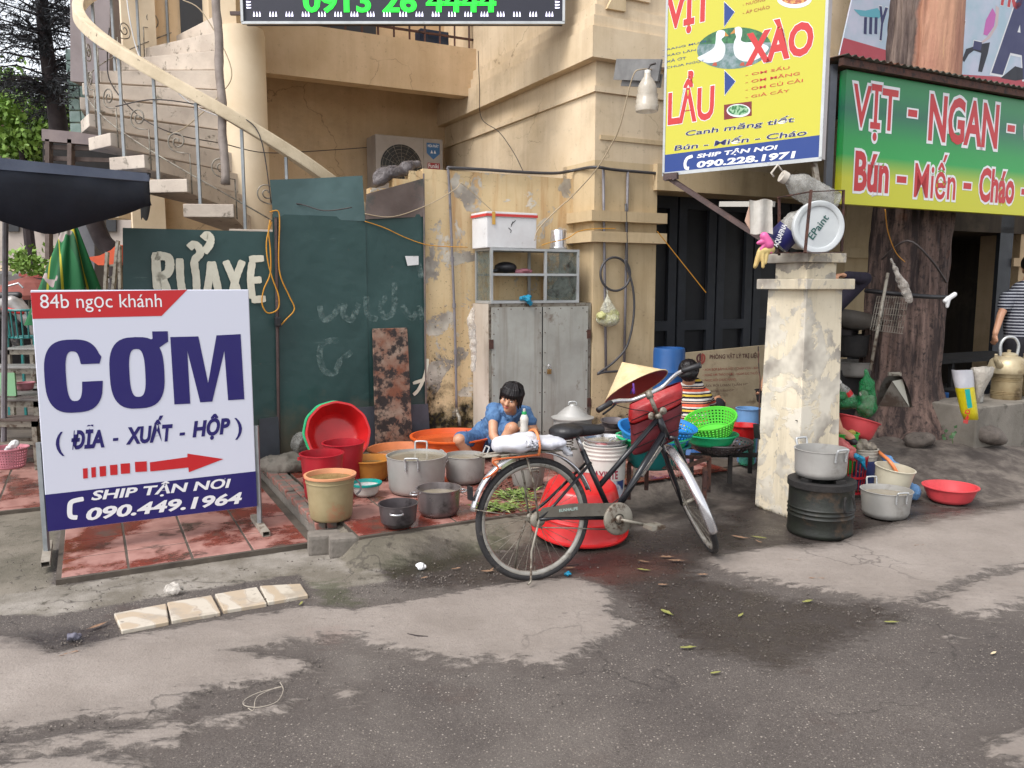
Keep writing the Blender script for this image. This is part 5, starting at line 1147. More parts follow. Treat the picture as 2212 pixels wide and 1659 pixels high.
blob('plastic_bag',[('c',yt(1925,560,6.42),yt(1938,590,6.42),.006,.02),('c',yt(1938,590,6.42),yt(1952,620,6.42),.02,.036),('c',yt(1950,615,6.42),yt(1964,646,6.42),.036,.03)],clear_plastic('thin_bag',(200,192,182),.42,.3,.9),None,.005,1,disp=lambda p:mn.noise(p*26)*.014,label='limp clear plastic bag hanging from the hook on the tree',cat='bag')
gr=MB()
for i in range(14):u=1862+i*4.9;gr.tube([yt(1952 if 0 else 1895+i*5.2,640,6.5),yt(1880+i*5.2,712+2*i/3,6.46)],.0022,4)
for j in range(7):gr.tube([yt(1895-j*2,641+j*12,6.5-j*.005),yt(1963-j*2,643+j*13,6.5-j*.005)],.0022,4)
o=gr.build('grill_basket',M_OLDM,kind=None);o['label']='wire grill basket hanging flat against the tree trunk';o['category']='grill'
# ---------------------------------------------------------------- pots, tubs, buckets
PZ=.12
def place(u,vb,z0,vr,wr,wb):
 """front foot pixel, floor height, rim centre row, rim and base widths -> base centre, height, radii"""
 p=G(u,vb,z0);rb=wb/2*(p.y*1.01)/FPX
 c=Vector((p.x*(p.y+rb)/p.y,p.y+rb,z0));h=D(u,vr,c.y).z-z0;rt=wr/2*(c.y*1.01)/FPX
 return c,h,rt,rb
def vessel(name,label,cat,c,h,rt,rb,m,wall=.004,lip=.008,liquid=None,lev=.75,group=None,tilt=None,n=48,round_=.02,flare=None,ripple=None,rim_mat=None,rings=()):
 t=thing(name,c,label,cat,group)
 R=lambda z:rb+(rt-rb)*((z/h)**(flare or 1.0))
 out=[(0,.002),(rb-round_,.0),(rb-round_*.3,round_*.25),(R(round_),round_)]
 for q in (.25,.45,.6,.75,.88):out.append((R(h*q),h*q))
 for q in rings:out+=[(R(h*q) ,h*(q-.015)),(R(h*q)+.005,h*(q-.01)),(R(h*q)+.005,h*(q+.01)),(R(h*q),h*(q+.015))]
 out=out[:4]+sorted(out[4:],key=lambda p:p[1])
 out+=[(rt,h-lip),(rt+lip,h-lip*.7),(rt+lip,h-lip*.1),(rt+lip*.5,h),(rt-wall,h)]
 out+=[(R(h*q)-wall,h*q) for q in (.9,.6,.3)]+[(R(round_)-wall,round_),(rb-round_-wall,.007),(0,.006)]
 sd_=random.uniform(0,50)
 if ripple is None:ripple=lambda a,i:mn.noise(Vector((cos(a)*1.6,sin(a)*1.6,out[i][1]/h*2+sd_)))*.022
 o=MB().lathe(out,n,(0,0,0),None,ripple).build('body',m);o.parent=t;autosmooth(o,50)
 if rim_mat:
  o2=MB().lathe([(rt+lip*1.02,h-lip*1.6),(rt+lip*1.25,h-lip),(rt+lip*1.2,h+.002),(rt-wall*1.3,h+.002),(R(h*.8)-wall*1.5,h*.8)],n).build('rim',rim_mat);o2.parent=t;autosmooth(o2,50)
 if liquid:
  o3=MB().lathe([(R(h*lev)-wall*.5,h*lev),(R(h*lev)*.5,h*lev+.002),(.001,h*lev)],n).build('contents',liquid,None);o3.parent=t;autosmooth(o3,60)
 if tilt:t.rotation_euler=tilt
 return t
def loop_handle(t,ang_,rt,z,w=.05,up=.035,r=.005,m=None,out_=.02,down=.05,name='handle',flat=False):
 """a bent rod handle riveted to the wall at angle ang_ (0 = towards +x, -90 = towards the viewer)"""
 a=radians(ang_);d=Vector((cos(a),sin(a),0));s=Vector((-sin(a),cos(a),0))
 if flat:P=[d*(rt-.002)-s*w+Z*(z),d*(rt+out_)-s*w*.95+Z*z,d*(rt+out_*1.6)+Z*z,d*(rt+out_)+s*w*.95+Z*z,d*(rt-.002)+s*w+Z*z]
 else:P=[d*(rt+.004)-s*w+Z*(z-down),d*(rt+.008)-s*w+Z*(z-.01),d*(rt+out_)-s*w+Z*(z+up*.8),d*(rt+out_)-s*w*.7+Z*(z+up),d*(rt+out_)+s*w*.7+Z*(z+up),d*(rt+out_)+s*w+Z*(z+up*.8),d*(rt+.008)+s*w+Z*(z-.01),d*(rt+.004)+s*w+Z*(z-down)]
 o=MB().tube(smooth_pts(P,4),r,8).build(name,m or M_ALU,None,smooth=True);o.parent=t
 if not flat:
  rv=MB()
  for sg in (-1,1):
   for dz in (0,.018):q=d*(rt+.006)+s*(w*sg)+Z*(z-down+dz);rv.tube([q,q+d*.006],.004,6)
  r_=rv.build('rivets',M_CHROME,None);r_.parent=t;r_['kind']='stuff'
 return o
# 1 beige brine bucket with peach rim
c,h,rt,rb=place(716,1132,PZ,1024,106,92)
t=vessel('bucket','beige bucket full of cloudy brine with a peach rim, nearest the kerb bricks','bucket',c,h,rt,rb,M_BRINE,liquid=M_BRINEW,lev=.9,rim_mat=M_SALM,rings=(.86,))
o=MB().tube(smooth_pts([(rt+.01,0,h-.035),(rt+.03,.01,h-.06),(rt+.035,.01,h-.1),(rt+.01,.01,h-.13)],4),.006,6).build('handle',M_PVC,None,smooth=True);o.parent=t
# 2, 3 crimson buckets
c,h,rt,rb=place(698,1084,PZ,978,92,78)
t=vessel('bucket','crimson plastic bucket directly behind the beige brine bucket','bucket',c,h,rt,rb,M_REDB,group='crimson buckets');o=MB().lathe([(0,0),(.016,0),(.014,.02),(0,.022)],14,(-rt-.008,0,h-.05)).build('handle_lug',M_REDB,None);o.parent=t
c,h,rt,rb=place(714,1060,PZ,963,90,76);c.y+=.14;c.x+=.07
vessel('bucket','crimson bucket furthest back, against the big red leaning basin','bucket',c,h,rt,rb,M_REDB,group='crimson buckets')
# 4 scalloped red basin and the green one behind it, leaning on the fence
rip=lambda a,i:.009*cos(a*12)*(1 if 3<i<18 else 0)
def leaning(name,label,m,u,v,w,y,tilt,rz,hh=.17,seg=72,sc=True):
 c=D(u,v,y);r=w/2*y/FPX
 t=vessel(name,label,'basin',c,hh,r,r*.72,m,n=seg,lip=.012,ripple=(rip if sc else None));t.rotation_euler=(radians(tilt),0,rz)
 d=t.rotation_euler.to_matrix() @ Vector((0,0,hh));t.location=c-d;return t
leaning('basin','large scalloped red basin propped up facing the street against the green fence',M_RED,731,934,134,6.02,68,radians(22))
leaning('basin','green basin mostly hidden behind the large scalloped red basin',M_MINT,724,932,132,6.12,68,radians(20))
# 5 clear jug on its side
jb=GH(672,1000);jb=G(664,998,PZ)
bottle('jug','empty ribbed clear plastic jug lying by the fence left of the crimson buckets',Vector((jb.x,jb.y+.05,PZ+.12)),(-.75,.45,.28),.115,.36,M_CLEAR,M_WHITE,'jug',.3)
# 6 mustard tub 7 teal basin
c,h,rt,rb=place(800,1043,PZ,998,90,74);vessel('tub','mustard yellow tub with a stained brown side between crimson buckets and the big pot','tub',c,h+.03,rt,rb,M_MUST,liquid=M_BRINEW,lev=.7,lip=.012)
c,h,rt,rb=place(791,1076,PZ,1042,64,46);vessel('basin','small white basin with a teal rim holding soapy water','basin',c,h,rt,rb,M_WHITE,liquid=M_SUDS,lev=.7,rim_mat=M_TEAL,flare=.8)
# 8, 9 orange tubs
c,h,rt,rb=place(869,1015,PZ,967,142,118);vessel('tub','peach orange tub behind the largest aluminium pot','tub',c,h,rt,rb,M_PEACH,lip=.016,liquid=M_WATER,lev=.55)
c,h,rt,rb=place(976,1005,PZ,939,172,150);vessel('tub','widest deep orange tub standing under the wall tap','tub',c,h,rt,rb,M_ORANGE,lip=.018,liquid=mat('water_orange',(200,92,48),None,rough=.08,bump=.05,bs=10),lev=.78)
# 10 big alu pot, 11 second
c,h,rt,rb=place(901,1076,PZ,982,130,124)
t=vessel('cooking_pot','largest dull aluminium cooking pot with two tall bent handles, full of water','pot',c,h,rt,rb,M_ALUP,liquid=M_WATER,lev=.93,lip=.004,group='aluminium pots on the platform',round_=.035)
loop_handle(t,-92,rt,h,.042,.02,.0065,M_ALU,.02,.07);loop_handle(t,88,rt,h,.042,.05,.0065,M_ALU,.015,.02)
c,h,rt,rb=place(1005,1050,PZ,982,88,84)
t=vessel('cooking_pot','aluminium pot half hidden behind the largest pot, beside the crouching woman','pot',c,h,rt,rb,M_ALUP,liquid=M_WATER,lev=.86,lip=.004,group='aluminium pots on the platform',round_=.035)
loop_handle(t,25,rt,h,.034,.045,.006,M_ALU,.03,.03);loop_handle(t,205,rt,h,.034,.045,.006,M_ALU,.03,.03)
# 12, 13 steel pots
c,h,rt,rb=place(948,1122,PZ,1053,97,90)
t=vessel('steel_pot','shiny steel stock pot with side handles reflecting red, front right of the platform','pot',c,h,rt,rb,M_STEEL,liquid=M_WATER,lev=.75,lip=.005,round_=.03)
for a in (-165,15):loop_handle(t,a,rt,h-.03,.032,0,.006,M_CHROME,.025,flat=True)
c,h,rt,rb=place(861,1147,PZ,1086,85,62)
t=vessel('steel_pot','small dark steel pot with one bright handle at the platform edge','pot',c,h,rt,rb*1.12,M_STEELD,lip=.004,round_=.04,flare=.55)
for a in (-86,94):loop_handle(t,a,rt,h-.035,.035,0,.006,M_CHROME,.022,flat=True)
# ---------------------------------------------------------------- right hand side of the platform
# lidded pot
c,h,rt,rb=place(1238,985,PZ,902,80,78);c=D(1236,985,6.15);c.z=PZ;h=D(1236,903,6.15).z-PZ;rt=42*6.15/FPX
t=vessel('steamer_pot','aluminium steamer pot with a domed lid behind the bicycle saddle','pot',c,h,rt,rt*.96,M_ALUP,lip=.006)
o=MB().lathe([(rt+.016,h),(rt+.018,h+.008),(rt*.86,h+.02),(rt*.78,h+.03),(rt*.45,h+.075),(rt*.2,h+.095),(rt*.16,h+.1),(rt*.15,h+.108),(0,h+.11)],44).build('lid',M_ALUP,None);o.parent=t;autosmooth(o,40)
o=MB().tube(smooth_pts([(-.03,0,h+.1),(-.025,0,h+.125),(.025,0,h+.125),(.03,0,h+.1)],4),.005,6).build('lid_handle',M_ALU,None,smooth=True);o.parent=t
# stacked dark pans behind the saddle
for i,(u,v,w,m_) in enumerate(((1312,940,66,M_STEELD),(1316,928,62,M_STEEL),(1326,914,58,M_STEELD))):
 c=D(u,v+8,5.9);r=w/2*5.9/FPX
 t=vessel('pan',['dark pan at the bottom of the stack','steel pan in the middle of the stack','dark steel pan on top of the stack'][i]+' behind the bicycle saddle','pan',c,.05,r,r*.8,m_,lip=.005,group='stack of pans behind the saddle');t.rotation_euler=(radians(6),radians(-4+i*3),0)
o=MB().bar(D(1258,925,5.7),D(1300,935,5.7),.02,.012).build('ladle_handle',M_CHROME);o['label']='bright steel handle poking out behind the bicycle saddle';o['category']='ladle'
o=bevel(MB().box(D(1320,962,5.95)*1 ,(.36,.3,.03)).build('low_table',M_OLDM),.005);p=D(1320,955,5.95);o['label']='small metal table under the stack of pans behind the bicycle';o['category']='table'
o2=MB()
for sx in (-.16,.16):
 for sy in (-.13,.13):o2.bar((p.x+sx,p.y+sy,PZ),(p.x+sx,p.y+sy,p.z-.03),.02)
l_=o2.build('table_legs',M_OLDM);l_.parent=o;
# white paint pail with steel bowl on top
c,h,rt,rb=place(1306,1042,PZ,963,96,84);c=D(1306,1040,5.25);c.z=PZ;h=D(1306,958,5.25).z-PZ;rt=48*5.25/FPX
t=vessel('paint_pail','white paint pail printed with red and navy lettering behind the bicycle frame','bucket',c,h,rt,rt*.86,M_WHITE,lip=.008,rings=(.93,.86,.79))
def wrap_text(s,m,t,c,r,z0,z1,a0,a1,off=.03):
 vs,fs=text_mesh(s,off);X0=min(v.x for v in vs);X1=max(v.x for v in vs);Y0=min(v.y for v in vs);Y1=max(v.y for v in vs)
 P=[]
 for v in vs:
  a=radians(a0+(v.x-X0)/(X1-X0)*(a1-a0));P.append((cos(a)*r,sin(a)*r,z0+(v.y-Y0)/(Y1-Y0)*(z1-z0)))
 o=MB().add(P,fs).build('lettering',m,None);o.parent=t
o=MB();n_=24
for (z0_,z1_,m_,nm) in ((.03,h*.42,mat('pail_navy',(36,62,120),(190,196,206),9,.5,lo=.5,hi=.56),'label_band'),):
 vs=[(cos(radians(-150+120*i/n_))*(rt*(.86+.14*z/h)+.0015),sin(radians(-150+120*i/n_))*(rt*(.86+.14*z/h)+.0015),z) for z in (z0_,z1_) for i in range(n_+1)]
 o=MB().add(vs,[(i,i+1,i+n_+2,i+n_+1) for i in range(n_)]).build(nm,m_,None,smooth=True);o.parent=t
wrap_text('MAXILITE',mat('print_maroon',(150,30,60),None),t,c,rt*.945,h*.46,h*.60,-140,-58)
c2=c+Z*(h-.035);t2=vessel('steel_bowl','round steel bowl sitting in the mouth of the white paint pail','bowl',c2,.075,rt*.99,rt*.86,M_CHROME,lip=.006,liquid=M_WATER,lev=.7)
o=MB().tube(smooth_pts([(.02,-.05,.06),(.06,.0,.075),(.03,.06,.06)],4),.006,6).build('spoon',M_ALU);o.location=c2;o['label']='metal spoon lying across the steel bowl on the paint pail';o['category']='spoon'
# colander generator with real holes
def colander(name,label,c,h,rt,rb,m,rows=7,cols=44,tilt=(0,0,0),group=None,cat='colander',bowl=False,bottom=True):
 t=thing(name,c,label,cat,group);vs=[];fs=[]
 prof=[]
 R=lambda q:(rb+(rt-rb)*q**.8) if not bowl else rt*sin(min(1,.18+q*.82)*pi/2)
 # lattice side: alternate solid and open cells
 NR=rows*2+1;NC=cols*2
 for j in range(NR+1):
  q=.06+.86*j/NR
  for i in range(NC):a=2*pi*i/NC;vs.append((R(q)*cos(a),R(q)*sin(a),h*(q if not bowl else q**1.6)))
 for j in range(NR):
  for i in range(NC):
   if j%2==1 and i%2==1:continue
   i2=(i+1)%NC;fs.append((j*NC+i,j*NC+i2,(j+1)*NC+i2,(j+1)*NC+i))
 o=MB().add(vs,fs).build('lattice',m,None);o.parent=t;sd=o.modifiers.new('s','SOLIDIFY');sd.thickness=.003
 z1=h*(.92 if not bowl else .92**1.6);z0=h*(.06 if not bowl else .06**1.6)
 rr=R(.92);o=MB().lathe([(rr,z1),(rt,h),(rt+.012,h),(rt+.013,h-.008),(rt+.004,h-.010),(rr+.003,z1)],48).build('rim',m,None);o.parent=t;autosmooth(o,50)
 r0=R(.06);o=MB().lathe([(r0+.003,z0),(r0*.9,0),(0,0),(0,.004),(r0*.9,.004),(r0,z0)],40).build('base',m,None);o.parent=t;autosmooth(o,50)
 t.rotation_euler=tilt;return t
# table with black perforated wok, green basin, lime colander
tb=D(1565,985,5.9);tb.z=PZ;zt_t=D(1565,975,5.9).z
tw=thing('iron_stool',tb,'black iron stand carrying the perforated wok beside the pillar','stand')
for dx,dy in ((-.27,-.12),(.24,-.12),(-.27,.16),(.24,.16),(0,-.16)):
 MB().bar(tb+Vector((dx,dy,0)),tb+Vector((dx,dy,zt_t-PZ)),.028).build('leg',M_SOOT,tw)
MB().bar(tb+Vector((-.28,-.13,zt_t-PZ)),tb+Vector((.26,-.13,zt_t-PZ)),.03).build('top_bar',M_SOOT,tw);MB().bar(tb+Vector((-.28,.16,zt_t-PZ)),tb+Vector((.26,.16,zt_t-PZ)),.03).build('top_bar',M_SOOT,tw)
cw=D(1552,985,5.88);cw.z=zt_t-.01;r=106/1.7*5.9/FPX
colander('perforated_wok','large dark perforated steel wok under the green basin',cw,D(1552,951,5.88).z-cw.z,70*5.9/FPX,.08,M_STEELD,5,34,bowl=True,cat='wok')
cg=D(1534,960,5.8);hg=.085;vessel('basin','bright green basin resting in the perforated wok under the lime colander','basin',cg,hg,57*5.8/FPX,44*5.8/FPX,M_MINT,lip=.012)
colander('colander','lime green colander tilted on top of the bright green basin',D(1540,937,5.78),.13,54*5.78/FPX,40*5.78/FPX,M_LIME,5,40,(radians(14),radians(-14),0))
# blue and green colanders nested on the low iron stand behind the fork
ts=D(1440,1010,5.35);ts.z=PZ;zs_=D(1440,998,5.35).z
sn=thing('iron_stand',ts,'low rusty iron stand under the nested blue and green colanders','stand')
for dx,dy in ((-.26,-.05),(.22,-.16),(.32,.14),(-.1,.2)):MB().bar(ts+Vector((dx,dy,0)),ts+Vector((dx,dy,zs_-PZ)),.026).build('leg',M_RUST,sn)
for p,q in (((-.26,-.05),(.05,-.2)),((.05,-.2),(.32,.14)),((.32,.14),(-.1,.2)),((-.1,.2),(-.26,-.05))):MB().bar(ts+Vector((*p,zs_-PZ)),ts+Vector((*q,zs_-PZ)),.022).build('top_bar',M_RUST,sn)
k5=5.35/FPX
cc_=D(1406,990,5.35)
vessel('basin','dark teal basin at the bottom of the nested colanders behind the bicycle fork','basin',D(1410,1008,5.35),.16,78*k5,48*k5,M_TEALD,lip=.012,group='nested basins behind the fork')
vessel('basin','mint green basin nested in the dark teal one behind the bicycle fork','basin',D(1410,994,5.35),.17,78*k5,50*k5,M_MINT,lip=.012,group='nested basins behind the fork')
vessel('basin','blue basin standing tilted inside the nested green ones, left of the red bag','basin',D(1400,985,5.36),.19,74*k5,50*k5,M_BLUE,lip=.012,group='nested basins behind the fork').rotation_euler=(radians(10),radians(8),0)
colander('colander','blue perforated colander on top of the nested basins right of the red bag',D(1437,958,5.36),.15,56*k5,40*k5,M_BLUE,5,40,(radians(8),radians(12),0))
# pale blue bucket, red basin, green bottle, blue drum
c,h,rt,rb=place(1610,985,PZ,881,50,42);c=D(1612,1000,6.4);c.z=PZ+.0;vessel('bucket','pale blue bucket standing behind the green bottle left of the pillar','bucket',c,D(1612,881,6.4).z-PZ,25*6.4/FPX,20*6.4/FPX,M_PALEB)
c=D(1606,950,6.15);vessel('basin','small red basin between the pale blue bucket and the wok','basin',Vector((c.x,c.y,c.z)),D(1606,917,6.15).z-c.z,32*6.15/FPX,22*6.15/FPX,M_RED)
p=G(1612,1003,PZ);bottle('bottle','tall pale green plastic bottle filled with water leaning beside the pillar',p,(.03,0,1),.062,D(1623,908,p.y).z-PZ,M_BOTG,M_GRN,'bottle',.28,False)
c=D(1440,1000,7.15);c.z=PZ+.1
autosmooth(MB().lathe([(r_*.5,h_*.93) for r_,h_ in [(0,0),(.27,0),(.28,.02),(.28,.3),(.287,.31),(.28,.32),(.28,.6),(.287,.61),(.28,.62),(.28,.8),(.27,.83),(.25,.835),(.25,.815),(0,.815)]],40,c).build('blue_drum',M_BLUED));bpy.data.objects['blue_drum']['label']='blue plastic drum in the doorway behind the conical hat';bpy.data.objects['blue_drum']['category']='drum'
# notice board behind
y_=7.35;nb=thing('notice_board',D(1560,870,y_),'old cream notice board with faded red text behind the seated person','board')
q0,q1,q2,q3=D(1461,764,y_),D(1660,745,y_+.3),D(1660,950,y_+.3),D(1461,960,y_)
ex=Vector(((q1-q0).x,(q1-q0).y,0)).normalized();fr=Frame((q0.x,q0.y,0),ex)
MB().hexa([q3,q2,q2+Vector((0,.03,0)),q3+Vector((0,.03,0)),q0,q1,q1+Vector((0,.03,0)),q0+Vector((0,.03,0))]).build('panel',mat('board_cream',(176,160,132),(150,134,108),4,.7,dirt=(110,92,72),dlo=.56,dhi=.7,ds=6),nb)
cF=lambda x,y:(1321.5+x*.2042,745.5+y*.2042)
def nt(s,bl,tr,m,off=.0):
 p,q=fr.loc(*cF(*bl)),fr.loc(*cF(*tr));text('lettering',s,m,nb,fr,(p[0],p[1],q[0],q[1]),off,0,lift=.006)
M_NTR=mat('notice_red',(150,70,60),None);M_NTB=mat('notice_brown',(86,52,50),None)
nt('PHÒNG VẬT LÝ TRỊ LIỆU',(1033,160),(1560,70),M_NTB,.02)
for i,(s,x1) in enumerate((('• XOA BÓP BẤM HUYỆT - CHÂM CỨU - BẤM',1556),('• XÔNG HƠI THẢO DƯỢC - NGÂM SỤC THUỐC',1556),('• PHỤC HỒI CHỨC NĂNG',1310),('NÃO, RỐI LOẠN TUẦN HOÀN',1500),('THIỂU NĂNG TUẦN HOÀN NÃO - RỐI LOẠN',1520),('ĐAU THẦN KINH TỌA, ĐAU LƯNG',1480))):
 yb_=275+i*57;nt(s,(960,yb_+5),(x1,yb_-45-(x1-960)*.03),M_NTR if i<3 else M_NTB)
strokes('emblem',[[cF(945,92),cF(912,110),cF(900,140),cF(912,175),cF(940,192)],[cF(935,105),cF(930,175)]],.018,M_NTB,nb,fr,.006,jag=0);strokes('emblem',[[cF(950,92),cF(975,110),cF(980,140),cF(970,175),cF(945,195)],[cF(950,105),cF(955,135),cF(948,175)]],.018,M_NTR,nb,fr,.006,jag=0)
# big red basin upside down on the street
c=GH(1258,1150);c=G(1258,1196,.0);k4=c.y/FPX;r=112*(c.y+.28)/FPX;c=Vector((c.x*1.06,c.y+r*.93,.045))
t=vessel('basin','huge glossy red basin turned upside down on the street behind the bicycle wheel','basin',c,.30,r-.02,r*.66,M_RED,n=64,lip=.016,wall=.005,flare=.8,rings=(.62,))
t.rotation_euler=(radians(180+7),radians(0),radians(20));t.location=c+Vector((.0,.03,.30))
# aluminium bowl with handles seen through the rear wheel; greens on the floor
c,h,rt,rb=place(1140,1060,PZ,1003,76,60);t=vessel('cooking_pot','wide dull aluminium bowl of water seen through the rear bicycle wheel','pot',c,h,rt,rb,M_ALUD,liquid=M_WATER,lev=.8,lip=.005,flare=.6,group='aluminium pots on the platform');loop_handle(t,-70,rt*.96,h-.01,.028,-.01,.005,M_OLDM,.015,.04)
c=G(1098,1035,PZ);vessel('cup','greenish plastic measuring cup the crouching woman rinses','cup',Vector((c.x,c.y+.08,PZ)),.17,.058,.05,mat('cup_green',(150,160,130),(170,174,150),8,.4),lip=.004)
def greens(name,label,u,v,wu,wv,n,z0=PZ,m=M_VEG,L=(.04,.11),cat='vegetables',kind=None):
 rng=random.Random(u);vs=[];fs=[];c0=G(u,v,z0)
 for _ in range(n):
  p=G(u+rng.gauss(0,wu/2.4),v+rng.gauss(0,wv/2.4),z0)+Z*rng.uniform(.0,.03);a=rng.uniform(0,6.28);d=Vector((cos(a),sin(a),rng.uniform(-.1,.35))).normalized();s=d.cross(Z).normalized()*rng.uniform(.006,.014);l=rng.uniform(*L);k0=len(vs);up=Vector((0,0,.004))
  vs+=[p,p+d*l*.5+s+up,p+d*l,p+d*l*.5-s+up,p+d*l*.5+up*2];fs+=[(k0,k0+1,k0+4),(k0+1,k0+2,k0+4),(k0+2,k0+3,k0+4),(k0+3,k0,k0+4)]
 o=MB().add(vs,fs).build(name,m);o['label']=label;o['category']=cat
 if kind:o['kind']=kind
 return o
greens('vegetable_scraps','loose pile of cut green stalks on the wet tiles below the aluminium bowl',1112,1073,40,12,150,kind='stuff')
greens('vegetable_scraps','thin scatter of green stalks at the platform edge behind the rear wheel',1075,1100,66,9,130,kind='stuff')
greens('vegetable_scraps','brown vegetable roots heaped beside the aluminium bowl',1092,1055,26,18,160,m=mat('brown_roots',(120,72,60),(92,56,46),20),kind='stuff')
# ---------------------------------------------------------------- metal cabinet, glass case and what stands on them
ac=-.315;q=lambda u,v,a=ac:onA(u,v,a)
bl_,br_=q(1057,800)[0],q(1274,800)[0];ztc=q(1057,657)[1]
cb=thing('metal_cabinet',AB(ac+.15,(bl_+br_)/2,PZ),'tall grey sheet metal cabinet with two rusty doors and a padlock behind the crouching woman','cabinet')
MB().ab(ac+.006,.02,bl_,br_,PZ,ztc).build('carcass',M_CABW,cb)
gap=q(1170,800)[0]
for (x0,x1,nm) in ((bl_+.02,gap-.006,'left'),(gap+.008,br_-.03,'right')):
 d_=bevel(MB().ab(ac-.012,ac+.004,x0,x1,PZ+.05,ztc-.03).build('door',M_CAB,cb),.003)
 sc_=MB()
 for z in np.linspace(PZ+.12,ztc-.08,7):
  for x in (x0+.018,x1-.018):sc_.tube([AB(ac-.016,x,z),AB(ac-.012,x,z)],.005,6)
 for x in np.linspace(x0+.06,x1-.06,4):sc_.tube([AB(ac-.016,x,ztc-.045),AB(ac-.012,x,ztc-.045)],.005,6)
 r_=sc_.build('screws',M_RUST,d_);r_['kind']='stuff'
for (x,v) in ((bl_+.012,740),(br_-.025,725),(br_-.015,878)):
 z=q(1150,v)[1];MB().ab(ac-.02,ac-.008,x-.018,x+.02,z-.04,z+.04).build('hinge',M_RUST,cb)
pf_=MB();pf_.ab(ac-.004,ac+.01,bl_-.002,bl_+.016,PZ,ztc+.004);pf_.ab(ac-.004,ac+.01,br_-.024,br_+.004,PZ,ztc+.004);pf_.ab(ac-.004,ac+.01,bl_+.017,br_-.025,ztc-.026,ztc+.004);pf_.build('frame',M_OLDM,cb)
MB().ab(ac-.006,ac-.002,gap-.006,gap+.008,PZ+.05,ztc-.03).build('door_gap',M_INT,cb)
p=AB(ac-.03,q(1183,802)[0],q(1183,802)[1]);pd=thing('padlock',p,'small brass padlock hanging on the right cabinet door','padlock')
bevel(MB().box(p,(.036,.018,.045),B,A,Z).build('body',mat('brass',(176,140,90),(150,116,72),20,.4,metal=.7),pd),.004);MB().tube(smooth_pts([p+B*-.012+Z*.02,p+B*-.012+Z*.05,p+Z*.062,p+B*.012+Z*.05,p+B*.012+Z*.02],4),.004,6).build('shackle',M_CHROME,pd,smooth=True)
# glass display case
g0,g1=q(1058,600)[0]+.005,q(1250,600)[0];gz0=ztc+.004;gz1=q(1060,535)[1];ab0,ab1=ac-.01,ac+.31
gc=thing('display_case',AB(ac+.15,(g0+g1)/2,gz0),'aluminium framed glass display case standing on the grey metal cabinet','display case')
def fbar(*p):MB().ab(*p).build('frame_bar',M_ALU,gc)
w_=.022;gm=q(1178,600)[0];zm=q(1100,593)[1]
for a_ in (ab0,ab1-w_):
 for b_ in (g0,g1-w_):fbar(a_,a_+w_,b_,b_+w_,gz0,gz1)
 fbar(a_+.001,a_+w_-.001,g0+w_,g1-w_,gz1-w_,gz1-.001);fbar(a_+.001,a_+w_-.001,g0+w_,g1-w_,gz0+.001,gz0+w_);fbar(a_+.002,a_+w_-.002,gm-.012,gm+.012,gz0+w_,gz1-w_)
 fbar(a_+.003,a_+w_-.003,g0+w_,gm-.012,zm-.01,zm+.01);fbar(a_+.003,a_+w_-.003,gm+.012,g1-w_,zm-.01,zm+.01)
for b_ in (g0,g1-w_):fbar(ab0+w_,ab1-w_,b_+.001,b_+w_-.001,gz1-w_,gz1);fbar(ab0+w_,ab1-w_,b_+.001,b_+w_-.001,gz0,gz0+w_)
MB().ab(ab0+w_,ab1-w_,g0+.008,g0+.012,gz0+w_,gz1-w_).build('side_pane',M_GLASS,gc);MB().ab(ab0+w_,ab1-w_,g1-.012,g1-.008,gz0+w_,gz1-w_).build('side_pane',M_GLASS,gc)
MB().ab(ab0+.005,ab1-.005,g0+.006,g1-.006,gz1-.004,gz1-.0005).build('top_pane',mat('case_top',(150,150,144),None),gc);MB().ab(ab0+w_,ab1-w_,g0+.01,g1-.01,zm-.003,zm+.003).build('shelf',M_GLASS,gc)
MB().ab(ab0+.012,ab0+.015,gm+.014,g1-.024,gz0+.024,gz1-.024).build('front_pane',M_GLASS,gc)
P_=lambda u,v,d=0:AB(ac+.12+d,*onA(u,v,ac+.12+d))
t=thing('helmet',P_(1092,588),'black cap like helmet lying on the shelf of the display case','helmet');blob('shell',[('e',P_(1092,578),(.10,.09,.05)),('c',P_(1068,585),P_(1120,587),.018,.012)],M_BLACK,t,.006,2)
blob('pink_cloth',[('c',P_(1115,587),P_(1146,586),.022,.018),('e',P_(1132,584),(.05,.04,.018))],M_PINK,None,.006,2,label='folded pink cloth next to the black helmet on the case shelf',cat='cloth')
t=thing('woven_tray',P_(1238,600),'round woven brown tray standing on edge at the right of the display case','tray');MB().lathe([(0,0),(.13,.0),(.155,.03),(.16,.03),(.135,-.006),(0,-.006)],36,P_(1232,602,.02),Matrix.Rotation(radians(80),3,'Y') @ Matrix.Rotation(.3,3,'X')).build('weave',mat('basket_brown',(120,92,76),(90,68,56),30,.8,bump=.6),t,smooth=True)
blob('black_plastic_bag',[('e',P_(1205,632),(.10,.09,.05)),('e',P_(1222,618),(.07,.08,.07)),('c',P_(1195,625),P_(1210,605),.02,.03)],M_BAGK,None,.008,2,disp=lambda p:mn.noise(p*25)*.008,label='crumpled dark plastic bag in the lower right bay of the display case',cat='bag')
blob('blue_rag',[('c',AB(ac-.02,*q(1124,645)),AB(ac-.02,*q(1140,642)),.02,.025),('c',AB(ac-.035,*q(1136,645)),AB(ac-.035,*q(1142,655)),.026,.02)],M_BAGBL,None,.005,1,disp=lambda p:mn.noise(p*50)*.008,label='scrunched turquoise plastic over the front sill of the display case',cat='rag')
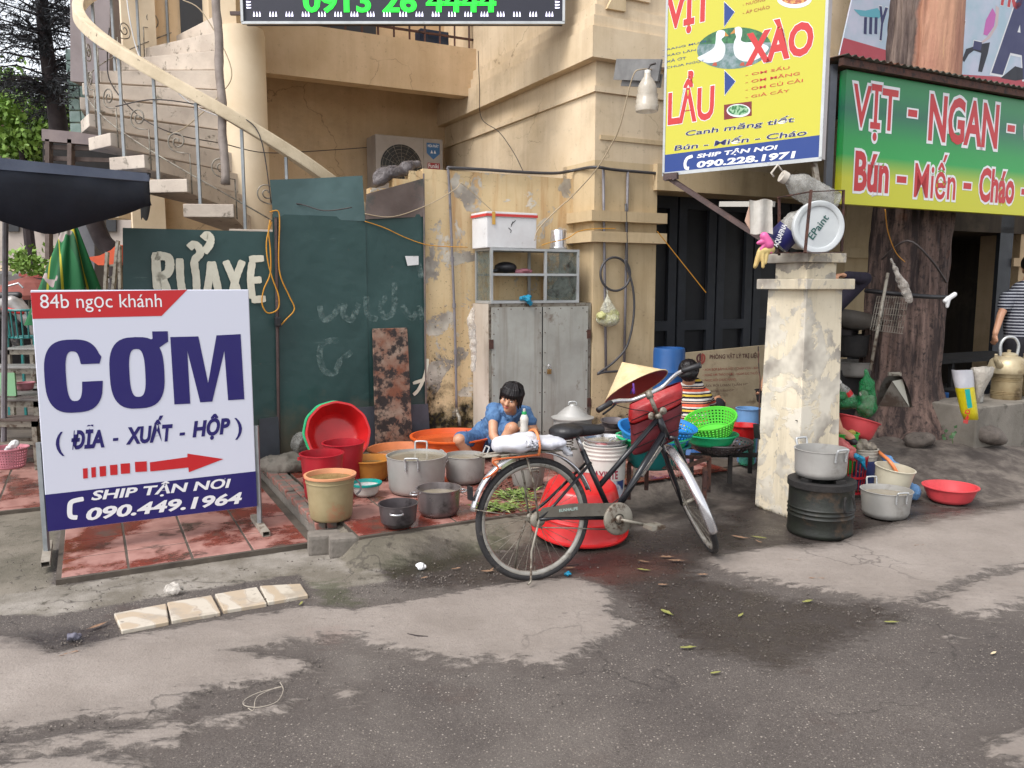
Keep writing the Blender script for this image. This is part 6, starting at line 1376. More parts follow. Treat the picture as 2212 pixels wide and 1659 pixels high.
# foam box
fa0=ac+.0;f0,f1=onA(1052,500,fa0)[0],onA(1159,500,fa0)[0];fz0,fz1=gz1+.001,onA(1055,456,fa0)[1]
fb_=thing('foam_box',AB(fa0+.15,(f0+f1)/2,fz0),'white polystyrene box with a red taped lid on top of the display case','box')
bevel(MB().ab(fa0,fa0+.30,f0,f1,fz0,fz1-.045).build('body',M_FOAM,fb_),.008);bevel(MB().ab(fa0-.006,fa0+.306,f0-.006,f1+.006,fz1-.045,fz1).build('lid',M_FOAM,fb_),.008)
MB().ab(fa0-.009,fa0+.309,f0-.009,f1+.009,fz1-.04,fz1-.018).build('red_tape',mat('tape_red',(206,62,58),None),fb_)
tp_=onA(1062,470,fa0)[0];MB().ab(fa0-.011,fa0-.0095,tp_,tp_+.03,fz1-.11,fz1-.002).build('yellow_tape',mat('tape_yellow',(214,166,76),None),fb_)
ffr=Frame(AB(fa0-.001,0,0),B);strokes('pen_mark',[[(1108,478),(1104,490)],[(1104,485),(1114,476)],[(1098,492),(1104,498),(1102,503)]],.006,M_PRINTK,fb_,ffr,.002)
c=AB(ac+.14,onA(1206,520,ac+.14)[0],gz1);hh=onA(1206,497,ac+.14)[1]-gz1
t=thing('steel_canister',c,'upturned shiny steel canister on the right end of the display case','canister');autosmooth(MB().lathe([(0,hh),(.062,hh),(.066,hh-.006),(.076,.03),(.082,.02),(.082,.006),(.08,0),(.076,0)],36,c).build('body',M_CHROME,t),30)
wire('strap',M_CORD,[(1170,530),(1188,524),(1225,515),(1250,500),(1285,494),(1330,494)],.004,'yellow strap running from the steel canister across the pilaster',a=-.42)
blob('hanging_bag',[('c',AB(ac,*q(1022,668)),AB(ac,*q(1018,690)),.015,.035),('c',AB(ac,*q(1018,695)),AB(ac,*q(1024,760)),.035,.03),('c',AB(ac,*q(1024,760)),AB(ac,*q(1022,800)),.026,.02)],M_BAGC,None,.007,2,disp=lambda p:mn.noise(p*22)*.012,label='long limp clear plastic bag hanging on the left side of the metal cabinet',cat='bag')
# bag of sprouts
pz=lambda u,v,d=0:AB(ap-.05+d,*onA(u,v,ap-.05+d))
bg_=thing('sprout_bag',pz(1313,708),'clear plastic bag of pale bean sprouts hanging on the hose pipes','bag')
blob('sprouts',[('e',pz(1313,690),(.105,.06,.06)),('e',pz(1300,682),(.05,.05,.04)),('e',pz(1326,680),(.05,.05,.05))],mat('sprouts',(206,204,150),(172,172,104),45,.6,bump=.9,bs=110),bg_,.006,2,disp=lambda p:mn.noise(p*45)*.008)
blob('bag_film',[('c',pz(1312,628),pz(1312,640),.006,.01),('c',pz(1312,640),pz(1313,668),.01,.075),('e',pz(1313,690),(.112,.066,.07))],clear_plastic('sprout_film',(222,220,200),.28,.2,.9),bg_,.006,3)
o=MB().tube([pz(1309,618,.04),pz(1312,630)],.004,6).build('bag_tie',M_FOAM,bg_)
# grey plastic heap over the broken wall end
zz_=lambda u,v:AB(.10,*onA(u,v,.10))
blob('plastic_heap',[('c',zz_(815,392),zz_(845,375),.05,.06),('c',zz_(845,375),zz_(880,366),.055,.05),('c',zz_(870,362),zz_(900,355),.04,.03),('c',zz_(812,388),zz_(825,372),.04,.05)],M_BAGGR,None,.01,1,disp=lambda p:mn.noise(p*11)*.035,label='crumpled grey plastic sheeting heaped on the broken end of the yellow wall',cat='plastic sheet')
# ---------------------------------------------------------------- stove barrel and the pots round the pillar
c,h,rt,rb=place(1769,1168,0,1035,138,138)
t=thing('barrel_stove',c,'blackened green oil drum stove with a side handle under an aluminium pot','barrel')
pr=[(0,0),(rt*.97,0),(rt,.012),(rt*1.01,.02),(rt*.99,.03)]
for q_ in (.36,.44,.52):pr+=[(rt*.985,h*(q_-.03)),(rt*1.015,h*q_),(rt*.985,h*(q_+.03))]
pr+=[(rt*.985,h*.8),(rt*.985,h-.02),(rt*1.03,h-.012),(rt*1.03,h),(rt*.98,h+.004),(rt*.9,h-.01),(rt*.5,h-.012),(rt*.48,h-.06),(0,h-.06)]
autosmooth(MB().lathe(pr,56,c).build('drum',M_BARREL,t),50);autosmooth(MB().lathe([(rt*1.035,h-.035),(rt*1.036,h+.001),(rt*.98,h+.006),(rt*.5,h-.006)],56,c).build('top_plate',M_SOOT,t),40)
a=radians(-60);d=Vector((cos(a),sin(a),0));s=Vector((-sin(a),cos(a),0));p=c+d*(rt+.006)+Z*(h*.66)
MB().tube(smooth_pts([p-s*.035+Z*.05,p-s*.045-Z*.04+d*.01,p+s*.045-Z*.04+d*.01,p+s*.03+Z*.05],4),.007,8).build('handle',M_SOOT,t,smooth=True)
for i in range(4):a=i*pi/2+.5;MB().box(c+Vector((cos(a)*rt*.7,sin(a)*rt*.7,h+.012)),(.06,.03,.02)).build('pot_support',M_SOOT,t)
c2,h2,rt2,rb2=c+Z*(h+.022),0,0,0;yy=c.y;rt2=55.5*yy/FPX*1.01;h2=D(1774,968,yy).z-c2.z
t=vessel('cooking_pot','aluminium pot with bent rod handles sitting on the oil drum stove','pot',Vector((D(1773,1000,yy).x,yy,c2.z)),h2,rt2,rt2*.96,M_ALUP,lip=.004,round_=.03,liquid=None,group='aluminium pots by the pillar')
loop_handle(t,-68,rt2,h2-.01,.040,.03,.007,M_ALU,.02,.05);loop_handle(t,112,rt2,h2-.01,.040,.045,.007,M_ALU,.02,.02)
c,h,rt,rb=place(1911,1128,0,1057,106,96);t=vessel('cooking_pot','dull aluminium pot on the ground right of the drum, in front of the cream bucket','pot',c,h,rt,rb,M_ALUP,lip=.004,round_=.035,liquid=M_WATER,lev=.8,group='aluminium pots by the pillar')
loop_handle(t,-82,rt,h,.036,.02,.006,M_ALU,.02,.06);loop_handle(t,98,rt,h,.036,.045,.006,M_ALU,.015,.02)
c,h,rt,rb=place(1922,1100,.02,1015,82,66);c.y+=.12;c.x+=.04;t=vessel('bucket','cream plastic bucket leaning behind the aluminium pot on the ground','bucket',c,h,rt,rb,M_CREAM,lip=.007);t.rotation_euler=(radians(5),radians(7),0)
cc0=c+Z*h
o=MB().tube(smooth_pts([D(1943,1032,c.y+.05),D(1925,1000,c.y+.08),D(1905,982,c.y+.2),D(1888,968,c.y+.4)],5),.013,8).build('plastic_tube',M_PEACH,smooth=True);o['label']='peach plastic tube arching into the cream bucket';o['category']='tube'
c,h,rt,rb=place(2050,1093,0,1050,108,80);vessel('basin','coral pink basin alone on the ground at the far right of the pots','basin',c,h+.005,rt,rb,M_CORAL,lip=.010,flare=.7)
# white and navy paint bucket full of rubbish, red slotted basket, bags
c=G(1863,1068,.02);c=Vector((c.x*1.02,c.y+.12,.02));yy=c.y;h=D(1863,968,yy).z-.02;rt=27*yy/FPX
t=vessel('paint_pail','white and navy paint pail crammed with rubbish right of the oil drum','bucket',c,h,rt,rt*.86,mat('pail_white_dirty',(190,184,172),(150,142,128),9,.6),lip=.008,rings=(.92,.84))
vs=[(cos(radians(-180+180*i/n_))*(rt*(.86+.14*z/h)+.002),sin(radians(-180+180*i/n_))*(rt*(.86+.14*z/h)+.002),z) for z in (.02,h*.74) for i in range(n_+1)]
o=MB().add(vs,[(i,i+1,i+n_+2,i+n_+1) for i in range(n_)]).build('label_band',mat('pail_navy2',(36,48,96),(70,84,130),9,.5,dirt=(190,190,196),dlo=.6,dhi=.64,ds=12),None,smooth=True);o.parent=t
blob('rubbish',[('e',c+Z*(h+.01),(rt*.9,rt*.9,.04)),('e',c+Vector((-.04,-.02,h+.03)),(.06,.06,.04))],mat('rubbish_mix',(150,140,124),(90,82,74),30,.7),None,.007,1,disp=lambda p:mn.noise(p*30)*.015,label='dirty scraps heaped in the white and navy paint pail',cat='rubbish')
blob('yellow_bag',[('e',D(1826,958,yy-.02),(.05,.05,.045)),('c',D(1826,950,yy),D(1838,938,yy),.03,.035)],clear_plastic('yellow_bag',(214,180,90),.75,.3,1),None,.006,1,disp=lambda p:mn.noise(p*28)*.012,label='thin yellow plastic bag on top of the rubbish beside the pink bag',cat='bag')
bx=D(1838,1080,yy-.05);bx.z=.0;bz1=D(1838,985,yy-.05).z
sb=thing('slotted_basket',bx,'tall crimson slotted plastic basket with broken slats beside the oil drum','basket')
for i in range(22):
 a=2*pi*i/22;d=Vector((cos(a),sin(a),0));lo=.03 if i%5 else .10
 MB().bar(bx+d*.085+Z*(lo+.0),bx+d*.10+Z*bz1,.011,.004).build('slat',M_REDB,sb)
for z in (.03,bz1*.5,bz1):autosmooth(MB().lathe([(.088+.012*z/bz1,z-.008),(.094+.012*z/bz1,z-.008),(.094+.012*z/bz1,z+.008),(.088+.012*z/bz1,z+.008),(.088+.012*z/bz1,z-.008)],32,bx).build('hoop',M_REDB,sb))
blob('pink_bag',[('c',D(1812,958,yy-.1),D(1832,972,yy-.12),.045,.05),('c',D(1832,972,yy-.12),D(1842,990,yy-.12),.05,.03)],M_BAGP,None,.007,1,disp=lambda p:mn.noise(p*24)*.014,label='salmon pink plastic bag spilling over the crimson slotted basket',cat='bag')
blob('blue_scrap',[('c',D(1850,985,yy-.16),D(1862,992,yy-.16),.02,.022),('c',D(1862,992,yy-.16),D(1870,1015,yy-.16),.022,.008)],M_BAGBL,None,.005,1,disp=lambda p:mn.noise(p*45)*.008,label='bright blue plastic scrap hanging from the crimson slotted basket',cat='plastic scrap')
p=G(1978,1082,.01);blob('blue_bag',[('e',p+Vector((0,.05,.05)),(.05,.05,.06)),('c',p+Vector((-.02,.05,.08)),p+Vector((-.08,.1,.17)),.05,.02),('c',p+Vector((-.06,.15,.2)),p+Vector((-.12,.22,.26)),.03,.035)],M_BAGB,None,.007,1,disp=lambda p:mn.noise(p*24)*.016,label='blue carrier bag slumped between the cream bucket and the coral basin',cat='bag')
# coral basin, bright green basin, bags and bottle by the tree
c=D(1842,945,6.15);t=vessel('basin','coral red basin tipped against the pillar under the green net bag','basin',c,.15,46*6.15/FPX,33*6.15/FPX,M_CORAL,lip=.010,flare=.7);t.rotation_euler=(radians(-8),radians(16),0)
c=D(1822,962,5.95);vessel('basin','bright green small basin on the ground right behind the pillar','basin',Vector((c.x,c.y,.15)),D(1822,934,5.95).z-.15,30*5.95/FPX,24*5.95/FPX,M_GRN,lip=.008)
nx=lambda u,v,d=0:D(u,v,6.2+d)
nbg=thing('net_bag',nx(1870,895),'green net bag of empty plastic bottles hanging from the grey rod','bag')
blob('netting',[('c',nx(1871,798),nx(1873,830),.008,.05),('c',nx(1873,830),nx(1874,880),.055,.07),('e',nx(1872,880),(.08,.07,.08))],clear_plastic('net_film',(20,130,70),.62,.4,.9),nbg,.007,1,disp=lambda p:mn.noise(p*22)*.012)
blob('bottles',[('c',nx(1866,850),nx(1868,880),.03,.03),('c',nx(1882,860),nx(1878,892),.028,.028),('c',nx(1860,880),nx(1876,890),.026,.026)],mat('crushed_bottle',(170,150,130),(200,196,190),20,.4),nbg,.006,1,disp=lambda p:mn.noise(p*30)*.008)
blob('green_sack',[('e',nx(1828,868,.05),(.11,.09,.06)),('e',nx(1812,856,.05),(.08,.08,.05)),('c',nx(1805,845,.05),nx(1850,870,.05),.035,.05)],M_BAGG,None,.008,1,disp=lambda p:mn.noise(p*18)*.016,label='green plastic sack bulging over the coral red basin by the pillar',cat='bag')
bottle('bottle','cola style clear bottle with a red label sticking out of the green sack',nx(1850,878,.02),nx(1822,838,.02)-nx(1850,878,.02),.036,.25,M_CLEAR,M_WHITE,'bottle',.4,False,lab=(M_PRINTR,.42,.58))
# yellow bag and clear bag tied at the right of the tree
yb_=thing('yellow_sack',D(2090,905,6.35),'yellow and white printed sack hanging open at the right foot of the tree','bag');Y=lambda x,y,d=0:D(*cC(x,y),6.3+d)
vs=[];rows=[(75,1740,1915,.10),(140,1752,1925,.09),(220,1770,1930,.085),(330,1795,1945,.07),(420,1815,1958,.055),(480,1845,1962,.04)]
for (y,x0,x1,d_) in rows:
 for i in range(12):
  a=2*pi*i/12;vs.append(Y((x0+x1)/2+(x1-x0)/2*cos(a),y,.0+d_*sin(a))+Vector((0,0,mn.noise(Vector((i,y/90,0)))*.01)))
fs=[(j*12+i,j*12+(i+1)%12,(j+1)*12+(i+1)%12,(j+1)*12+i) for j in range(5) for i in range(12)]
m_=MB();m_.cur=1;m_.add(vs[:36],[f for f in fs[:24]]);m_.cur=0;m_.add(vs[24:],[tuple(k for k in f) for f in fs[:36]]+[tuple(range(36,48))]);o=m_.build('sack',[mat('sack_yellow',(222,206,20),(206,186,16),6,.45,bump=.5,bs=14),M_WRAP],yb_,smooth=True)
sf=Frame(Y(1880,300,-.13),(1,0,0),(0,0,1));fill('label_print',[[sf.loc(*cC(*p)) for p in ((1848,232),(1890,228),(1912,380),(1872,388))]],M_TEAL,yb_,sf,.004)
sf2=Frame(Y(1880,300,-.12),(0.12,0,1),(-1,0,.12));text('lettering','ille-D',M_PRINTR,yb_,sf2,(-.20,-.03,-.09,.01),.03,lift=.012)
cs_=MB();rw=[(60,1900,2092,.10),(120,1915,2075,.09),(200,1925,2030,.07),(290,1935,1985,.04),(340,1940,1965,.02)]
for (y,x0,x1,d_) in rw:
 for i in range(20):a=2*pi*i/20;cs_.v.append(Y((x0+x1)/2+(x1-x0)/2*cos(a),y+(14*sin(a) if y<100 else 0),.10+d_*sin(a))+Vector((0,0,mn.noise(Vector((i*.7,y/60,0)))*.018)))
cs_.f=[(j*20+i,j*20+(i+1)%20,(j+1)*20+(i+1)%20,(j+1)*20+i) for j in range(4) for i in range(20)];cs_.m=[0]*len(cs_.f)
o=cs_.build('clear_sack',clear_plastic('milky_sack',(206,198,186),.6,.35,.8),smooth=True);o.modifiers.new('s','SOLIDIFY').thickness=.002;o['label']='milky plastic sack opening wide beside the yellow sack';o['category']='bag'
# rocks, weed
def rock(u,v,y,r,label,rz=0):
 p=GH(u,v)+Z*y;M=Matrix.Rotation(rz,3,'Y');blob('rock',[('e',p,r,M)],M_ROCK,None,.012,2,disp=lambda q:mn.fractal(q*6,1,2,3)*.02,label=label,cat='rock')
rock(1926,975,.05,(.15,.12,.075),'brown flat rock in front of the tree roots, nearest the cream bucket',.1);rock(1985,962,.05,(.13,.11,.07),'brown rock between the tree roots, right of the flat one',-.15);rock(2132,962,.09,(.17,.12,.085),'slanted grey rock under the yellow sack at the low wall',.35)
wd=thing('weed',D(2058,945,6.25),'small green weed growing at the foot of the tree','plant');wd_=MB()
for i in range(9):
 p=D(2048+random.uniform(-14,22),935+random.uniform(-12,16),6.25);a=random.uniform(0,6.28);d=Vector((cos(a),-.3,sin(a))).normalized();s=d.cross(Vector((0,1,.4))).normalized();L=.035
 MB().add([p,p+d*L*.5+s*L*.45,p+d*L,p+d*L*.5-s*L*.45],[(0,1,2,3)]).build('leaf',mat('weed_leaf',(84,120,78),(62,96,62),8,.6),wd)
MB().tube([D(2058,958,6.28),D(2055,935,6.27)],.003,5).build('stem',M_LEAF,wd)
# ---------------------------------------------------------------- bicycle
rc=G(1156,1253,0);fc_=G(1516,1196,0);yaw=atan2(fc_.y-rc.y,fc_.x-rc.x);WB=(fc_-rc).length
bike=thing('bicycle',rc,'old black ladies bicycle parked on its stand in front of the pots','bicycle');bike.rotation_euler=(radians(-4),0,yaw)
def bput(mb,name,m,par=None,sm=True):o=mb.build(name,m,None,smooth=sm);o.parent=par or bike;return o
def wheel(hub,axis,fwd,Rw=.326):
 """hub empty in bike space; local x forward, y axle, z up"""
 w=bpy.data.objects.new('wheel',None);COL.objects.link(w);w.parent=bike
 x=Vector(fwd).normalized();y=Vector(axis).normalized();z=x.cross(y);M=Matrix((x,y,z)).transposed().to_4x4();M.translation=hub;w.matrix_basis=M
 ty_=MB();ty_.tube([(cos(a)*(Rw-.017),0,sin(a)*(Rw-.017)) for a in np.linspace(0,2*pi,96,endpoint=False)],.0175,12,closed=True);bput(ty_,'tyre',M_TYRE,w)
 rm=MB();prof=[(Rw-.030,.012),(Rw-.034,.013),(Rw-.046,.010),(Rw-.052,0),(Rw-.046,-.010),(Rw-.034,-.013),(Rw-.030,-.012)];n=96
 for (r,yy) in prof:
  for k in range(n):a=2*pi*k/n;rm.v.append(Vector((cos(a)*r,yy,sin(a)*r)))
 rm.f=[(i*n+k,i*n+(k+1)%n,(i+1)*n+(k+1)%n,(i+1)*n+k) for i in range(len(prof)-1) for k in range(n)];rm.m=[0]*len(rm.f);bput(rm,'rim',M_RIM,w)
 hb=MB();hb.tube([(0,-.05,0),(0,.05,0)],.012,12);hb.tube([(0,-.035,0),(0,-.031,0)],.028,16);hb.tube([(0,.031,0),(0,.035,0)],.028,16);bput(hb,'hub',M_OLDM,w)
 for k in range(32):
  a=2*pi*k/32;sd=.033 if k%2 else -.033;a2=a+(.9 if (k // 2)%2 else -.9)*.55
  s=MB().tube([(cos(a2)*.026,sd,sin(a2)*.026),(cos(a)*(Rw-.05),0,sin(a)*(Rw-.05))],.0013,4,cap=False);bput(s,'spoke',M_OLDM,w)
 return w
wheel(Vector((0,0,.326)),(0,1,0),(1,0,0))
H0=Vector((.835,0,.70));up_=Vector((-.40,0,.9165));f0=Vector((.9165,0,.40));dl=radians(70)
sf_=(f0*cos(dl)+up_.cross(f0)*sin(dl)).normalized()
lft=up_.cross(sf_).normalized();axle=H0-up_*.435+sf_*.045
fw=wheel(axle,lft,sf_)
BBp=Vector((.475,0,.285));H1=H0+up_*.13;ST=Vector((.30,0,.665))
def tb_(name,pts,r,m=M_FRAME,par=None,n=12):return bput(MB().tube([Vector(p) for p in pts],r,n),name,m,par)
tb_('down_tube',[H0+up_*.03,BBp],.019);tb_('top_tube',[H1-up_*.01,Vector((.395,0,.46))],.015);tb_('seat_tube',[BBp,ST],.015);tb_('head_tube',[H0,H1],.021)
for s in (-1,1):
 tb_('chain_stay',[BBp+Vector((-.03,.03*s,0)),Vector((.1,.055*s,.33)),Vector((0,.06*s,.335))],.009);tb_('seat_stay',[Vector((.34,.02*s,.60)),Vector((.1,.05*s,.40)),Vector((0,.06*s,.335))],.008)
 a1=axle+lft*.055*s;c1=H0-up_*.03+lft*.045*s;tb_('fork_blade',[H0-up_*.01+lft*.01*s,c1,c1-up_*.1+sf_*.0,c1-up_*.28+sf_*.012,a1],[.014,.015,.013,.011,.009])
tb_('seat_post',[ST,ST+Vector((-.03,0,.075))],.012,M_CHROME)
# decal on the down tube
d_=(BBp-H0).normalized();fr_d=[H0+d_*t for t in (.07,.27)]
for s_,m_,w_ in ((-1,mat('decal',(176,168,150),(96,92,100),60,.4,dirt=(170,60,60),dlo=.6,dhi=.64,ds=40),.0),):
 bput(MB().tube([fr_d[0],fr_d[1]],.0197,12,cap=False),'decal',m_)
# saddle
sp_=ST+Vector((-.03,0,.085));sd=[]
parts=[('e',sp_+Vector((-.075,0,.025)),(.085,.10,.045)),('c',sp_+Vector((-.03,0,.03)),sp_+Vector((.14,0,.02)),.042,.028),('e',sp_+Vector((-.06,0,.03)),(.09,.088,.036))]
o=blob('saddle',parts,M_BLACK,None,.007,3);o.parent=bike
for y in (-.05,.05):bput(MB().tube([Vector((sp_.x-.07+.018*cos(i*.9),y+.018*sin(i*.9),sp_.z-.045+i*.0022)) for i in range(26)],.003,5),'saddle_spring',M_OLDM)
# mudguards
def arc(c,f,z,R,a0,a1,n):return [c+f*(cos(a)*R)+z*(sin(a)*R) for a in np.linspace(a0,a1,n)]
def guard(c,f,ax,R,a0,a1,w,m,par=None):
 z=f.cross(ax);mb=MB();n=40;vs=[]
 for i,a in enumerate(np.linspace(a0,a1,n)):
  rd=f*cos(a)+z*sin(a)
  for j,(yy,dr) in enumerate(((-w,-.012),(-w*.6,-.002),(0,.002),(w*.6,-.002),(w,-.012))):vs.append(c+rd*(R+dr)+ax*yy)
 mb.add(vs,[(i*5+j,i*5+j+1,(i+1)*5+j+1,(i+1)*5+j) for i in range(n-1) for j in range(4)]);o=bput(mb,'mudguard',m,par);o.modifiers.new('s','SOLIDIFY').thickness=.0015;return o
guard(Vector((0,0,.335)),Vector((1,0,0)),Vector((0,1,0)),.358,radians(18),radians(168),.027,M_CHROME)
guard(axle,sf_,lft,.356,radians(70),radians(192),.026,M_CHROME)
bput(MB().tube([axle-lft*.05,axle+(sf_*cos(radians(185))+sf_.cross(lft)*sin(radians(185)))*.35-lft*.02],.0022,5),'stay_wire',M_OLDM);bput(MB().tube([Vector((0,-.055,.335)),Vector((-.345,-.025,.42))],.0022,5),'stay_wire',M_OLDM)
bput(MB().box((-.35,0,.50),(.014,.05,.07)),'reflector',M_BLACK,None,False)
# drive: guard, crank, sprocket, pedal on the near side (-y)
yn=-.062;cg_=MB();a_=Vector((.06,yn,.395));b_=BBp+Vector((0,yn,0));prof=[]
for t in np.linspace(radians(100),radians(-100),22):prof.append((b_.x+.088*cos(t),b_.z+.088*sin(t)))
prof+=[(b_.x-.02,b_.z+.02),(.02,.345),(.005,.365),(.03,.392),(.2,.396)]
n=len(prof);vs=[(x,yn,z) for x,z in prof]+[(x,yn+.012,z) for x,z in prof]
gd=cg_.add(vs,[tuple(range(n)),tuple(range(n,2*n))[::-1]]+[(i,i+n,(i+1)%n+n,(i+1)%n) for i in range(n)]);o=bput(gd,'chain_guard',mat('guard_alloy',(134,128,118),(112,106,96),7,.5,metal=.6,dirt=(80,70,60),dlo=.55,dhi=.7,ds=12),None,False)
fr_c=Frame(Vector((.13,yn-.001,.37)),(1,0,0),(0,0,1))
vs_,fs_=text_mesh('EUNHALIFE',.03);X0=min(v.x for v in vs_);X1=max(v.x for v in vs_);mtx=Matrix.Translation((.12,yn-.002,.372))
tt=MB().add([Vector((.12+(v.x-X0)/(X1-X0)*.11,yn-.002,.362+v.y*.022)) for v in vs_],fs_);bput(tt,'lettering',mat('print_pale',(170,190,180),None),None,False)
M90=Matrix.Rotation(radians(90),3,'X')
o=bput(MB().lathe([(.03,.012),(.082,.012),(.088,.006),(.09,-.002)],40,BBp+Vector((0,yn-.002,0)),M90),'guard_disc',M_OLDM);bput(MB().lathe([(0,.02),(.02,.018),(.024,0)],20,BBp+Vector((0,yn-.012,0)),M90),'crank_boss',M_OLDM)
cr_=BBp+Vector((.155,yn-.035,-.045));tb_('crank',[BBp+Vector((0,yn-.03,0)),cr_],.009,M_OLDM);bput(MB().box(cr_+Vector((.02,-.05,-.0)),(.085,.09,.022)),'pedal',M_OLDM,None,False)
cl=BBp+Vector((-.155,.085,.045));tb_('crank',[BBp+Vector((0,.07,0)),cl],.009,M_OLDM);bput(MB().box(cl+Vector((-.02,.05,.0)),(.085,.09,.022)),'pedal',M_BLACK,None,False)
bput(MB().lathe([(.012,.012),(.042,.010),(.044,0),(.03,-.01)],24,Vector((0,-.05,.335)),M90),'sprocket',M_OLDM);tb_('chain',[Vector((.0,-.052,.292)),Vector((.2,-.052,.265)),BBp+Vector((0,.01,-.075))],.0035,M_OLDM)
# kick stand, rack, bundle
tb_('kick_stand',[Vector((0,-.07,.335)),Vector((-.055,-.085,.18)),Vector((-.07,-.1,.03)),Vector((-.09,-.11,.02))],.006,M_OLDM);tb_('kick_stand',[Vector((0,.07,.335)),Vector((-.05,.10,.18)),Vector((-.06,.13,.03))],.006,M_OLDM)
zr=.685
for y in (-.055,-.02,.02,.055):tb_('rack_rail',[Vector((-.30,y,zr)),Vector((.24,y,zr))],.005,M_OLDM)
for x in (-.28,-.1,.1):tb_('rack_bar',[Vector((x,-.058,zr)),Vector((x,.058,zr))],.005,M_OLDM)
for s in (-1,1):tb_('rack_stay',[Vector((-.06,.057*s,zr)),Vector((-.02,.062*s,.52)),Vector((0,.062*s,.335))],.0055,M_OLDM)
def bl(p):return wm(bike) @ Vector(p)
bd=thing('bundle',bl((-.06,0,zr+.01)),'white plastic wrapped bundle strapped with an orange band to the bicycle rack','bundle');bd.rotation_euler=(0,0,yaw)
pp_=[('c',bl((-.185,.0,zr+.05)),bl((-.02,0,zr+.055)),.045,.05),('c',bl((-.05,0,zr+.05)),bl((.14,0,zr+.045)),.044,.036),('e',bl((-.09,-.03,zr+.05)),(.13,.07,.045)),('e',bl((.06,-.03,zr+.045)),(.12,.07,.036)),('c',bl((.14,-.03,zr+.03)),bl((.185,-.06,zr-.02)),.034,.02)]
blob('wrapping',pp_,M_WRAP,bd,.006,2,disp=lambda p:mn.noise(p*13)*.016-abs(mn.noise(p*19))*.008)
o=MB().tube(smooth_pts([bl(p) for p in ((-.0,-.085,zr-.01),(.0,-.10,zr+.04),(.005,-.06,zr+.10),(.01,.0,zr+.112),(.01,.07,zr+.08),(.01,.09,zr))],5),.008,6).build('strap',M_PEACH,bd,smooth=True)
o=MB().tube(smooth_pts([bl(p) for p in ((.0,-.085,zr-.008),(-.1,-.075,zr-.012),(-.24,-.06,zr-.02),(-.22,-.07,zr-.06),(-.26,-.07,zr-.09),(-.3,-.06,zr-.11))],5),.0055,6).build('strap',mat('orange_cord',(186,88,34),None),bd,smooth=True)
# stem, handlebar, grips, bells
tb_('stem',[H1,H1+up_*.135],.012,M_OLDM);tb_('headset',[H1-up_*.008,H1+up_*.016],.024,M_OLDM);S1=H1+up_*.135
hbar=lambda l,f,u:S1+lft*l+sf_*f+up_*u
P=[hbar(.275,-.06,.06),hbar(.22,-.02,.055),hbar(.17,.02,.035),hbar(.10,.045,.0),hbar(.04,.03,-.002),hbar(0,.02,0),hbar(-.04,.03,-.002),hbar(-.10,.045,.0),hbar(-.17,.02,.035),hbar(-.22,-.02,.055),hbar(-.275,-.06,.06)]
sp2=smooth_pts(P,6);bput(MB().tube(sp2,.0115,12),'handlebar',M_CHROME)
bput(MB().tube([hbar(0,0,0)-up_*.02,hbar(0,.02,.015)],.02,12),'stem_clamp',M_OLDM)
for s in (1,-1):
 q0=hbar(.215*s,-.018,.054);q1=hbar(.305*s,-.085,.062);bput(MB().tube([q0,q0.lerp(q1,.1),q0.lerp(q1,.2),q1],[.014,.018,.016,.0165],14),'grip',M_BLACK)
 bput(MB().tube([hbar(.19*s,.0,.03),hbar(.235*s,.0,.015),hbar(.285*s,-.05,.02)],.006,8),'brake_lever',M_BLACK)
for s in (1,-1):bput(MB().lathe([(0,.012),(.02,.01),(.022,0)],18,H1+up_*.02+lft*.035*s-sf_*.01,M90),'lamp_bracket',M_OLDM)
tb_('brake_cable',smooth_pts([hbar(.19,.0,.02),hbar(.12,.06,-.05),H1+sf_*.03,H0+Vector((-.02,-.02,.0)),Vector((.6,-.02,.45)),Vector((.45,-.03,.36))],5),.0025,M_BLACK,None,6)
bc=H1+sf_*.12-lft*.012-up_*.015
# front basket and red bag
def bframe(x,y,z):return bc+lft*x+sf_*y+Z*z
bk=[];
rb_=thing('red_bag',wm(bike) @ (bc+Vector((0,0,-.20))),'large glossy red shopping bag with a maroon lower half hanging in the front basket','bag')
MB4=[]
for (z,w,d2) in ((-.20,.135,.035),(-.10,.152,.055),(.0,.16,.062),(.085,.16,.058)):
 MB4.append([(sx*w,sy*d2,z) for sx,sy in ((-1,-1),(-.5,-1.08),(0,-1.02),(.5,-1.08),(1,-1),(1.04,0),(1,1),(0,1.04),(-1,1),(-1.04,0))])
def bagmesh(rows,m,nm):
 vs=[];rr=[]
 N=10
 for k_ in range(len(rows)-1):
  for s_ in range(4):
   rr.append([tuple(rows[k_][i][c]*(1-s_/4)+rows[k_+1][i][c]*s_/4 for c in range(3)) for i in range(N)])
 rr.append(rows[-1])
 for k_,row in enumerate(rr):
  for i,p in enumerate(row):
   q=wm(bike) @ bframe(*p);vs.append(q+Vector((mn.noise(q*12),mn.noise(q*12+Vector((5,0,0))),mn.noise(q*9)))*.012)
 fs=[(j*N+i,j*N+(i+1)%N,(j+1)*N+(i+1)%N,(j+1)*N+i) for j in range(len(rr)-1) for i in range(N)]+[tuple(range(N))[::-1]]
 o=MB().add(vs,fs).build(nm,m,rb_,smooth=True);sb_=o.modifiers.new('s','SUBSURF');sb_.levels=1;sb_.render_levels=1;return o
bagmesh(MB4[:3],M_MAROON,'lower_bag');top=[MB4[2],MB4[3],[(x*.97,y*.35 if y<0 else y*.3,.12) for x,y,z in MB4[3]]]
bagmesh([[(x*1.01,y*1.02,z-.004) for x,y,z in top[0]],top[1],top[2]],M_REDBAG,'upper_bag')
bkt=MB()
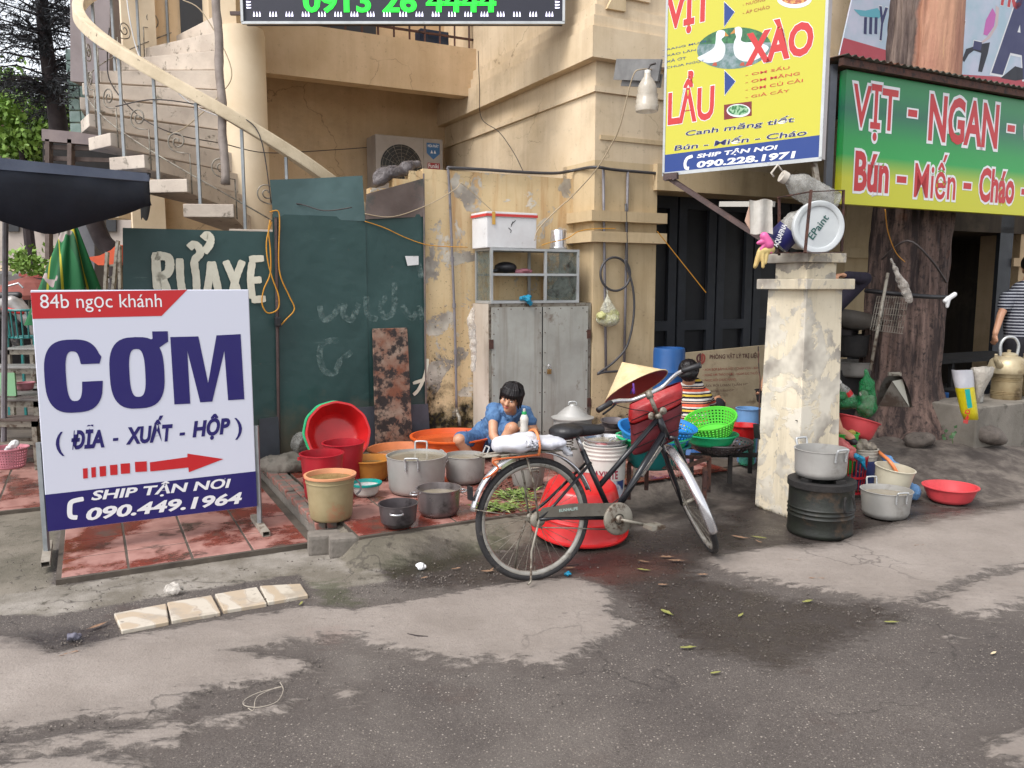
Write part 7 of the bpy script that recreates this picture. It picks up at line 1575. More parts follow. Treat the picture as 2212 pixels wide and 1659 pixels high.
for z,w,d2 in ((-.13,.14,.06),(-.05,.152,.066),(.04,.165,.07)):
 bkt.tube([bframe(sx*w,sy*d2,z) for sx,sy in ((-1,-1),(1,-1),(1,1),(-1,1))],.003,5,closed=True)
bput(bkt,'basket_wires',M_BLACK)
# conical hat
ha=wm(bike) @ Vector((0,0,0));hc=D(1374,838,4.88);ax=Vector((-.42,.40,.82)).normalized();x,y,z=basis(ax);M=Matrix((y,z,ax)).transposed()
ht=thing('conical_hat',hc,'pale palm leaf conical hat tied on the bicycle handlebar with a purple ribbon','hat');rH=.212;hH=.185
autosmooth(MB().lathe([(rH,0)]+[(rH*(1-t),hH*t+.0012*(i%2)) for i,t in enumerate(np.linspace(.03,.97,22))]+[(0,hH)],56,hc,M).build('cone',M_HAT,ht),60)
autosmooth(MB().lathe([(rH-.002,-.001),(rH*.5,hH*.5-.006),(.002,hH-.01)],56,hc,M).build('lining',M_HATIN,ht),60)
MB().tube([hc+M @ Vector((cos(a)*rH,sin(a)*rH,0)) for a in np.linspace(0,2*pi,60,endpoint=False)],.0035,6,closed=True).build('brim',M_HAT,ht,smooth=True)
MB().tube(smooth_pts([hc+M @ Vector((-.1,-.12,.02)),D(1366,840,4.72),D(1370,850,4.65),D(1368,828,4.66)],5),[.006]*16,6).build('ribbon',M_PURPLE,ht,smooth=True)
# ---------------------------------------------------------------- people
def eyes_face(par,hc,F,U,R,s=1.0,part=True):
 for sg in (-1,1):
  p=hc+F*.083*s+R*(.031*sg*s)+U*(.004*s)
  o=MB();vs,fs=[],[];M=Matrix((R,F,U)).transposed()
  ellipsoid(vs,fs,p,(.0105*s,.006,.0042*s),M,12);o.add(vs,fs);o.build('eye_white',M_EYEW,par,smooth=True)
  vs,fs=[],[];ellipsoid(vs,fs,p+F*.0045-R*.003,(.0055*s,.005,.0045*s),M,10);MB().add(vs,fs).build('iris',M_EYE,par,smooth=True)
  vs,fs=[],[];ellipsoid(vs,fs,p+F*.003+U*.015*s,(.016*s,.005,.003*s),M,10);MB().add(vs,fs).build('eyebrow',M_HAIR,par,smooth=True)
 M=Matrix((R,F,U)).transposed();vs,fs=[],[]
 ellipsoid(vs,fs,hc+F*.087*s-U*.052*s,(.021*s,.008,.008*s),M,14);MB().add(vs,fs).build('lips',M_LIP,par,smooth=True)
def head_parts(hc,F,U,R,s=1.0):
 M=Matrix((R,F,U)).transposed()
 return [('e',hc+U*.02*s,(.073*s,.090*s,.085*s),M),('e',hc-U*.03*s+F*.018*s,(.062*s,.068*s,.075*s),M),('e',hc-U*.085*s+F*.05*s,(.028*s,.026*s,.022*s),M),
   ('c',hc+F*.083*s+U*.004*s,hc+F*.104*s-U*.024*s,.008*s,.014*s),('e',hc+F*.092*s-U*.028*s,(.018*s,.012*s,.009*s),M),
   ('e',hc+F*.072*s-U*.022*s+R*.038*s,(.024*s,.015*s,.026*s),M),('e',hc+F*.072*s-U*.022*s-R*.038*s,(.024*s,.015*s,.026*s),M),
   ('e',hc+R*.074*s-U*.008*s-F*.005,(.010*s,.018*s,.030*s),M),('e',hc-R*.074*s-U*.008*s-F*.005,(.010*s,.018*s,.030*s),M)]
def frame_of(F,U):
 F=Vector(F).normalized();R=F.cross(Vector(U)).normalized();U=R.cross(F).normalized();return F,U,R
def hand_parts(w,d,palm,curl,s=1.0,spread=.019):
 """wrist w, direction d of the hand, normal palm side, finger curl towards curl"""
 d=Vector(d).normalized();side=d.cross(Vector(palm)).normalized();curl=Vector(curl).normalized();out=[('c',w,w+d*.035*s,.021*s,.024*s),('c',w+d*.03*s+side*.02*s,w+d*.075*s+side*.022*s,.015*s,.013*s),('c',w+d*.03*s-side*.02*s,w+d*.07*s-side*.022*s,.015*s,.013*s),('c',w+d*.03*s,w+d*.078*s,.018*s,.014*s)]
 for i,L in enumerate((.9,1.0,.95,.78)):
  o=side*((1.5-i)*spread*s);k0=w+d*.078*s+o;k1=k0+(d*.8+curl*.45).normalized()*.032*L*s;k2=k1+(d*.2+curl).normalized()*.025*L*s;k3=k2+(curl*.9-d*.35).normalized()*.02*L*s
  out+=[('c',k0,k1,.0092*s,.0085*s),('c',k1,k2,.0085*s,.0078*s),('c',k2,k3,.0078*s,.0068*s)]
 t0=w+d*.03*s+side*.026*s;t1=t0+(side+d*.6+curl*.5).normalized()*.034*s;t2=t1+(d+curl).normalized()*.026*s
 return out+[('c',t0,t1,.012*s,.0105*s),('c',t1,t2,.010*s,.0085*s)]
def woman():
 w=lambda x,y,d:D(962.3+x*.1389,799.7+y*.1389,d)
 t=thing('person',w(700,1500,6.4),'crouching young woman in blue denim shirt and shorts holding a white bottle','person')
 pel=w(640,1060,6.62);ch=w(860,800,6.46);sc=w(985,640,6.40);sl=w(745,620,6.38);sr=w(1235,655,6.42);el=w(742,1010,6.22);wl=w(880,1225,6.10);er=w(1405,985,6.36);wr=w(1385,935,6.17)
 hl=w(560,1110,6.58);kl=w(215,1085,6.30);al=w(420,1500,6.35);hr_=w(760,1080,6.56);kr=w(1035,905,6.16);ar=w(775,1490,6.22);fr_=w(850,1560,6.08)
 al.z=max(al.z,.17);ar.z=.19;fr_.z=.145
 hc=w(1022,425,6.20);F,U,R=frame_of((-.33,-.92,-.20),(.20,-.22,.95));nk=w(1010,640,6.34)
 parts=head_parts(hc,F,U,R,1.0)+[('c',hc-U*.07-F*.02,nk,.045,.05),('c',nk,sc,.05,.07),('c',sl,el,.043,.036),('c',el,wl,.036,.025),('c',sr,er,.043,.035),('c',er,wr,.034,.024),('c',pel,ch,.10,.10),('c',ch,sc,.10,.09),('c',hl,kl,.07,.052),('c',kl,al,.050,.032),('c',hr_,kr,.07,.052),('c',kr,kr.lerp(ar,.35),.052,.05),('c',kr.lerp(ar,.35),ar,.05,.03),
    ('c',ar-Z*.02,fr_,.03,.026),('c',al-Z*.02,al+Vector((-.02,-.14,-.03)),.03,.024),('c',sl,sc,.05,.06),('c',sr,sc,.05,.06)]
 parts+=hand_parts(wr,(-.85,-.25,.30),(0,-.3,-1),(-.35,.55,-.5),1.0);parts+=hand_parts(wl,(.45,-.25,-.85),(.8,0,.5),(.2,-.5,-.6),.95)
 parts=[p for p in parts]
 blob('body',parts,M_SKIN,t,.0055,3)
 eyes_face(t,hc,F,U,R)
 # hair: cap, fringe strands, side locks, bun
 M=Matrix((R,F,U)).transposed();hp=[('e',hc+U*.033-F*.018,(.080,.088,.084),M),('e',hc-F*.04-U*.01,(.074,.066,.08),M),('e',hc-F*.11-U*.03,(.035,.035,.05),M)]
 for i in range(19):
  a=(i-9)/9;r00=hc+R*(.03*a)+F*.0+U*.114;r0=hc+R*(.056*a)+F*(.064-.02*a*a)+U*.088;hp+=[('c',r00,r0,.010,.009)];r1=hc+R*(.070*a)+F*(.087-.034*a*a)+U*.050;r2=hc+R*(.075*a)+F*(.089-.036*a*a)+U*(.012+.007*(i*7%3)-(.016 if abs(a)>.8 else 0));hp+=[('c',r0,r1,.0085,.0075),('c',r1,r2,.0075,.0035)]
 for i in range(46):
  a=2*pi*i/46+.07;c_,s_=cos(a),sin(a)
  if s_>.45:continue
  q=lambda e,k:hc+(R*(c_*.086*k)+F*(s_*.094*k-.016))+U*e
  hp+=[('c',q(.118,.25),q(.095,.78),.006,.0065),('c',q(.095,.78),q(.045,1.03),.0065,.0065),('c',q(.045,1.03),q(-.03-.02*(i%3),.95),.0065,.004)]
 for sg in (-1,1):hp+=[('c',hc+R*(.074*sg)+F*.03+U*.05,hc+R*(.078*sg)+F*.04-U*(.045 if sg<0 else .02),.018,.006)]
 blob('hair',hp,M_HAIR,t,.0035,2,disp=lambda p:mn.noise(Vector((atan2((p-hc).dot(F)+.03,(p-hc).dot(R))*11,(p-hc).dot(U)*9,2)))*.0045)
 fold=lambda p:mn.noise(p*14)*.014-abs(mn.noise(p*24))*.012
 blob('shirt',[('c',pel+Vector((-.05,.05,.0)),ch,.105,.125),('c',ch,sc-Z*.01,.125,.102),('c',sl,sl.lerp(el,.30),.064,.066),('c',sr,sr.lerp(er,.45),.062,.058),('c',sc-Z*.01,sl,.075,.062),('c',sc-Z*.01,sr,.075,.062),('c',w(520,920,6.62),pel,.05,.09),('c',w(470,905,6.64),w(600,980,6.6),.018,.05),
     ('c',w(880,660,6.26),w(960,760,6.26),.016,.012),('c',w(1160,640,6.29),w(1060,740,6.25),.018,.012),('c',w(900,860,6.34),w(990,760,6.32),.06,.05)],M_DENIM,t,.008,2,disp=fold)
 blob('shorts',[('c',pel,hl,.115,.10),('c',hl,hl.lerp(kl,.86),.098,.073),('c',pel,hr_,.115,.10),('c',hr_,hr_.lerp(kr,.84),.098,.074),('c',hl,hr_,.09,.09)],M_JEANS,t,.008,2,disp=lambda p:mn.noise(p*12)*.012-abs(mn.noise(p*22))*.008)
 blob('sandal',[('c',ar+Vector((0,.03,-.045)),fr_+Vector((0,-.02,-.02)),.028,.03)],M_BLACK,t,.008,1)
 sp=w(650,1260,6.62);st_=thing('stool',Vector((sp.x,sp.y,PZ)),'low reddish wooden stool under the crouching woman','stool');zt=pel.z-.115
 bevel(MB().box((sp.x,sp.y,zt-.012),(.30,.22,.025)).build('seat',M_WOODR,st_),.004)
 for dx in (-.12,.12):
  for dy in (-.08,.08):MB().bar((sp.x+dx,sp.y+dy,PZ),(sp.x+dx,sp.y+dy,zt-.025),.03).build('leg',M_WOODR,st_)
 bb=w(1225,1000,6.08);bt_=thing('detergent_bottle',bb,'white squeeze bottle with a bright green cap in the woman’s hand','bottle')
 autosmooth(MB().lathe([(0,0),(.028,0),(.032,.01),(.031,.05),(.028,.075),(.033,.11),(.033,.125),(.022,.15),(.018,.155)],28,bb).build('body',M_WHITE,bt_),50)
 autosmooth(MB().lathe([(.018,.148),(.0185,.172),(.014,.178),(0,.178)],20,bb).build('cap',mat('cap_green',(10,150,80),None),bt_),40);autosmooth(MB().lathe([(.009,.176),(.011,.198),(0,.2)],16,bb).build('spout',M_WHITE,bt_),40)
woman()
def seated_man():
 S=lambda x,y,d:D(1321.5+x*.2042,745.5+y*.2042,d)
 t=thing('person',S(860,1180,6.85),'person seated with back turned in a knit of white, yellow and orange stripes','person')
 hc=S(815,285,6.78);F,U,R=frame_of((.25,.93,-.25),(0,.3,.95));nk=S(812,395,6.80);sc=S(845,480,6.86);sl=S(735,500,6.86);sr=S(965,540,6.86);ch=S(850,640,6.86);pel=S(850,860,6.84)
 er=S(1040,620,7.06);wr=S(1130,560,7.20);kr=S(1115,640,7.14);el=S(680,680,7.0);wl=S(780,700,7.25);kl=S(700,760,7.2)
 ar=kr+Vector((.02,.05,0));ar.z=.2;al=kl+Vector((0,.05,0));al.z=.2
 blob('body',head_parts(hc,F,U,R,.98)+[('c',hc-U*.06,nk,.05,.052),('c',nk,sc,.052,.08),('c',sl,el,.045,.036),('c',el,wl,.036,.026),('c',sr,er,.045,.036),('c',er,wr,.036,.026),('c',sc,pel,.095,.10),('c',pel,kr,.08,.055),('c',pel,kl,.08,.055),('c',kr,ar,.05,.035),('c',kl,al,.05,.035),('c',ar,ar+Vector((0,.16,-.03)),.03,.025),('c',al,al+Vector((0,.16,-.03)),.03,.025)]+hand_parts(wr,(.3,.7,-.5),(0,0,1),(0,0,-1))+hand_parts(wl,(.3,.7,-.5),(0,0,1),(0,0,-1)),M_SKIN,t,.007,3)
 eyes_face(t,hc,F,U,R)
 M=Matrix((R,F,U)).transposed();blob('hair',[('e',hc-F*.018+U*.022,(.088,.094,.088),M),('e',hc-F*.042-U*.02,(.076,.062,.07),M)],M_HAIR,t,.006,1,disp=lambda p:mn.noise(p*60)*.005)
 blob('knit_shirt',[('c',nk-Z*.025,sc,.058,.10),('c',sc,ch,.115,.145),('c',ch,pel,.145,.15),('c',sc,sl,.09,.075),('c',sc,sr,.09,.078),('c',sl,el,.07,.058),('c',sr,er,.072,.058),('c',sl,ch,.08,.11),('c',sr,ch,.08,.11)],M_STRIPE,t,.008,5,disp=lambda p:mn.noise(p*9)*.012)
 blob('trousers',[('c',pel-Z*.04,kr,.13,.075),('c',pel-Z*.04,kl,.13,.075),('c',kr,ar,.07,.05),('c',kl,al,.07,.05)],mat('dark_trousers',(28,27,34),None,rough=.9),t,.01,3)
 p=pel.copy();p.z=PZ;o=MB().lathe([(0,pel.z-.17-PZ),(.13,pel.z-.17-PZ),(.15,0),(.13,0),(.12,pel.z-.2-PZ)],24,p).build('plastic_stool',M_BLUED);o['label']='low round stool under the person in the striped knit';o['category']='stool'
seated_man()
def striped_woman():
 y=7.5;S=lambda u,v,d=0:D(u,v,y+d);t=thing('person',S(2215,890),'person in a navy and white striped top standing at the right edge','person')
 sc=S(2212,636);sl=S(2178,645);sr=S(2252,640);wa=S(2200,700);hip=S(2202,735);hc=S(2228,575,.05);el=S(2162,680,-.05);wl=S(2150,720,-.1);F,U,R=frame_of((.3,.9,-.3),(0,.3,.95))
 kl=S(2190,810);kr=S(2222,810);al=kl.copy();al.z=.25;ar=kr.copy();ar.z=.25
 blob('body',head_parts(hc,F,U,R)+[('c',hc-U*.06,sc,.05,.06),('c',sc,wa,.10,.10),('c',wa,hip,.10,.11),('c',sl,el,.042,.034),('c',el,wl,.034,.025),('c',sr,S(2270,700),.042,.034),('c',S(2270,700),S(2262,740,.1),.034,.025),('c',hip,kl,.09,.06),('c',hip,kr,.09,.06),('c',kl,al,.055,.04),('c',kr,ar,.055,.04),('c',al,al+Vector((.03,.14,-.02)),.035,.03),('c',ar,ar+Vector((.03,.14,-.02)),.035,.03)]+hand_parts(wl,(.1,.3,-.9),(1,0,0),(.2,.9,0)),M_SKIN,t,.009,3)
 eyes_face(t,hc,F,U,R);M=Matrix((R,F,U)).transposed()
 blob('hair',[('e',hc-F*.02+U*.02,(.088,.096,.09),M),('e',hc-F*.08-U*.02,(.04,.04,.06),M)],M_HAIR,t,.008,1)
 blob('striped_top',[('c',sc,wa,.13,.125),('c',wa,hip+Z*.05,.125,.13),('c',sl,sl.lerp(el,.45),.075,.062),('c',sr,S(2262,670),.07,.06),('c',sc,sl,.09,.07),('c',sc,sr,.09,.07)],M_STRIPE2,t,.009,5)
 blob('trousers',[('c',hip-Z*.02,kl,.135,.08),('c',hip-Z*.02,kr,.135,.08),('c',kl,al,.08,.06),('c',kr,ar,.08,.06)],mat('dark_trousers',(28,27,34),None),t,.012,3)
striped_woman()
def cook():
 y=7.05;S=lambda u,v,d=0:D(u,v,y+d);t=thing('person',S(1760,930),'person in dark clothes standing mostly hidden behind the peeling pillar','person')
 hc=S(1692,622,-.1);F,U,R=frame_of((-.75,-.55,-.35),(-.3,-.15,.95));sc=S(1755,672);sl=S(1715,685,-.1);sr=S(1795,672,.1);wa=S(1760,760);hip=S(1762,800);er=S(1862,655,.05);er=S(1868,602,.0);wr=S(1830,596,-.15);el=S(1668,765,-.15);wl=S(1650,828,-.3)
 kl=S(1745,870);kr=S(1785,870);al=kl.copy();al.z=.2;ar=kr.copy();ar.z=.2
 blob('body',head_parts(hc,F,U,R,.97)+[('c',hc-U*.06,sc,.05,.06),('c',sc,wa,.1,.1),('c',wa,hip,.1,.11),('c',sr,er,.042,.035),('c',er,wr,.035,.026),('c',sl,el,.042,.034),('c',el,wl,.034,.025),('c',hip,kl,.09,.06),('c',hip,kr,.09,.06),('c',kl,al,.055,.04),('c',kr,ar,.055,.04),('c',al,al+Vector((-.04,-.14,-.02)),.035,.03),('c',ar,ar+Vector((-.04,-.14,-.02)),.035,.03)]+hand_parts(wr,(-.9,-.2,.1),(0,0,1),(-.2,-.2,-.9))+hand_parts(wl,(-.2,-.4,-.8),(1,0,0),(-.8,0,.2)),M_SKIN,t,.009,3)
 eyes_face(t,hc,F,U,R,.97);M=Matrix((R,F,U)).transposed();blob('hair',[('e',hc-F*.025+U*.03,(.086,.092,.084),M)],M_HAIR,t,.008,1)
 MD=mat('dark_blouse',(34,30,44),(46,38,58),20,.85);blob('blouse',[('c',sc,hip,.13,.14),('c',sr,er,.07,.058),('c',er,wr,.056,.042),('c',sl,sl.lerp(el,.6),.07,.055),('c',sc,sl,.09,.07),('c',sc,sr,.09,.07)],MD,t,.009,3)
 blob('trousers',[('c',hip,kl,.135,.08),('c',hip,kr,.135,.08),('c',kl,al,.08,.06),('c',kr,ar,.08,.06)],mat('dark_trousers',(28,27,34),None),t,.012,3)
 c=wl+Vector((0,-.03,-.16));vessel('hanging_pot','small black pot held low at the left edge of the pillar','pot',c,.11,.075,.06,M_SOOT);
cook()
def squatter():
 S=lambda x,y,d:D(*cC(x,y),d)
 t=thing('person',S(790,620,6.0),'bare leg and black sandal of a person crouching hidden behind the peeling pillar','person')
 an=S(822,560,5.95);kn=S(735,350,6.2);hp_=S(640,430,6.4);he=S(640,60,6.35);ch=S(640,200,6.38);F,U,R=frame_of((-.5,-.8,-.3),(0,-.2,1))
 kl=S(560,350,6.25);an2=S(600,560,6.1)
 blob('body',head_parts(he,F,U,R,.95)+[('c',he-U*.06,ch,.05,.09),('c',ch,hp_,.11,.11),('c',hp_,kn,.08,.06),('c',kn,an,.058,.036),('c',hp_,kl,.08,.06),('c',kl,an2,.055,.035),('c',an,an+Vector((.05,-.12,-.04)),.034,.028),('c',an2,an2+Vector((-.03,-.12,-.04)),.034,.028),('c',ch,S(560,330,6.15),.045,.03),('c',ch,S(700,330,6.2),.045,.03)]+hand_parts(S(700,330,6.2),(.1,-.5,-.8),(1,0,0),(-.5,0,-.5)),M_SKIN,t,.009,3)
 eyes_face(t,he,F,U,R,.95)
 M=Matrix((R,F,U)).transposed();blob('hair',[('e',he-F*.025+U*.03,(.086,.092,.084),M)],M_HAIR,t,.008,1);blob('top',[('c',ch,hp_,.125,.13),('c',hp_,hp_.lerp(kl,.6),.1,.08)],mat('dark_blouse',(34,30,44),None),t,.01,3)
 blob('sandal',[('c',an+Vector((.0,.02,-.05)),an+Vector((.06,-.14,-.065)),.03,.028)],M_BLACK,t,.008,1)
squatter()
# ---------------------------------------------------------------- right: low wall, dark kitchen
aw,_=inv(G(2150,978,.12));b0=onA(2092,930,aw)[0];zw=onA(2150,876,aw)[1]
lwl=thing('low_wall',AB(aw,b0,0),'rough grey cement low wall at the right of the tree carrying the kettle and stock pot','wall')
o=MB().ab(aw,aw+.5,b0+.1,b0+5,0,zw).build('cement',M_CONC,lwl);bevel(o,.03,3)
p=D(2168,868,7.2);p=AB(aw+.22,onA(2172,860,aw+.22)[0],zw);yy=p.y;k7=yy*1.02/FPX
zz7=lambda v:D(2172,v,yy).z
M_BRASS=mat('pot_brassy',(186,168,132),(150,130,96),4,.35,metal=.55,dirt=(92,74,52),dlo=.52,dhi=.66,ds=5)
t=thing('stock_pot',p,'tall brassy ribbed stock pot on the low wall under the dented kettle','pot');hP=zz7(806)-zw;r=29*k7
pr=[(0,0),(r*.97,0),(r,.01)]
for q_ in (.18,.24,.30,.72,.78,.84):pr+=[(r,hP*(q_-.02)),(r*1.04,hP*q_),(r,hP*(q_+.02))]
pr+=[(r,hP),(0,hP)];autosmooth(MB().lathe(pr,40,p).build('body',M_BRASS,t),45)
def kettle(c,s,label):
 t=thing('kettle',c,label,'kettle');autosmooth(MB().lathe([(0,0),(.17*s,0),(.175*s,.015*s),(.172*s,.05*s),(.15*s,.12*s),(.10*s,.155*s),(.075*s,.16*s),(.075*s,.175*s),(.05*s,.19*s),(.015*s,.195*s),(.018*s,.215*s),(0,.22*s)],40,c).build('body',mat('kettle_alu',(204,190,158),(170,152,118),4,.42,metal=.35,dirt=(96,78,56),dlo=.54,dhi=.68,ds=5),t),50)
 MB().tube(smooth_pts([c+Vector((-.075*s,0,.155*s)),c+Vector((-.085*s,0,.26*s)),c+Vector((-.04*s,0,.33*s)),c+Vector((.04*s,0,.33*s)),c+Vector((.085*s,0,.26*s)),c+Vector((.075*s,0,.155*s))],5),.014*s,8).build('handle',M_ALU,t,smooth=True)
 MB().tube(smooth_pts([c+Vector((-.12*s,-.09*s,.07*s)),c+Vector((-.19*s,-.13*s,.12*s)),c+Vector((-.21*s,-.15*s,.19*s))],5),[.03*s]*4+[.022*s]*4+[.014*s]*3,10).build('spout',mat('kettle_alu',(204,190,158),None),t,smooth=True)
kettle(p+Z*(hP+.003),.95,'dented pale aluminium kettle with a tall loop handle on top of the stock pot');kettle(AB(aw+.22,onA(2172,860,aw+.22)[0]+.42,zw+hP),.9,'second aluminium kettle cut by the right edge of the photo')
t=vessel('stock_pot','second stock pot at the right edge of the photo under the cut off kettle','pot',AB(aw+.22,onA(2172,860,aw+.22)[0]+.42,zw),hP,r,r,M_BRASS)
bottle('bottle','big clear water bottle with a white cap behind the yellow sack',AB(aw+.2,onA(2105,860,aw+.2)[0],zw),Z,.07,D(2105,790,yy).z-zw,M_CLEAR,M_WHITE,'bottle',.35,False)
# kitchen gear in the dark under the awning
tk=thing('work_table',AB(aw+1.0,b0+.6,0),'dark metal work table deep under the awning to the right of the tree','table')
MB().ab(aw+.9,aw+1.4,b0-.1,b0+2.4,.78,.82).build('top',M_SOOT,tk)
for b_ in (b0-.05,b0+1.1,b0+2.3):MB().ab(aw+.92,aw+.96,b_,b_+.04,0,.78).build('leg',M_SOOT,tk)
MB().ab(aw+1.2,aw+1.25,b0+.0,b0+.7,.82,1.02).build('shelf_frame',M_DARK2,tk)
for i,(du,m_,lb_) in enumerate(((.25,M_BLUED,'dark blue crate'),(.75,M_SOOT,'black crate'),(1.5,M_DARK2,'grey blue crate'))):
 o=bevel(MB().ab(aw+.6,aw+.85,b0+du,b0+du+.36,zw*.2,zw*.2+.45).build('crate',m_),.01);o['label']=lb_+' standing in the dark behind the low wall';o['category']='crate'
# big dented wok lid and pots between pillar and tree
c=D(1838,686,7.3);t=thing('wok',c,'large worn aluminium wok hanging in the shade between the pillar and the tree','wok');autosmooth(MB().lathe([(0,-.10),(.12,-.085),(.22,-.04),(.26,0),(.27,.0),(.25,.0),(.2,-.03),(0,-.09)],40,c,Matrix.Rotation(radians(14),3,'Y') @ Matrix.Rotation(radians(-12),3,'X')).build('bowl',M_ALUD,t),50)
for i,(u,v,r_,h_,lb_) in enumerate(((1835,770,.16,.2,'blackened pot on the shaded stove between pillar and tree'),(1846,812,.2,.14,'wide grey pan low between the pillar and the tree'),(1826,728,.12,.12,'small dull pot under the hanging wok'))):
 c=D(u,v,7.35+.1*i);vessel('pot',lb_,'pot',c,h_,r_,r_*.9,(M_SOOT,M_ALUD,M_STEELD)[i])
o=MB().box(D(1845,850,7.6),(.9,.5,.5)).build('brick_stove',M_SOOT);bevel(o,.01);o['label']='sooty block stove deep in the shade between the pillar and the tree';o['category']='stove'
o=MB().bar(D(1420,500,7.0),D(1525,632,7.2),.006).build('hook_wire',M_CORD);o['label']='ochre cord slung across the dark doors from the pilaster';o['category']='cord'
# ---------------------------------------------------------------- left: courtyard
def L_(u,v,y):return D(u,v,y)
def slab(name,m,par,pts,y,th,lb=None,cat=None,dy=0.0):
 P=[D(u,v,y+dy*i) for i,(u,v) in enumerate(pts)];n=len(P)
 o=MB().add(P+[p+Vector((0,th,0)) for p in P],[tuple(range(n)),tuple(range(n,2*n))[::-1]]+[(i,i+n,(i+1)%n+n,(i+1)%n) for i in range(n)]).build(name,m,par)
 bm0=bmesh.new();bm0.from_mesh(o.data);bmesh.ops.recalc_face_normals(bm0,faces=bm0.faces);bm0.to_mesh(o.data);bm0.free()
 if lb:o['label']=lb;o['category']=cat
 return o
gb=thing('grey_block',D(194,400,11),'tall plain grey rendered wall hanging beside the top of the spiral stair','building');slab('wall',M_GREY,gb,[(150,-300),(240,-300),(236,182),(152,175)],11,1.6)
gw=thing('glass_block_wall',D(185,400,12),'pale green glass block wall behind the conifer','wall');p0=D(158,290,12);s_=.17
blk=bevel(MB().box((0,0,0),(s_-.014,.08,s_-.014)).build('glass_block',mat('glass_block',(150,172,164),(120,146,138),6,.2,bump=.4,bs=12)),.015,2);blk.parent=gw;first=True
for i in range(4):
 for j in range(8):
  o=blk if first else blk.copy()
  if not first:COL.objects.link(o)
  first=False;o.parent=gw;o.location=wm(gw).inverted() @ (p0+Vector((i*s_+.06,0,j*s_-.1)))
cw_=thing('cream_pier',D(225,400,10.5),'pale cream wall pier glimpsed between the conifer and the spiral stair','wall');slab('pier',M_CREAMW,cw_,[(204,176),(252,180),(256,470),(207,470)],11.3,.4)
# neighbouring house below the stair
nh=thing('neighbour_house',D(390,700,11),'cream neighbouring house seen in the gap under the spiral stair','building')
slab('wall',M_CREAMW,nh,[(283,400),(345,400),(345,1000),(283,1000)],10.8,.5);slab('shutter',mat('brown_shutter',(112,84,70),None),nh,[(290,435),(320,425),(320,500),(290,505)],10.75,.04)
slab('window_bars',M_DARK,nh,[(294,442),(304,438),(304,500),(294,502)],10.68,.03);slab('diagonal_ledge',M_RAIL,nh,[(300,492),(352,440),(352,452),(310,500)],10.6,.1)
# wooden lean-to roof box
wb=thing('wooden_shed',D(200,700,9),'weathered wooden slatted shed roof behind the dark canopy','shed')
slab('fascia',mat('grey_fascia',(134,120,118),(116,104,104),5,.7),wb,[(90,278),(306,298),(306,322),(90,304)],9,.1)
for i,v in enumerate((318,342,366,392,416)):slab('slat',M_WOOD,wb,[(95,v-6),(302,v+2),(302,v+10),(95,v+4)],9.05+.04*i,.03)
for u in (97,145,296):slab('post',M_WOOD,wb,[(u,300),(u+9,301),(u+9,560),(u,560)],9.0,.08)
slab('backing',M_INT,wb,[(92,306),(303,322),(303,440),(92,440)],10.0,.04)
MB().tube([D(222,271,9),D(346,246,8.4)],.03,8).build('prop_pipe',M_OLDM,wb)
def conifer():
 base=D(128,600,12.2);base.z=0;t=thing('conifer',base,'dark conifer with drooping sprays in front of the bright sky at the left','tree')
 tr=smooth_pts([Vector((base.x+.25,base.y,0)),D(128,290,12.2),D(108,160,12.2),D(90,0,12.2),D(84,-260,12.2)],8);n=len(tr);MB().tube(tr,[.15-.09*i/n for i in range(n)],12).build('trunk',M_TWIG,t,smooth=True)
 rng=random.Random(5);vs=[];fs=[];tw=MB()
 for k_ in range(105):
  q=rng.random();i=min(n-2,int((.30+.68*q)*(n-1)));p=tr[i].lerp(tr[i+1],rng.random());a=rng.uniform(0,6.28);L=rng.uniform(.5,1.5);d=Vector((cos(a),sin(a),rng.uniform(-.1,.25)))
  pts=[p,p+d*L*.5+Z*.05,p+d*L-Z*.12];tw.tube(pts,[.018,.010,.004],5,cap=False)
  for _ in range(52):
   s=rng.random()**.7;c=pts[0].lerp(pts[1],s*2) if s<.5 else pts[1].lerp(pts[2],s*2-1);c=c+Vector((rng.gauss(0,.07),rng.gauss(0,.07),rng.gauss(-.04,.06)))
   for _ in range(3):
    e=(d*rng.uniform(.2,1)+Vector((rng.gauss(0,.7),rng.gauss(0,.7),rng.gauss(-.2,.5)))).normalized();w_=e.cross(Vector((rng.gauss(0,1),rng.gauss(0,1),rng.gauss(0,1)))).normalized()*.007;l=rng.uniform(.05,.13);k0=len(vs)
    vs+=[c-w_,c+w_,c+e*l+w_*.4,c+e*l-w_*.4];fs.append((k0,k0+1,k0+2,k0+3))
 o=tw.build('branches',M_TWIG,t);o['kind']='stuff';MB().add(vs,fs).build('crown',M_NEEDLE,t)
conifer()
def leafy(name,label,c,r,n,m,L=.07,seed=1,trunk=True,cat='tree',ty=None):
 t=thing(name,Vector((c.x,c.y,0)),label,cat);rng=np.random.default_rng(seed);vs=[];fs=[];cl=rng.normal(0,.5,(14,3))*np.array(r)
 for _ in range(n):
  b_=cl[rng.integers(14)];p=Vector(c)+Vector(b_)+Vector(rng.normal(0,.2,3)*np.array(r));d=Vector(rng.normal(0,1,3)).normalized();s=d.cross(Vector(rng.normal(0,1,3))).normalized()*L*.32;k0=len(vs)
  vs+=[p,p+d*L*.5+s,p+d*L,p+d*L*.5-s];fs.append((k0,k0+1,k0+2,k0+3))
 MB().add(vs,fs).build('crown',m,t)
 if trunk:MB().tube([Vector((c.x+.1,c.y,0)),Vector((c.x,c.y,c.z*.6)),Vector(c)],[.12,.09,.05],8).build('trunk',M_TWIG,t)
leafy('broadleaf_tree','light green leafy tree behind the conifer, at the left edge',D(45,275,15),(1.5,.7,.8),5200,M_LEAFL,.11,2)
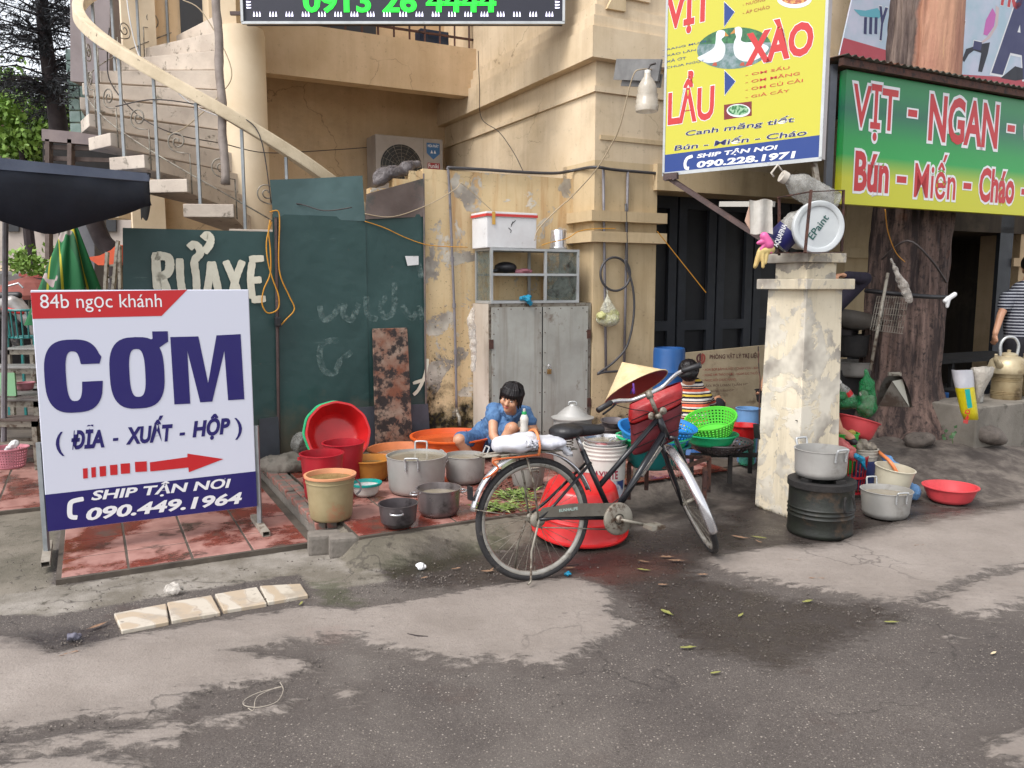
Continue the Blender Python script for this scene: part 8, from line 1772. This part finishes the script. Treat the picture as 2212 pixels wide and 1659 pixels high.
leafy('broadleaf_tree','mid green tree low behind the wooden shed and conifer',D(150,330,16),(1.4,.6,.6),3600,M_LEAF,.11,4)
leafy('shrub','small green shrub under the dark canopy at the left edge',D(62,572,10.5),(.4,.3,.16),500,M_LEAFL,.08,6,False,'shrub')
# distant fill: buildings and trees beyond the courtyard
fb2=thing('far_house',D(60,700,24),'far pale house with a red roof beyond the courtyard trees','building');slab('wall',mat('far_wall',(190,178,168),(170,158,150),1,.9),fb2,[(-700,330),(600,330),(600,760),(-700,760)],24,.5);slab('roof',mat('far_roof',(132,92,88),None,rough=.9),fb2,[(20,232),(130,225),(300,330),(-200,330)],23.6,.6)
for i in range(5):slab('window',M_DARK,fb2,[(-60+i*70,400),(-30+i*70,400),(-30+i*70,500),(-60+i*70,500)],23.9,.05)
sh=thing('open_shelter',D(100,700,13),'long open shelter with a grey corrugated roof beyond the courtyard tables','shelter')
slab('roof',mat('shelter_roof',(116,112,110),(92,88,86),3,.7),sh,[(-400,560),(262,612),(262,632),(-400,590)],13,1.5);slab('back_wall',M_INT,sh,[(-400,596),(262,630),(262,800),(-400,800)],14.8,.1)
for u in (-40,112,205):slab('post',M_OLDM,sh,[(u,590),(u+5,590),(u+5,800),(u,800)],13.1,.06)
slab('edge_strip',mat('red_strip',(150,60,54),None),sh,[(40,590),(210,603),(210,608),(40,597)],12.95,.04)
slab('grey_pier',mat('block_grey',(124,124,128),(104,104,110),4,.9),None,[(168,470),(204,470),(204,700),(168,700)],10.4,.3,'grey concrete pier behind the folded green parasol','pier')
slab('cream_lintel',M_CREAMW,None,[(-60,572),(275,578),(275,590),(-60,584)],12,.3,'pale beam across the yard behind the folded parasol','beam')
MB().tube(smooth_pts([D(200,470,9.6),D(222,520,9.6),D(246,552,9.6),D(262,640,9.6)],5),[.10]*16,10).build('trunk',M_TWIG,thing('leaning_tree',D(262,640,9.6),'dark leaning tree left of the green painted fence','tree'),smooth=True)
ot=MB();q0=[(188,556),(215,552),(240,540),(252,528),(262,530),(262,566),(240,572),(212,573)];slab('orange_tarp',mat('tarp_orange',(218,92,48),(196,72,36),4,.6),None,q0,8.9,.25,'small orange tarpaulin sagging beside the green painted fence','tarpaulin')
lad=thing('step_ladder',D(250,700,8.6),'grey wooden step ladder standing behind the rice sign','ladder')
for p_,q_ in (((232,545),(222,720)),((255,520),(236,720)),((258,530),(262,720))):MB().bar(D(*p_,8.6),D(*q_,8.5),.04,.03).build('rail',M_OLDM,lad)
for v in (575,600,640):MB().bar(D(230,v,8.6),D(258,v-4,8.6),.03,.02).build('rung',M_OLDM,lad)
# dark market canopy
cn_=thing('market_canopy',D(-60,860,5.6),'large dark navy market canopy with a grey top painted as lit at the left edge','canopy')
yC=5.6;P1=D(325,384,yC);  
e0=D(0,352,yC-.8)
rows=[]
TL=D(-300,318,yC-1.5);TR=D(322,378,yC);BR=D(300,372,yC+2.0);BR.z=TR.z+.01;BL=D(-400,330,yC+1.2)
mid=(TL+TR+BR+BL)/4;mid.z+=.02
MB().add([TL,TR,BR,BL,mid]+[v-Z*.012 for v in (TL,TR,BR,BL,mid)],[(0,1,4),(1,2,4),(2,3,4),(3,0,4),(5,9,6),(6,9,7),(7,9,8),(8,9,5),(0,5,6,1),(1,6,7,2),(2,7,8,3),(3,8,5,0)]).build('roof_cloth',M_NAVYLIT,cn_)
tb3=MB();tb3.hexa([TL-Z*.055+Vector((0,-.02,0)),TR-Z*.045+Vector((0,-.02,0)),TR-Z*.045,TL-Z*.055,TL+Z*.02,TR+Z*.01,TR+Z*.01+Vector((0,.03,0)),TL+Z*.02+Vector((0,.03,0))]);tb3.build('edge_band',M_NAVYLIT,cn_)
vl=MB();NV=30;dz0=lambda t:.22+.0*t
for i in range(NV+1):
 t=i/NV;p=TL.lerp(TR,t);wv=.015*sin(t*24);vl.v+=[p-Z*.05+Vector((0,-.012+wv*.3,.0)),p-Z*(.14+.02*sin(t*9))+Vector((0,wv,0)),p-Z*(.15+.26*max(0,1-abs(2*t-1.1))**.8 if t<.97 else .20)+Vector((0,wv+.03,0))]
vl.f=[(i*3+j,i*3+j+1,i*3+j+4,i*3+j+3) for i in range(NV) for j in range(2)];vl.m=[0]*len(vl.f);o=vl.build('valance',M_NAVYC,cn_,smooth=True);o.modifiers.new('s','SOLIDIFY').thickness=.004
vl=MB()
for i in range(NV+1):
 t=i/NV;p=TR.lerp(BR,t);vl.v+=[p,p-Z*(.20+.05*sin(t*5))]
vl.f=[(i*2,i*2+1,i*2+3,i*2+2) for i in range(NV)];vl.m=[0]*len(vl.f);o=vl.build('side_valance',M_NAVYC,cn_,smooth=True);o.modifiers.new('s','SOLIDIFY').thickness=.004
MB().tube([D(12,470,6.6),D(8,1000,6.6)],.022,8).build('pole',M_PVC,cn_)
MB().bar(TL,BR,.03).build('cross_rib',M_SOOT,cn_);MB().bar(TR,BL,.03).build('cross_rib',M_SOOT,cn_)
# folded green parasol
fp=thing('folded_parasol',D(152,900,7.8),'folded green parasol with yellow and white printed stripes behind the rice sign','parasol')
vs=[];fs=[];N_=64;yy=7.8
k=NT('parasol_print');ob=k.sep();an=k.n('ShaderNodeMath',operation='ARCTAN2');k.l(ob[1],an.inputs[0]);k.l(ob[0],an.inputs[1]);fr8=k.math('FRACT',k.math('MULTIPLY',an.outputs[0],8/(2*pi)*1.0));g=k.n('ShaderNodeValToRGB');g.color_ramp.interpolation='CONSTANT'
for i,(p_,c_) in enumerate([(0,(16,112,60)),(.4,(20,92,52)),(.62,(196,186,40)),(.74,(18,116,62))]):
 e=g.color_ramp.elements[i] if i<2 else g.color_ramp.elements.new(p_);e.position=p_;e.color=lin(*c_)
k.l(fr8,g.inputs[0]);col=k.mix(k.math('MULTIPLY',k.ramp(k.noise(5,2),.6,.62),k.ramp(ob[2],1.9,1.7)),g.outputs[0],lin(190,170,170));k.out(col,.7);M_PARA=k.m
for j in range(12):
 v=480+j*20;c=D(152,v,yy);w_=(10+j*6.6)*yy/FPX if j>0 else .04
 for i in range(N_):a=2*pi*i/N_;r=w_*(1+.16*cos(8*a));vs.append(c+Vector((cos(a)*r,sin(a)*r*.8,0)))
fs=[(j*N_+i,j*N_+(i+1)%N_,(j+1)*N_+(i+1)%N_,(j+1)*N_+i) for j in range(11) for i in range(N_)]
MB().add(vs,fs).build('cloth',M_PARA,fp,smooth=True);MB().tube([D(152,470,yy),D(152,960,yy)],.02,8).build('pole',M_OLDM,fp)
rp=thing('red_parasol',D(75,760,12),'faded red parasol open low in the shade beyond the tables','parasol');c=D(60,596,12);MB().lathe([(0,.0),(.3,-.10),(.55,-.28),(.56,-.34),(.54,-.28),(.3,-.12),(0,-.02)],16,c).build('cloth',mat('parasol_red',(136,72,62),(110,56,50),3,.8),rp);MB().tube([c,c-Z*1.6],.02,6).build('pole',M_OLDM,rp)
# motorbike, chair, tables, bench
mb_=thing('motor_scooter',D(40,800,11),'silver and red motor scooter parked in the shade beyond the tables','scooter')
blob('body',[('c',D(62,690,11),D(30,655,11),.10,.12),('c',D(30,655,11),D(0,660,11),.12,.10),('c',D(62,690,11),D(76,720,11),.08,.05)],mat('scooter_silver',(176,172,170),(140,134,130),5,.35,metal=.3),mb_,.02,3);blob('seat',[('c',D(4,640,11),D(40,638,11),.06,.05)],M_BLACK,mb_,.015,2);blob('red_panel',[('c',D(10,668,10.9),D(48,675,10.9),.04,.03)],M_RED,mb_,.012,2)
for u in (2,70):MB().tube([D(u,725,11)+Vector((cos(a)*.25,0,sin(a)*.25)) for a in np.linspace(0,2*pi,32,endpoint=False)],.05,8,closed=True).build('wheel',M_TYRE,mb_,smooth=True)
MB().tube([D(18,618,11),D(40,612,11),D(50,622,11)],.014,6).build('handlebar',M_CHROME,mb_)
t=thing('plastic_chair',D(60,800,9.3),'teal plastic chair facing the steel tables','chair');c=D(60,728,9.3);blob('seat',[('e',c,(.20,.19,.02))],M_TEALD,t,.012,2)
o=MB()
for i in range(9):a=radians(200+i*17);o.bar(c+Vector((cos(a)*.19,sin(a)*.17,.0)),c+Vector((cos(a)*.21,sin(a)*.19,.30)),.02,.01)
o=o.build('back_slats',M_TEALD,t);MB().tube([c+Vector((cos(radians(a))*.21,sin(radians(a))*.19,.31)) for a in range(190,355,12)],.016,6).build('back_rim',M_TEALD,t)
for sx in (-.15,.15):
 for sy in (-.13,.13):MB().bar(c+Vector((sx,sy,0)),Vector((c.x+sx*1.2,c.y+sy*1.2,0)),.025).build('leg',M_TEALD,t)
def table(name,label,u0,u1,v,y,dep,m,top=.02):
 p0,p1=D(u0,v,y),D(u1,v,y);z=p0.z;t=thing(name,Vector(((p0.x+p1.x)/2,y,0)),label,'table')
 bevel(MB().hexa([Vector((x,yy,zz)) for zz in (z-top,z) for x,yy in ((p0.x,y),(p1.x,y),(p1.x,y+dep),(p0.x,y+dep))]).build('top',m,t),.004)
 MB().hexa([Vector((x,yy,zz)) for zz in (z-.07,z-top-.001) for x,yy in ((p0.x+.03,y+.02),(p1.x-.03,y+.02),(p1.x-.03,y+.05),(p0.x+.03,y+.05))]).build('apron',M_OLDM,t)
 for x in (p0.x+.04,p1.x-.05):
  for yy in (y+.04,y+dep-.04):MB().bar((x,yy,0),(x,yy,z-top),.04).build('leg',M_OLDM,t)
 MB().bar((p0.x+.04,y+.04,.25),(p1.x-.05,y+.04,.25),.025).build('stretcher',M_OLDM,t);return t
M_STT=mat('steel_top',(170,168,164),(146,144,140),4,.3,metal=.5)
table('table','long steel topped table furthest back on the left',5,230,752,8.6,.5,M_STT);table('bench','narrow steel bench between the two left tables',-60,230,792,7.7,.28,M_STT)
table('table','nearest wooden framed table at the left edge with a green holder on it',-260,86,862,6.7,.55,mat('worn_table',(118,112,108),(98,92,88),4,.3))
table('bench','low slatted bench under the nearest left table',-200,82,905,6.55,.2,M_WOOD);table('bench','low grey bench behind the rice sign',-150,84,835,7.25,.22,M_STT)
p=D(20,858,6.85);t=thing('napkin_holder',p,'light green card holder standing on the nearest table','holder');MB().box(p+Z*.11,(.13,.02,.20),(1,0,0),(0,1,-.15)).build('card',mat('mint_card',(136,186,140),None),t);MB().box(p+Z*.006,(.15,.10,.012)).build('base',M_WOOD,t)
vessel('basket','pink perforated basket on the table beside the green holder','basket',D(55,843,7.0),.07,.075,.06,M_PINK)
c=D(25,1008,6.0);c.z=.02
t=colander('waste_basket','pink perforated waste basket with a tissue on its rim, on the courtyard floor',D(24,1010,5.95) ,D(24,966,5.95).z-D(24,1010,5.95).z,.118,.09,M_PINK,6,36,cat='basket')
q=D(24,1010,5.95);t.location=Vector((q.x,q.y,.022)) if q.z<.1 else q
blob('tissue',[('c',q+Vector((.02,-.06,.15)),q+Vector((.07,-.05,.19)),.02,.03)],M_FOAM,None,.006,1,disp=lambda p:mn.noise(p*40)*.012,label='crumpled white tissue on the rim of the pink waste basket',cat='tissue')
# rubble heap behind the kerb
blob('rubble',[('e',GH(618,1018)+Z*.05,(.2,.14,.09)),('e',GH(640,1010)+Z*.05,(.12,.1,.08))],M_CONC,None,.014,1,disp=lambda p:mn.fractal(p*9,1,2,4)*.03,label='lump of broken cement beside the clear jug at the fence foot',cat='rubble')
# ---------------------------------------------------------------- litter on the street
def leaf_at(u,v,L,rot,m,lab,grp,curl=.3,nm='fallen_leaf'):
 p=GH(u,v);rng=random.Random(u*7+v);n=7;vs=[]
 for i in range(n):
  s=i/(n-1);w=L*.14*sin(pi*min(1,s*.98+.02))**.8;z=.006+curl*L*.18*(2*s-1)**2;vs+=[Vector(((s-.5)*L,w,z+w*curl)),Vector(((s-.5)*L,0,z)),Vector(((s-.5)*L,-w,z+w*curl))]
 fs=[(i*3+j,i*3+j+1,i*3+j+4,i*3+j+3) for i in range(n-1) for j in range(2)]
 L *= 1;o=MB().add([v*rng.uniform(.62,.9)+Vector((0,rng.gauss(0,L*.01),0)) for v in vs],fs).build(nm,m);o.location=p;o.rotation_euler=(0,0,rot);o['label']=lab;o['category']='leaf';o['group']=grp
dl_='dry brown curled leaf fallen on the street';gl_='narrow yellow green leaf fallen on the asphalt'
for (u,v,L,r_) in ((1232,1229,.09,.3),(1055,1236,.10,.2),(1062,1232,.06,1.2),(1290,1175,.12,.2),(1440,1205,.12,.0),(1460,1213,.14,-.1),(1518,1243,.08,0),(1432,1265,.08,.1),(1390,1215,.10,-.5),(1600,1163,.14,-.5),(1640,1172,.07,-1),(1765,1252,.10,0),(985,1230,.07,.4),(210,1355,.12,1.0),(150,1415,.10,.7),(790,1222,.08,-.8),(1985,1180,.09,.2),(1780,1150,.06,0),(1715,1212,.09,-.3),(915,1250,.06,.5)):leaf_at(u,v,L,r_,M_DLEAF,dl_,'dry leaves on the street')
for (u,v,L,r_) in ((1440,1324,.12,-1.0),(1745,1300,.10,.5),(1925,1345,.10,.0),(1485,1400,.10,.1),(650,1305,.06,1.5),(1600,1330,.07,.9),(1390,1232,.10,-.4),(1640,1162,.13,-.5),(1430,1140,.06,.4),(1545,1455,.06,.3)):leaf_at(u,v,L,r_,M_YLEAF,gl_,'yellow green leaves on the asphalt',.1)
leaf_at(2146,1412,.06,.6,mat('pale_leaf',(214,196,160),None),'pale round leaf alone on the asphalt at the lower right',None,.05)
def scrap(name,u,v,r,m,label,cat='litter',dz=.6):
 p=GH(u,v);blob(name,[('e',p+Z*r*.5,(r,r*.8,r*dz))],m,None,max(.004,r/7),1,disp=lambda q:mn.noise(q*(1.6/r))*r*.45,label=label,cat=cat)
scrap('plastic_cup',375,1282,.045,M_BAGC,'crushed clear plastic cup lying on the cement strip before the rice sign','cup');scrap('paper_ball',909,1229,.028,M_FOAM,'small white paper ball on the dark gutter left of the rear wheel');scrap('blue_wrapper',1226,1243,.02,M_BAGBL,'tiny blue wrapper on the ground behind the rear bicycle wheel')
scrap('orange_peel',1113,1238,.022,M_DLEAF,'brown scrap of peel close to the left of the rear tyre');scrap('gutter_litter',160,1382,.03,mat('gutter_litter',(110,108,120),(84,82,96),30,.8),'grey scrap in the dark patch left of the ceramic tiles')
o=MB().tube(smooth_pts([GH(u,v)+Z*.008 for u,v in ((605,1478),(612,1495),(598,1520),(560,1532),(528,1528),(530,1515),(560,1500),(608,1488),(590,1492),(555,1510),(548,1538),(536,1534))],5),.0015,6).build('string_loop',mat('string',(170,160,146),None));o['label']='thin pale string lying in a loop on the dark asphalt edge';o['category']='string'
def pebbles():
 rng=random.Random(11);mb=MB()
 for _ in range(1500):
  if rng.random()<.55:u,v=rng.uniform(0,2212),1180+abs(rng.gauss(0,160))
  else:
   a,b_=rng.choice([((0,1580),(700,1450)),((800,1400),(1450,1330)),((700,1300),(1040,1240)),((60,1400),(260,1360)),((1500,1290),(2000,1330)),((830,1270),(1100,1230))]);s=rng.random();u,v=a[0]+(b_[0]-a[0])*s,a[1]+(b_[1]-a[1])*s+rng.gauss(0,12)
  if v>1650:continue
  p=GH(u,v);r=rng.uniform(.002,.0065);q=rng.uniform(0,3);e=Vector((cos(q),sin(q),0))*r;f=Vector((-sin(q),cos(q),0))*r*rng.uniform(.6,1);h=Z*r*.8
  mb.add([p+e,p+f,p-e,p-f,p+h+e*.5,p+h+f*.5,p+h-e*.5,p+h-f*.5],[(0,1,5,4),(1,2,6,5),(2,3,7,6),(3,0,4,7),(4,5,6,7)])
 o=mb.build('gravel_grit',mat('grit',(118,110,102),(76,68,64),60,.9,lo=.4,hi=.6));o['kind']='stuff';o['label']='loose grit scattered along the broken edges of the street';o['category']='grit'
pebbles()
for (u0,v0,u1,v1,lb_) in ((540,1300,600,1292,'thin dry twig lying beside the plain ceramic tile'),(1180,1226,1250,1222,'twig lying behind the rear bicycle wheel'),(880,1372,925,1378,'short twig on the grey crust below the kerb')):
 o=MB().tube([GH(u0,v0)+Z*.006,GH((u0+u1)/2,(v0+v1)/2+3)+Z*.01,GH(u1,v1)+Z*.006],.003,5).build('twig',M_TWIG);o['label']=lb_;o['category']='twig'
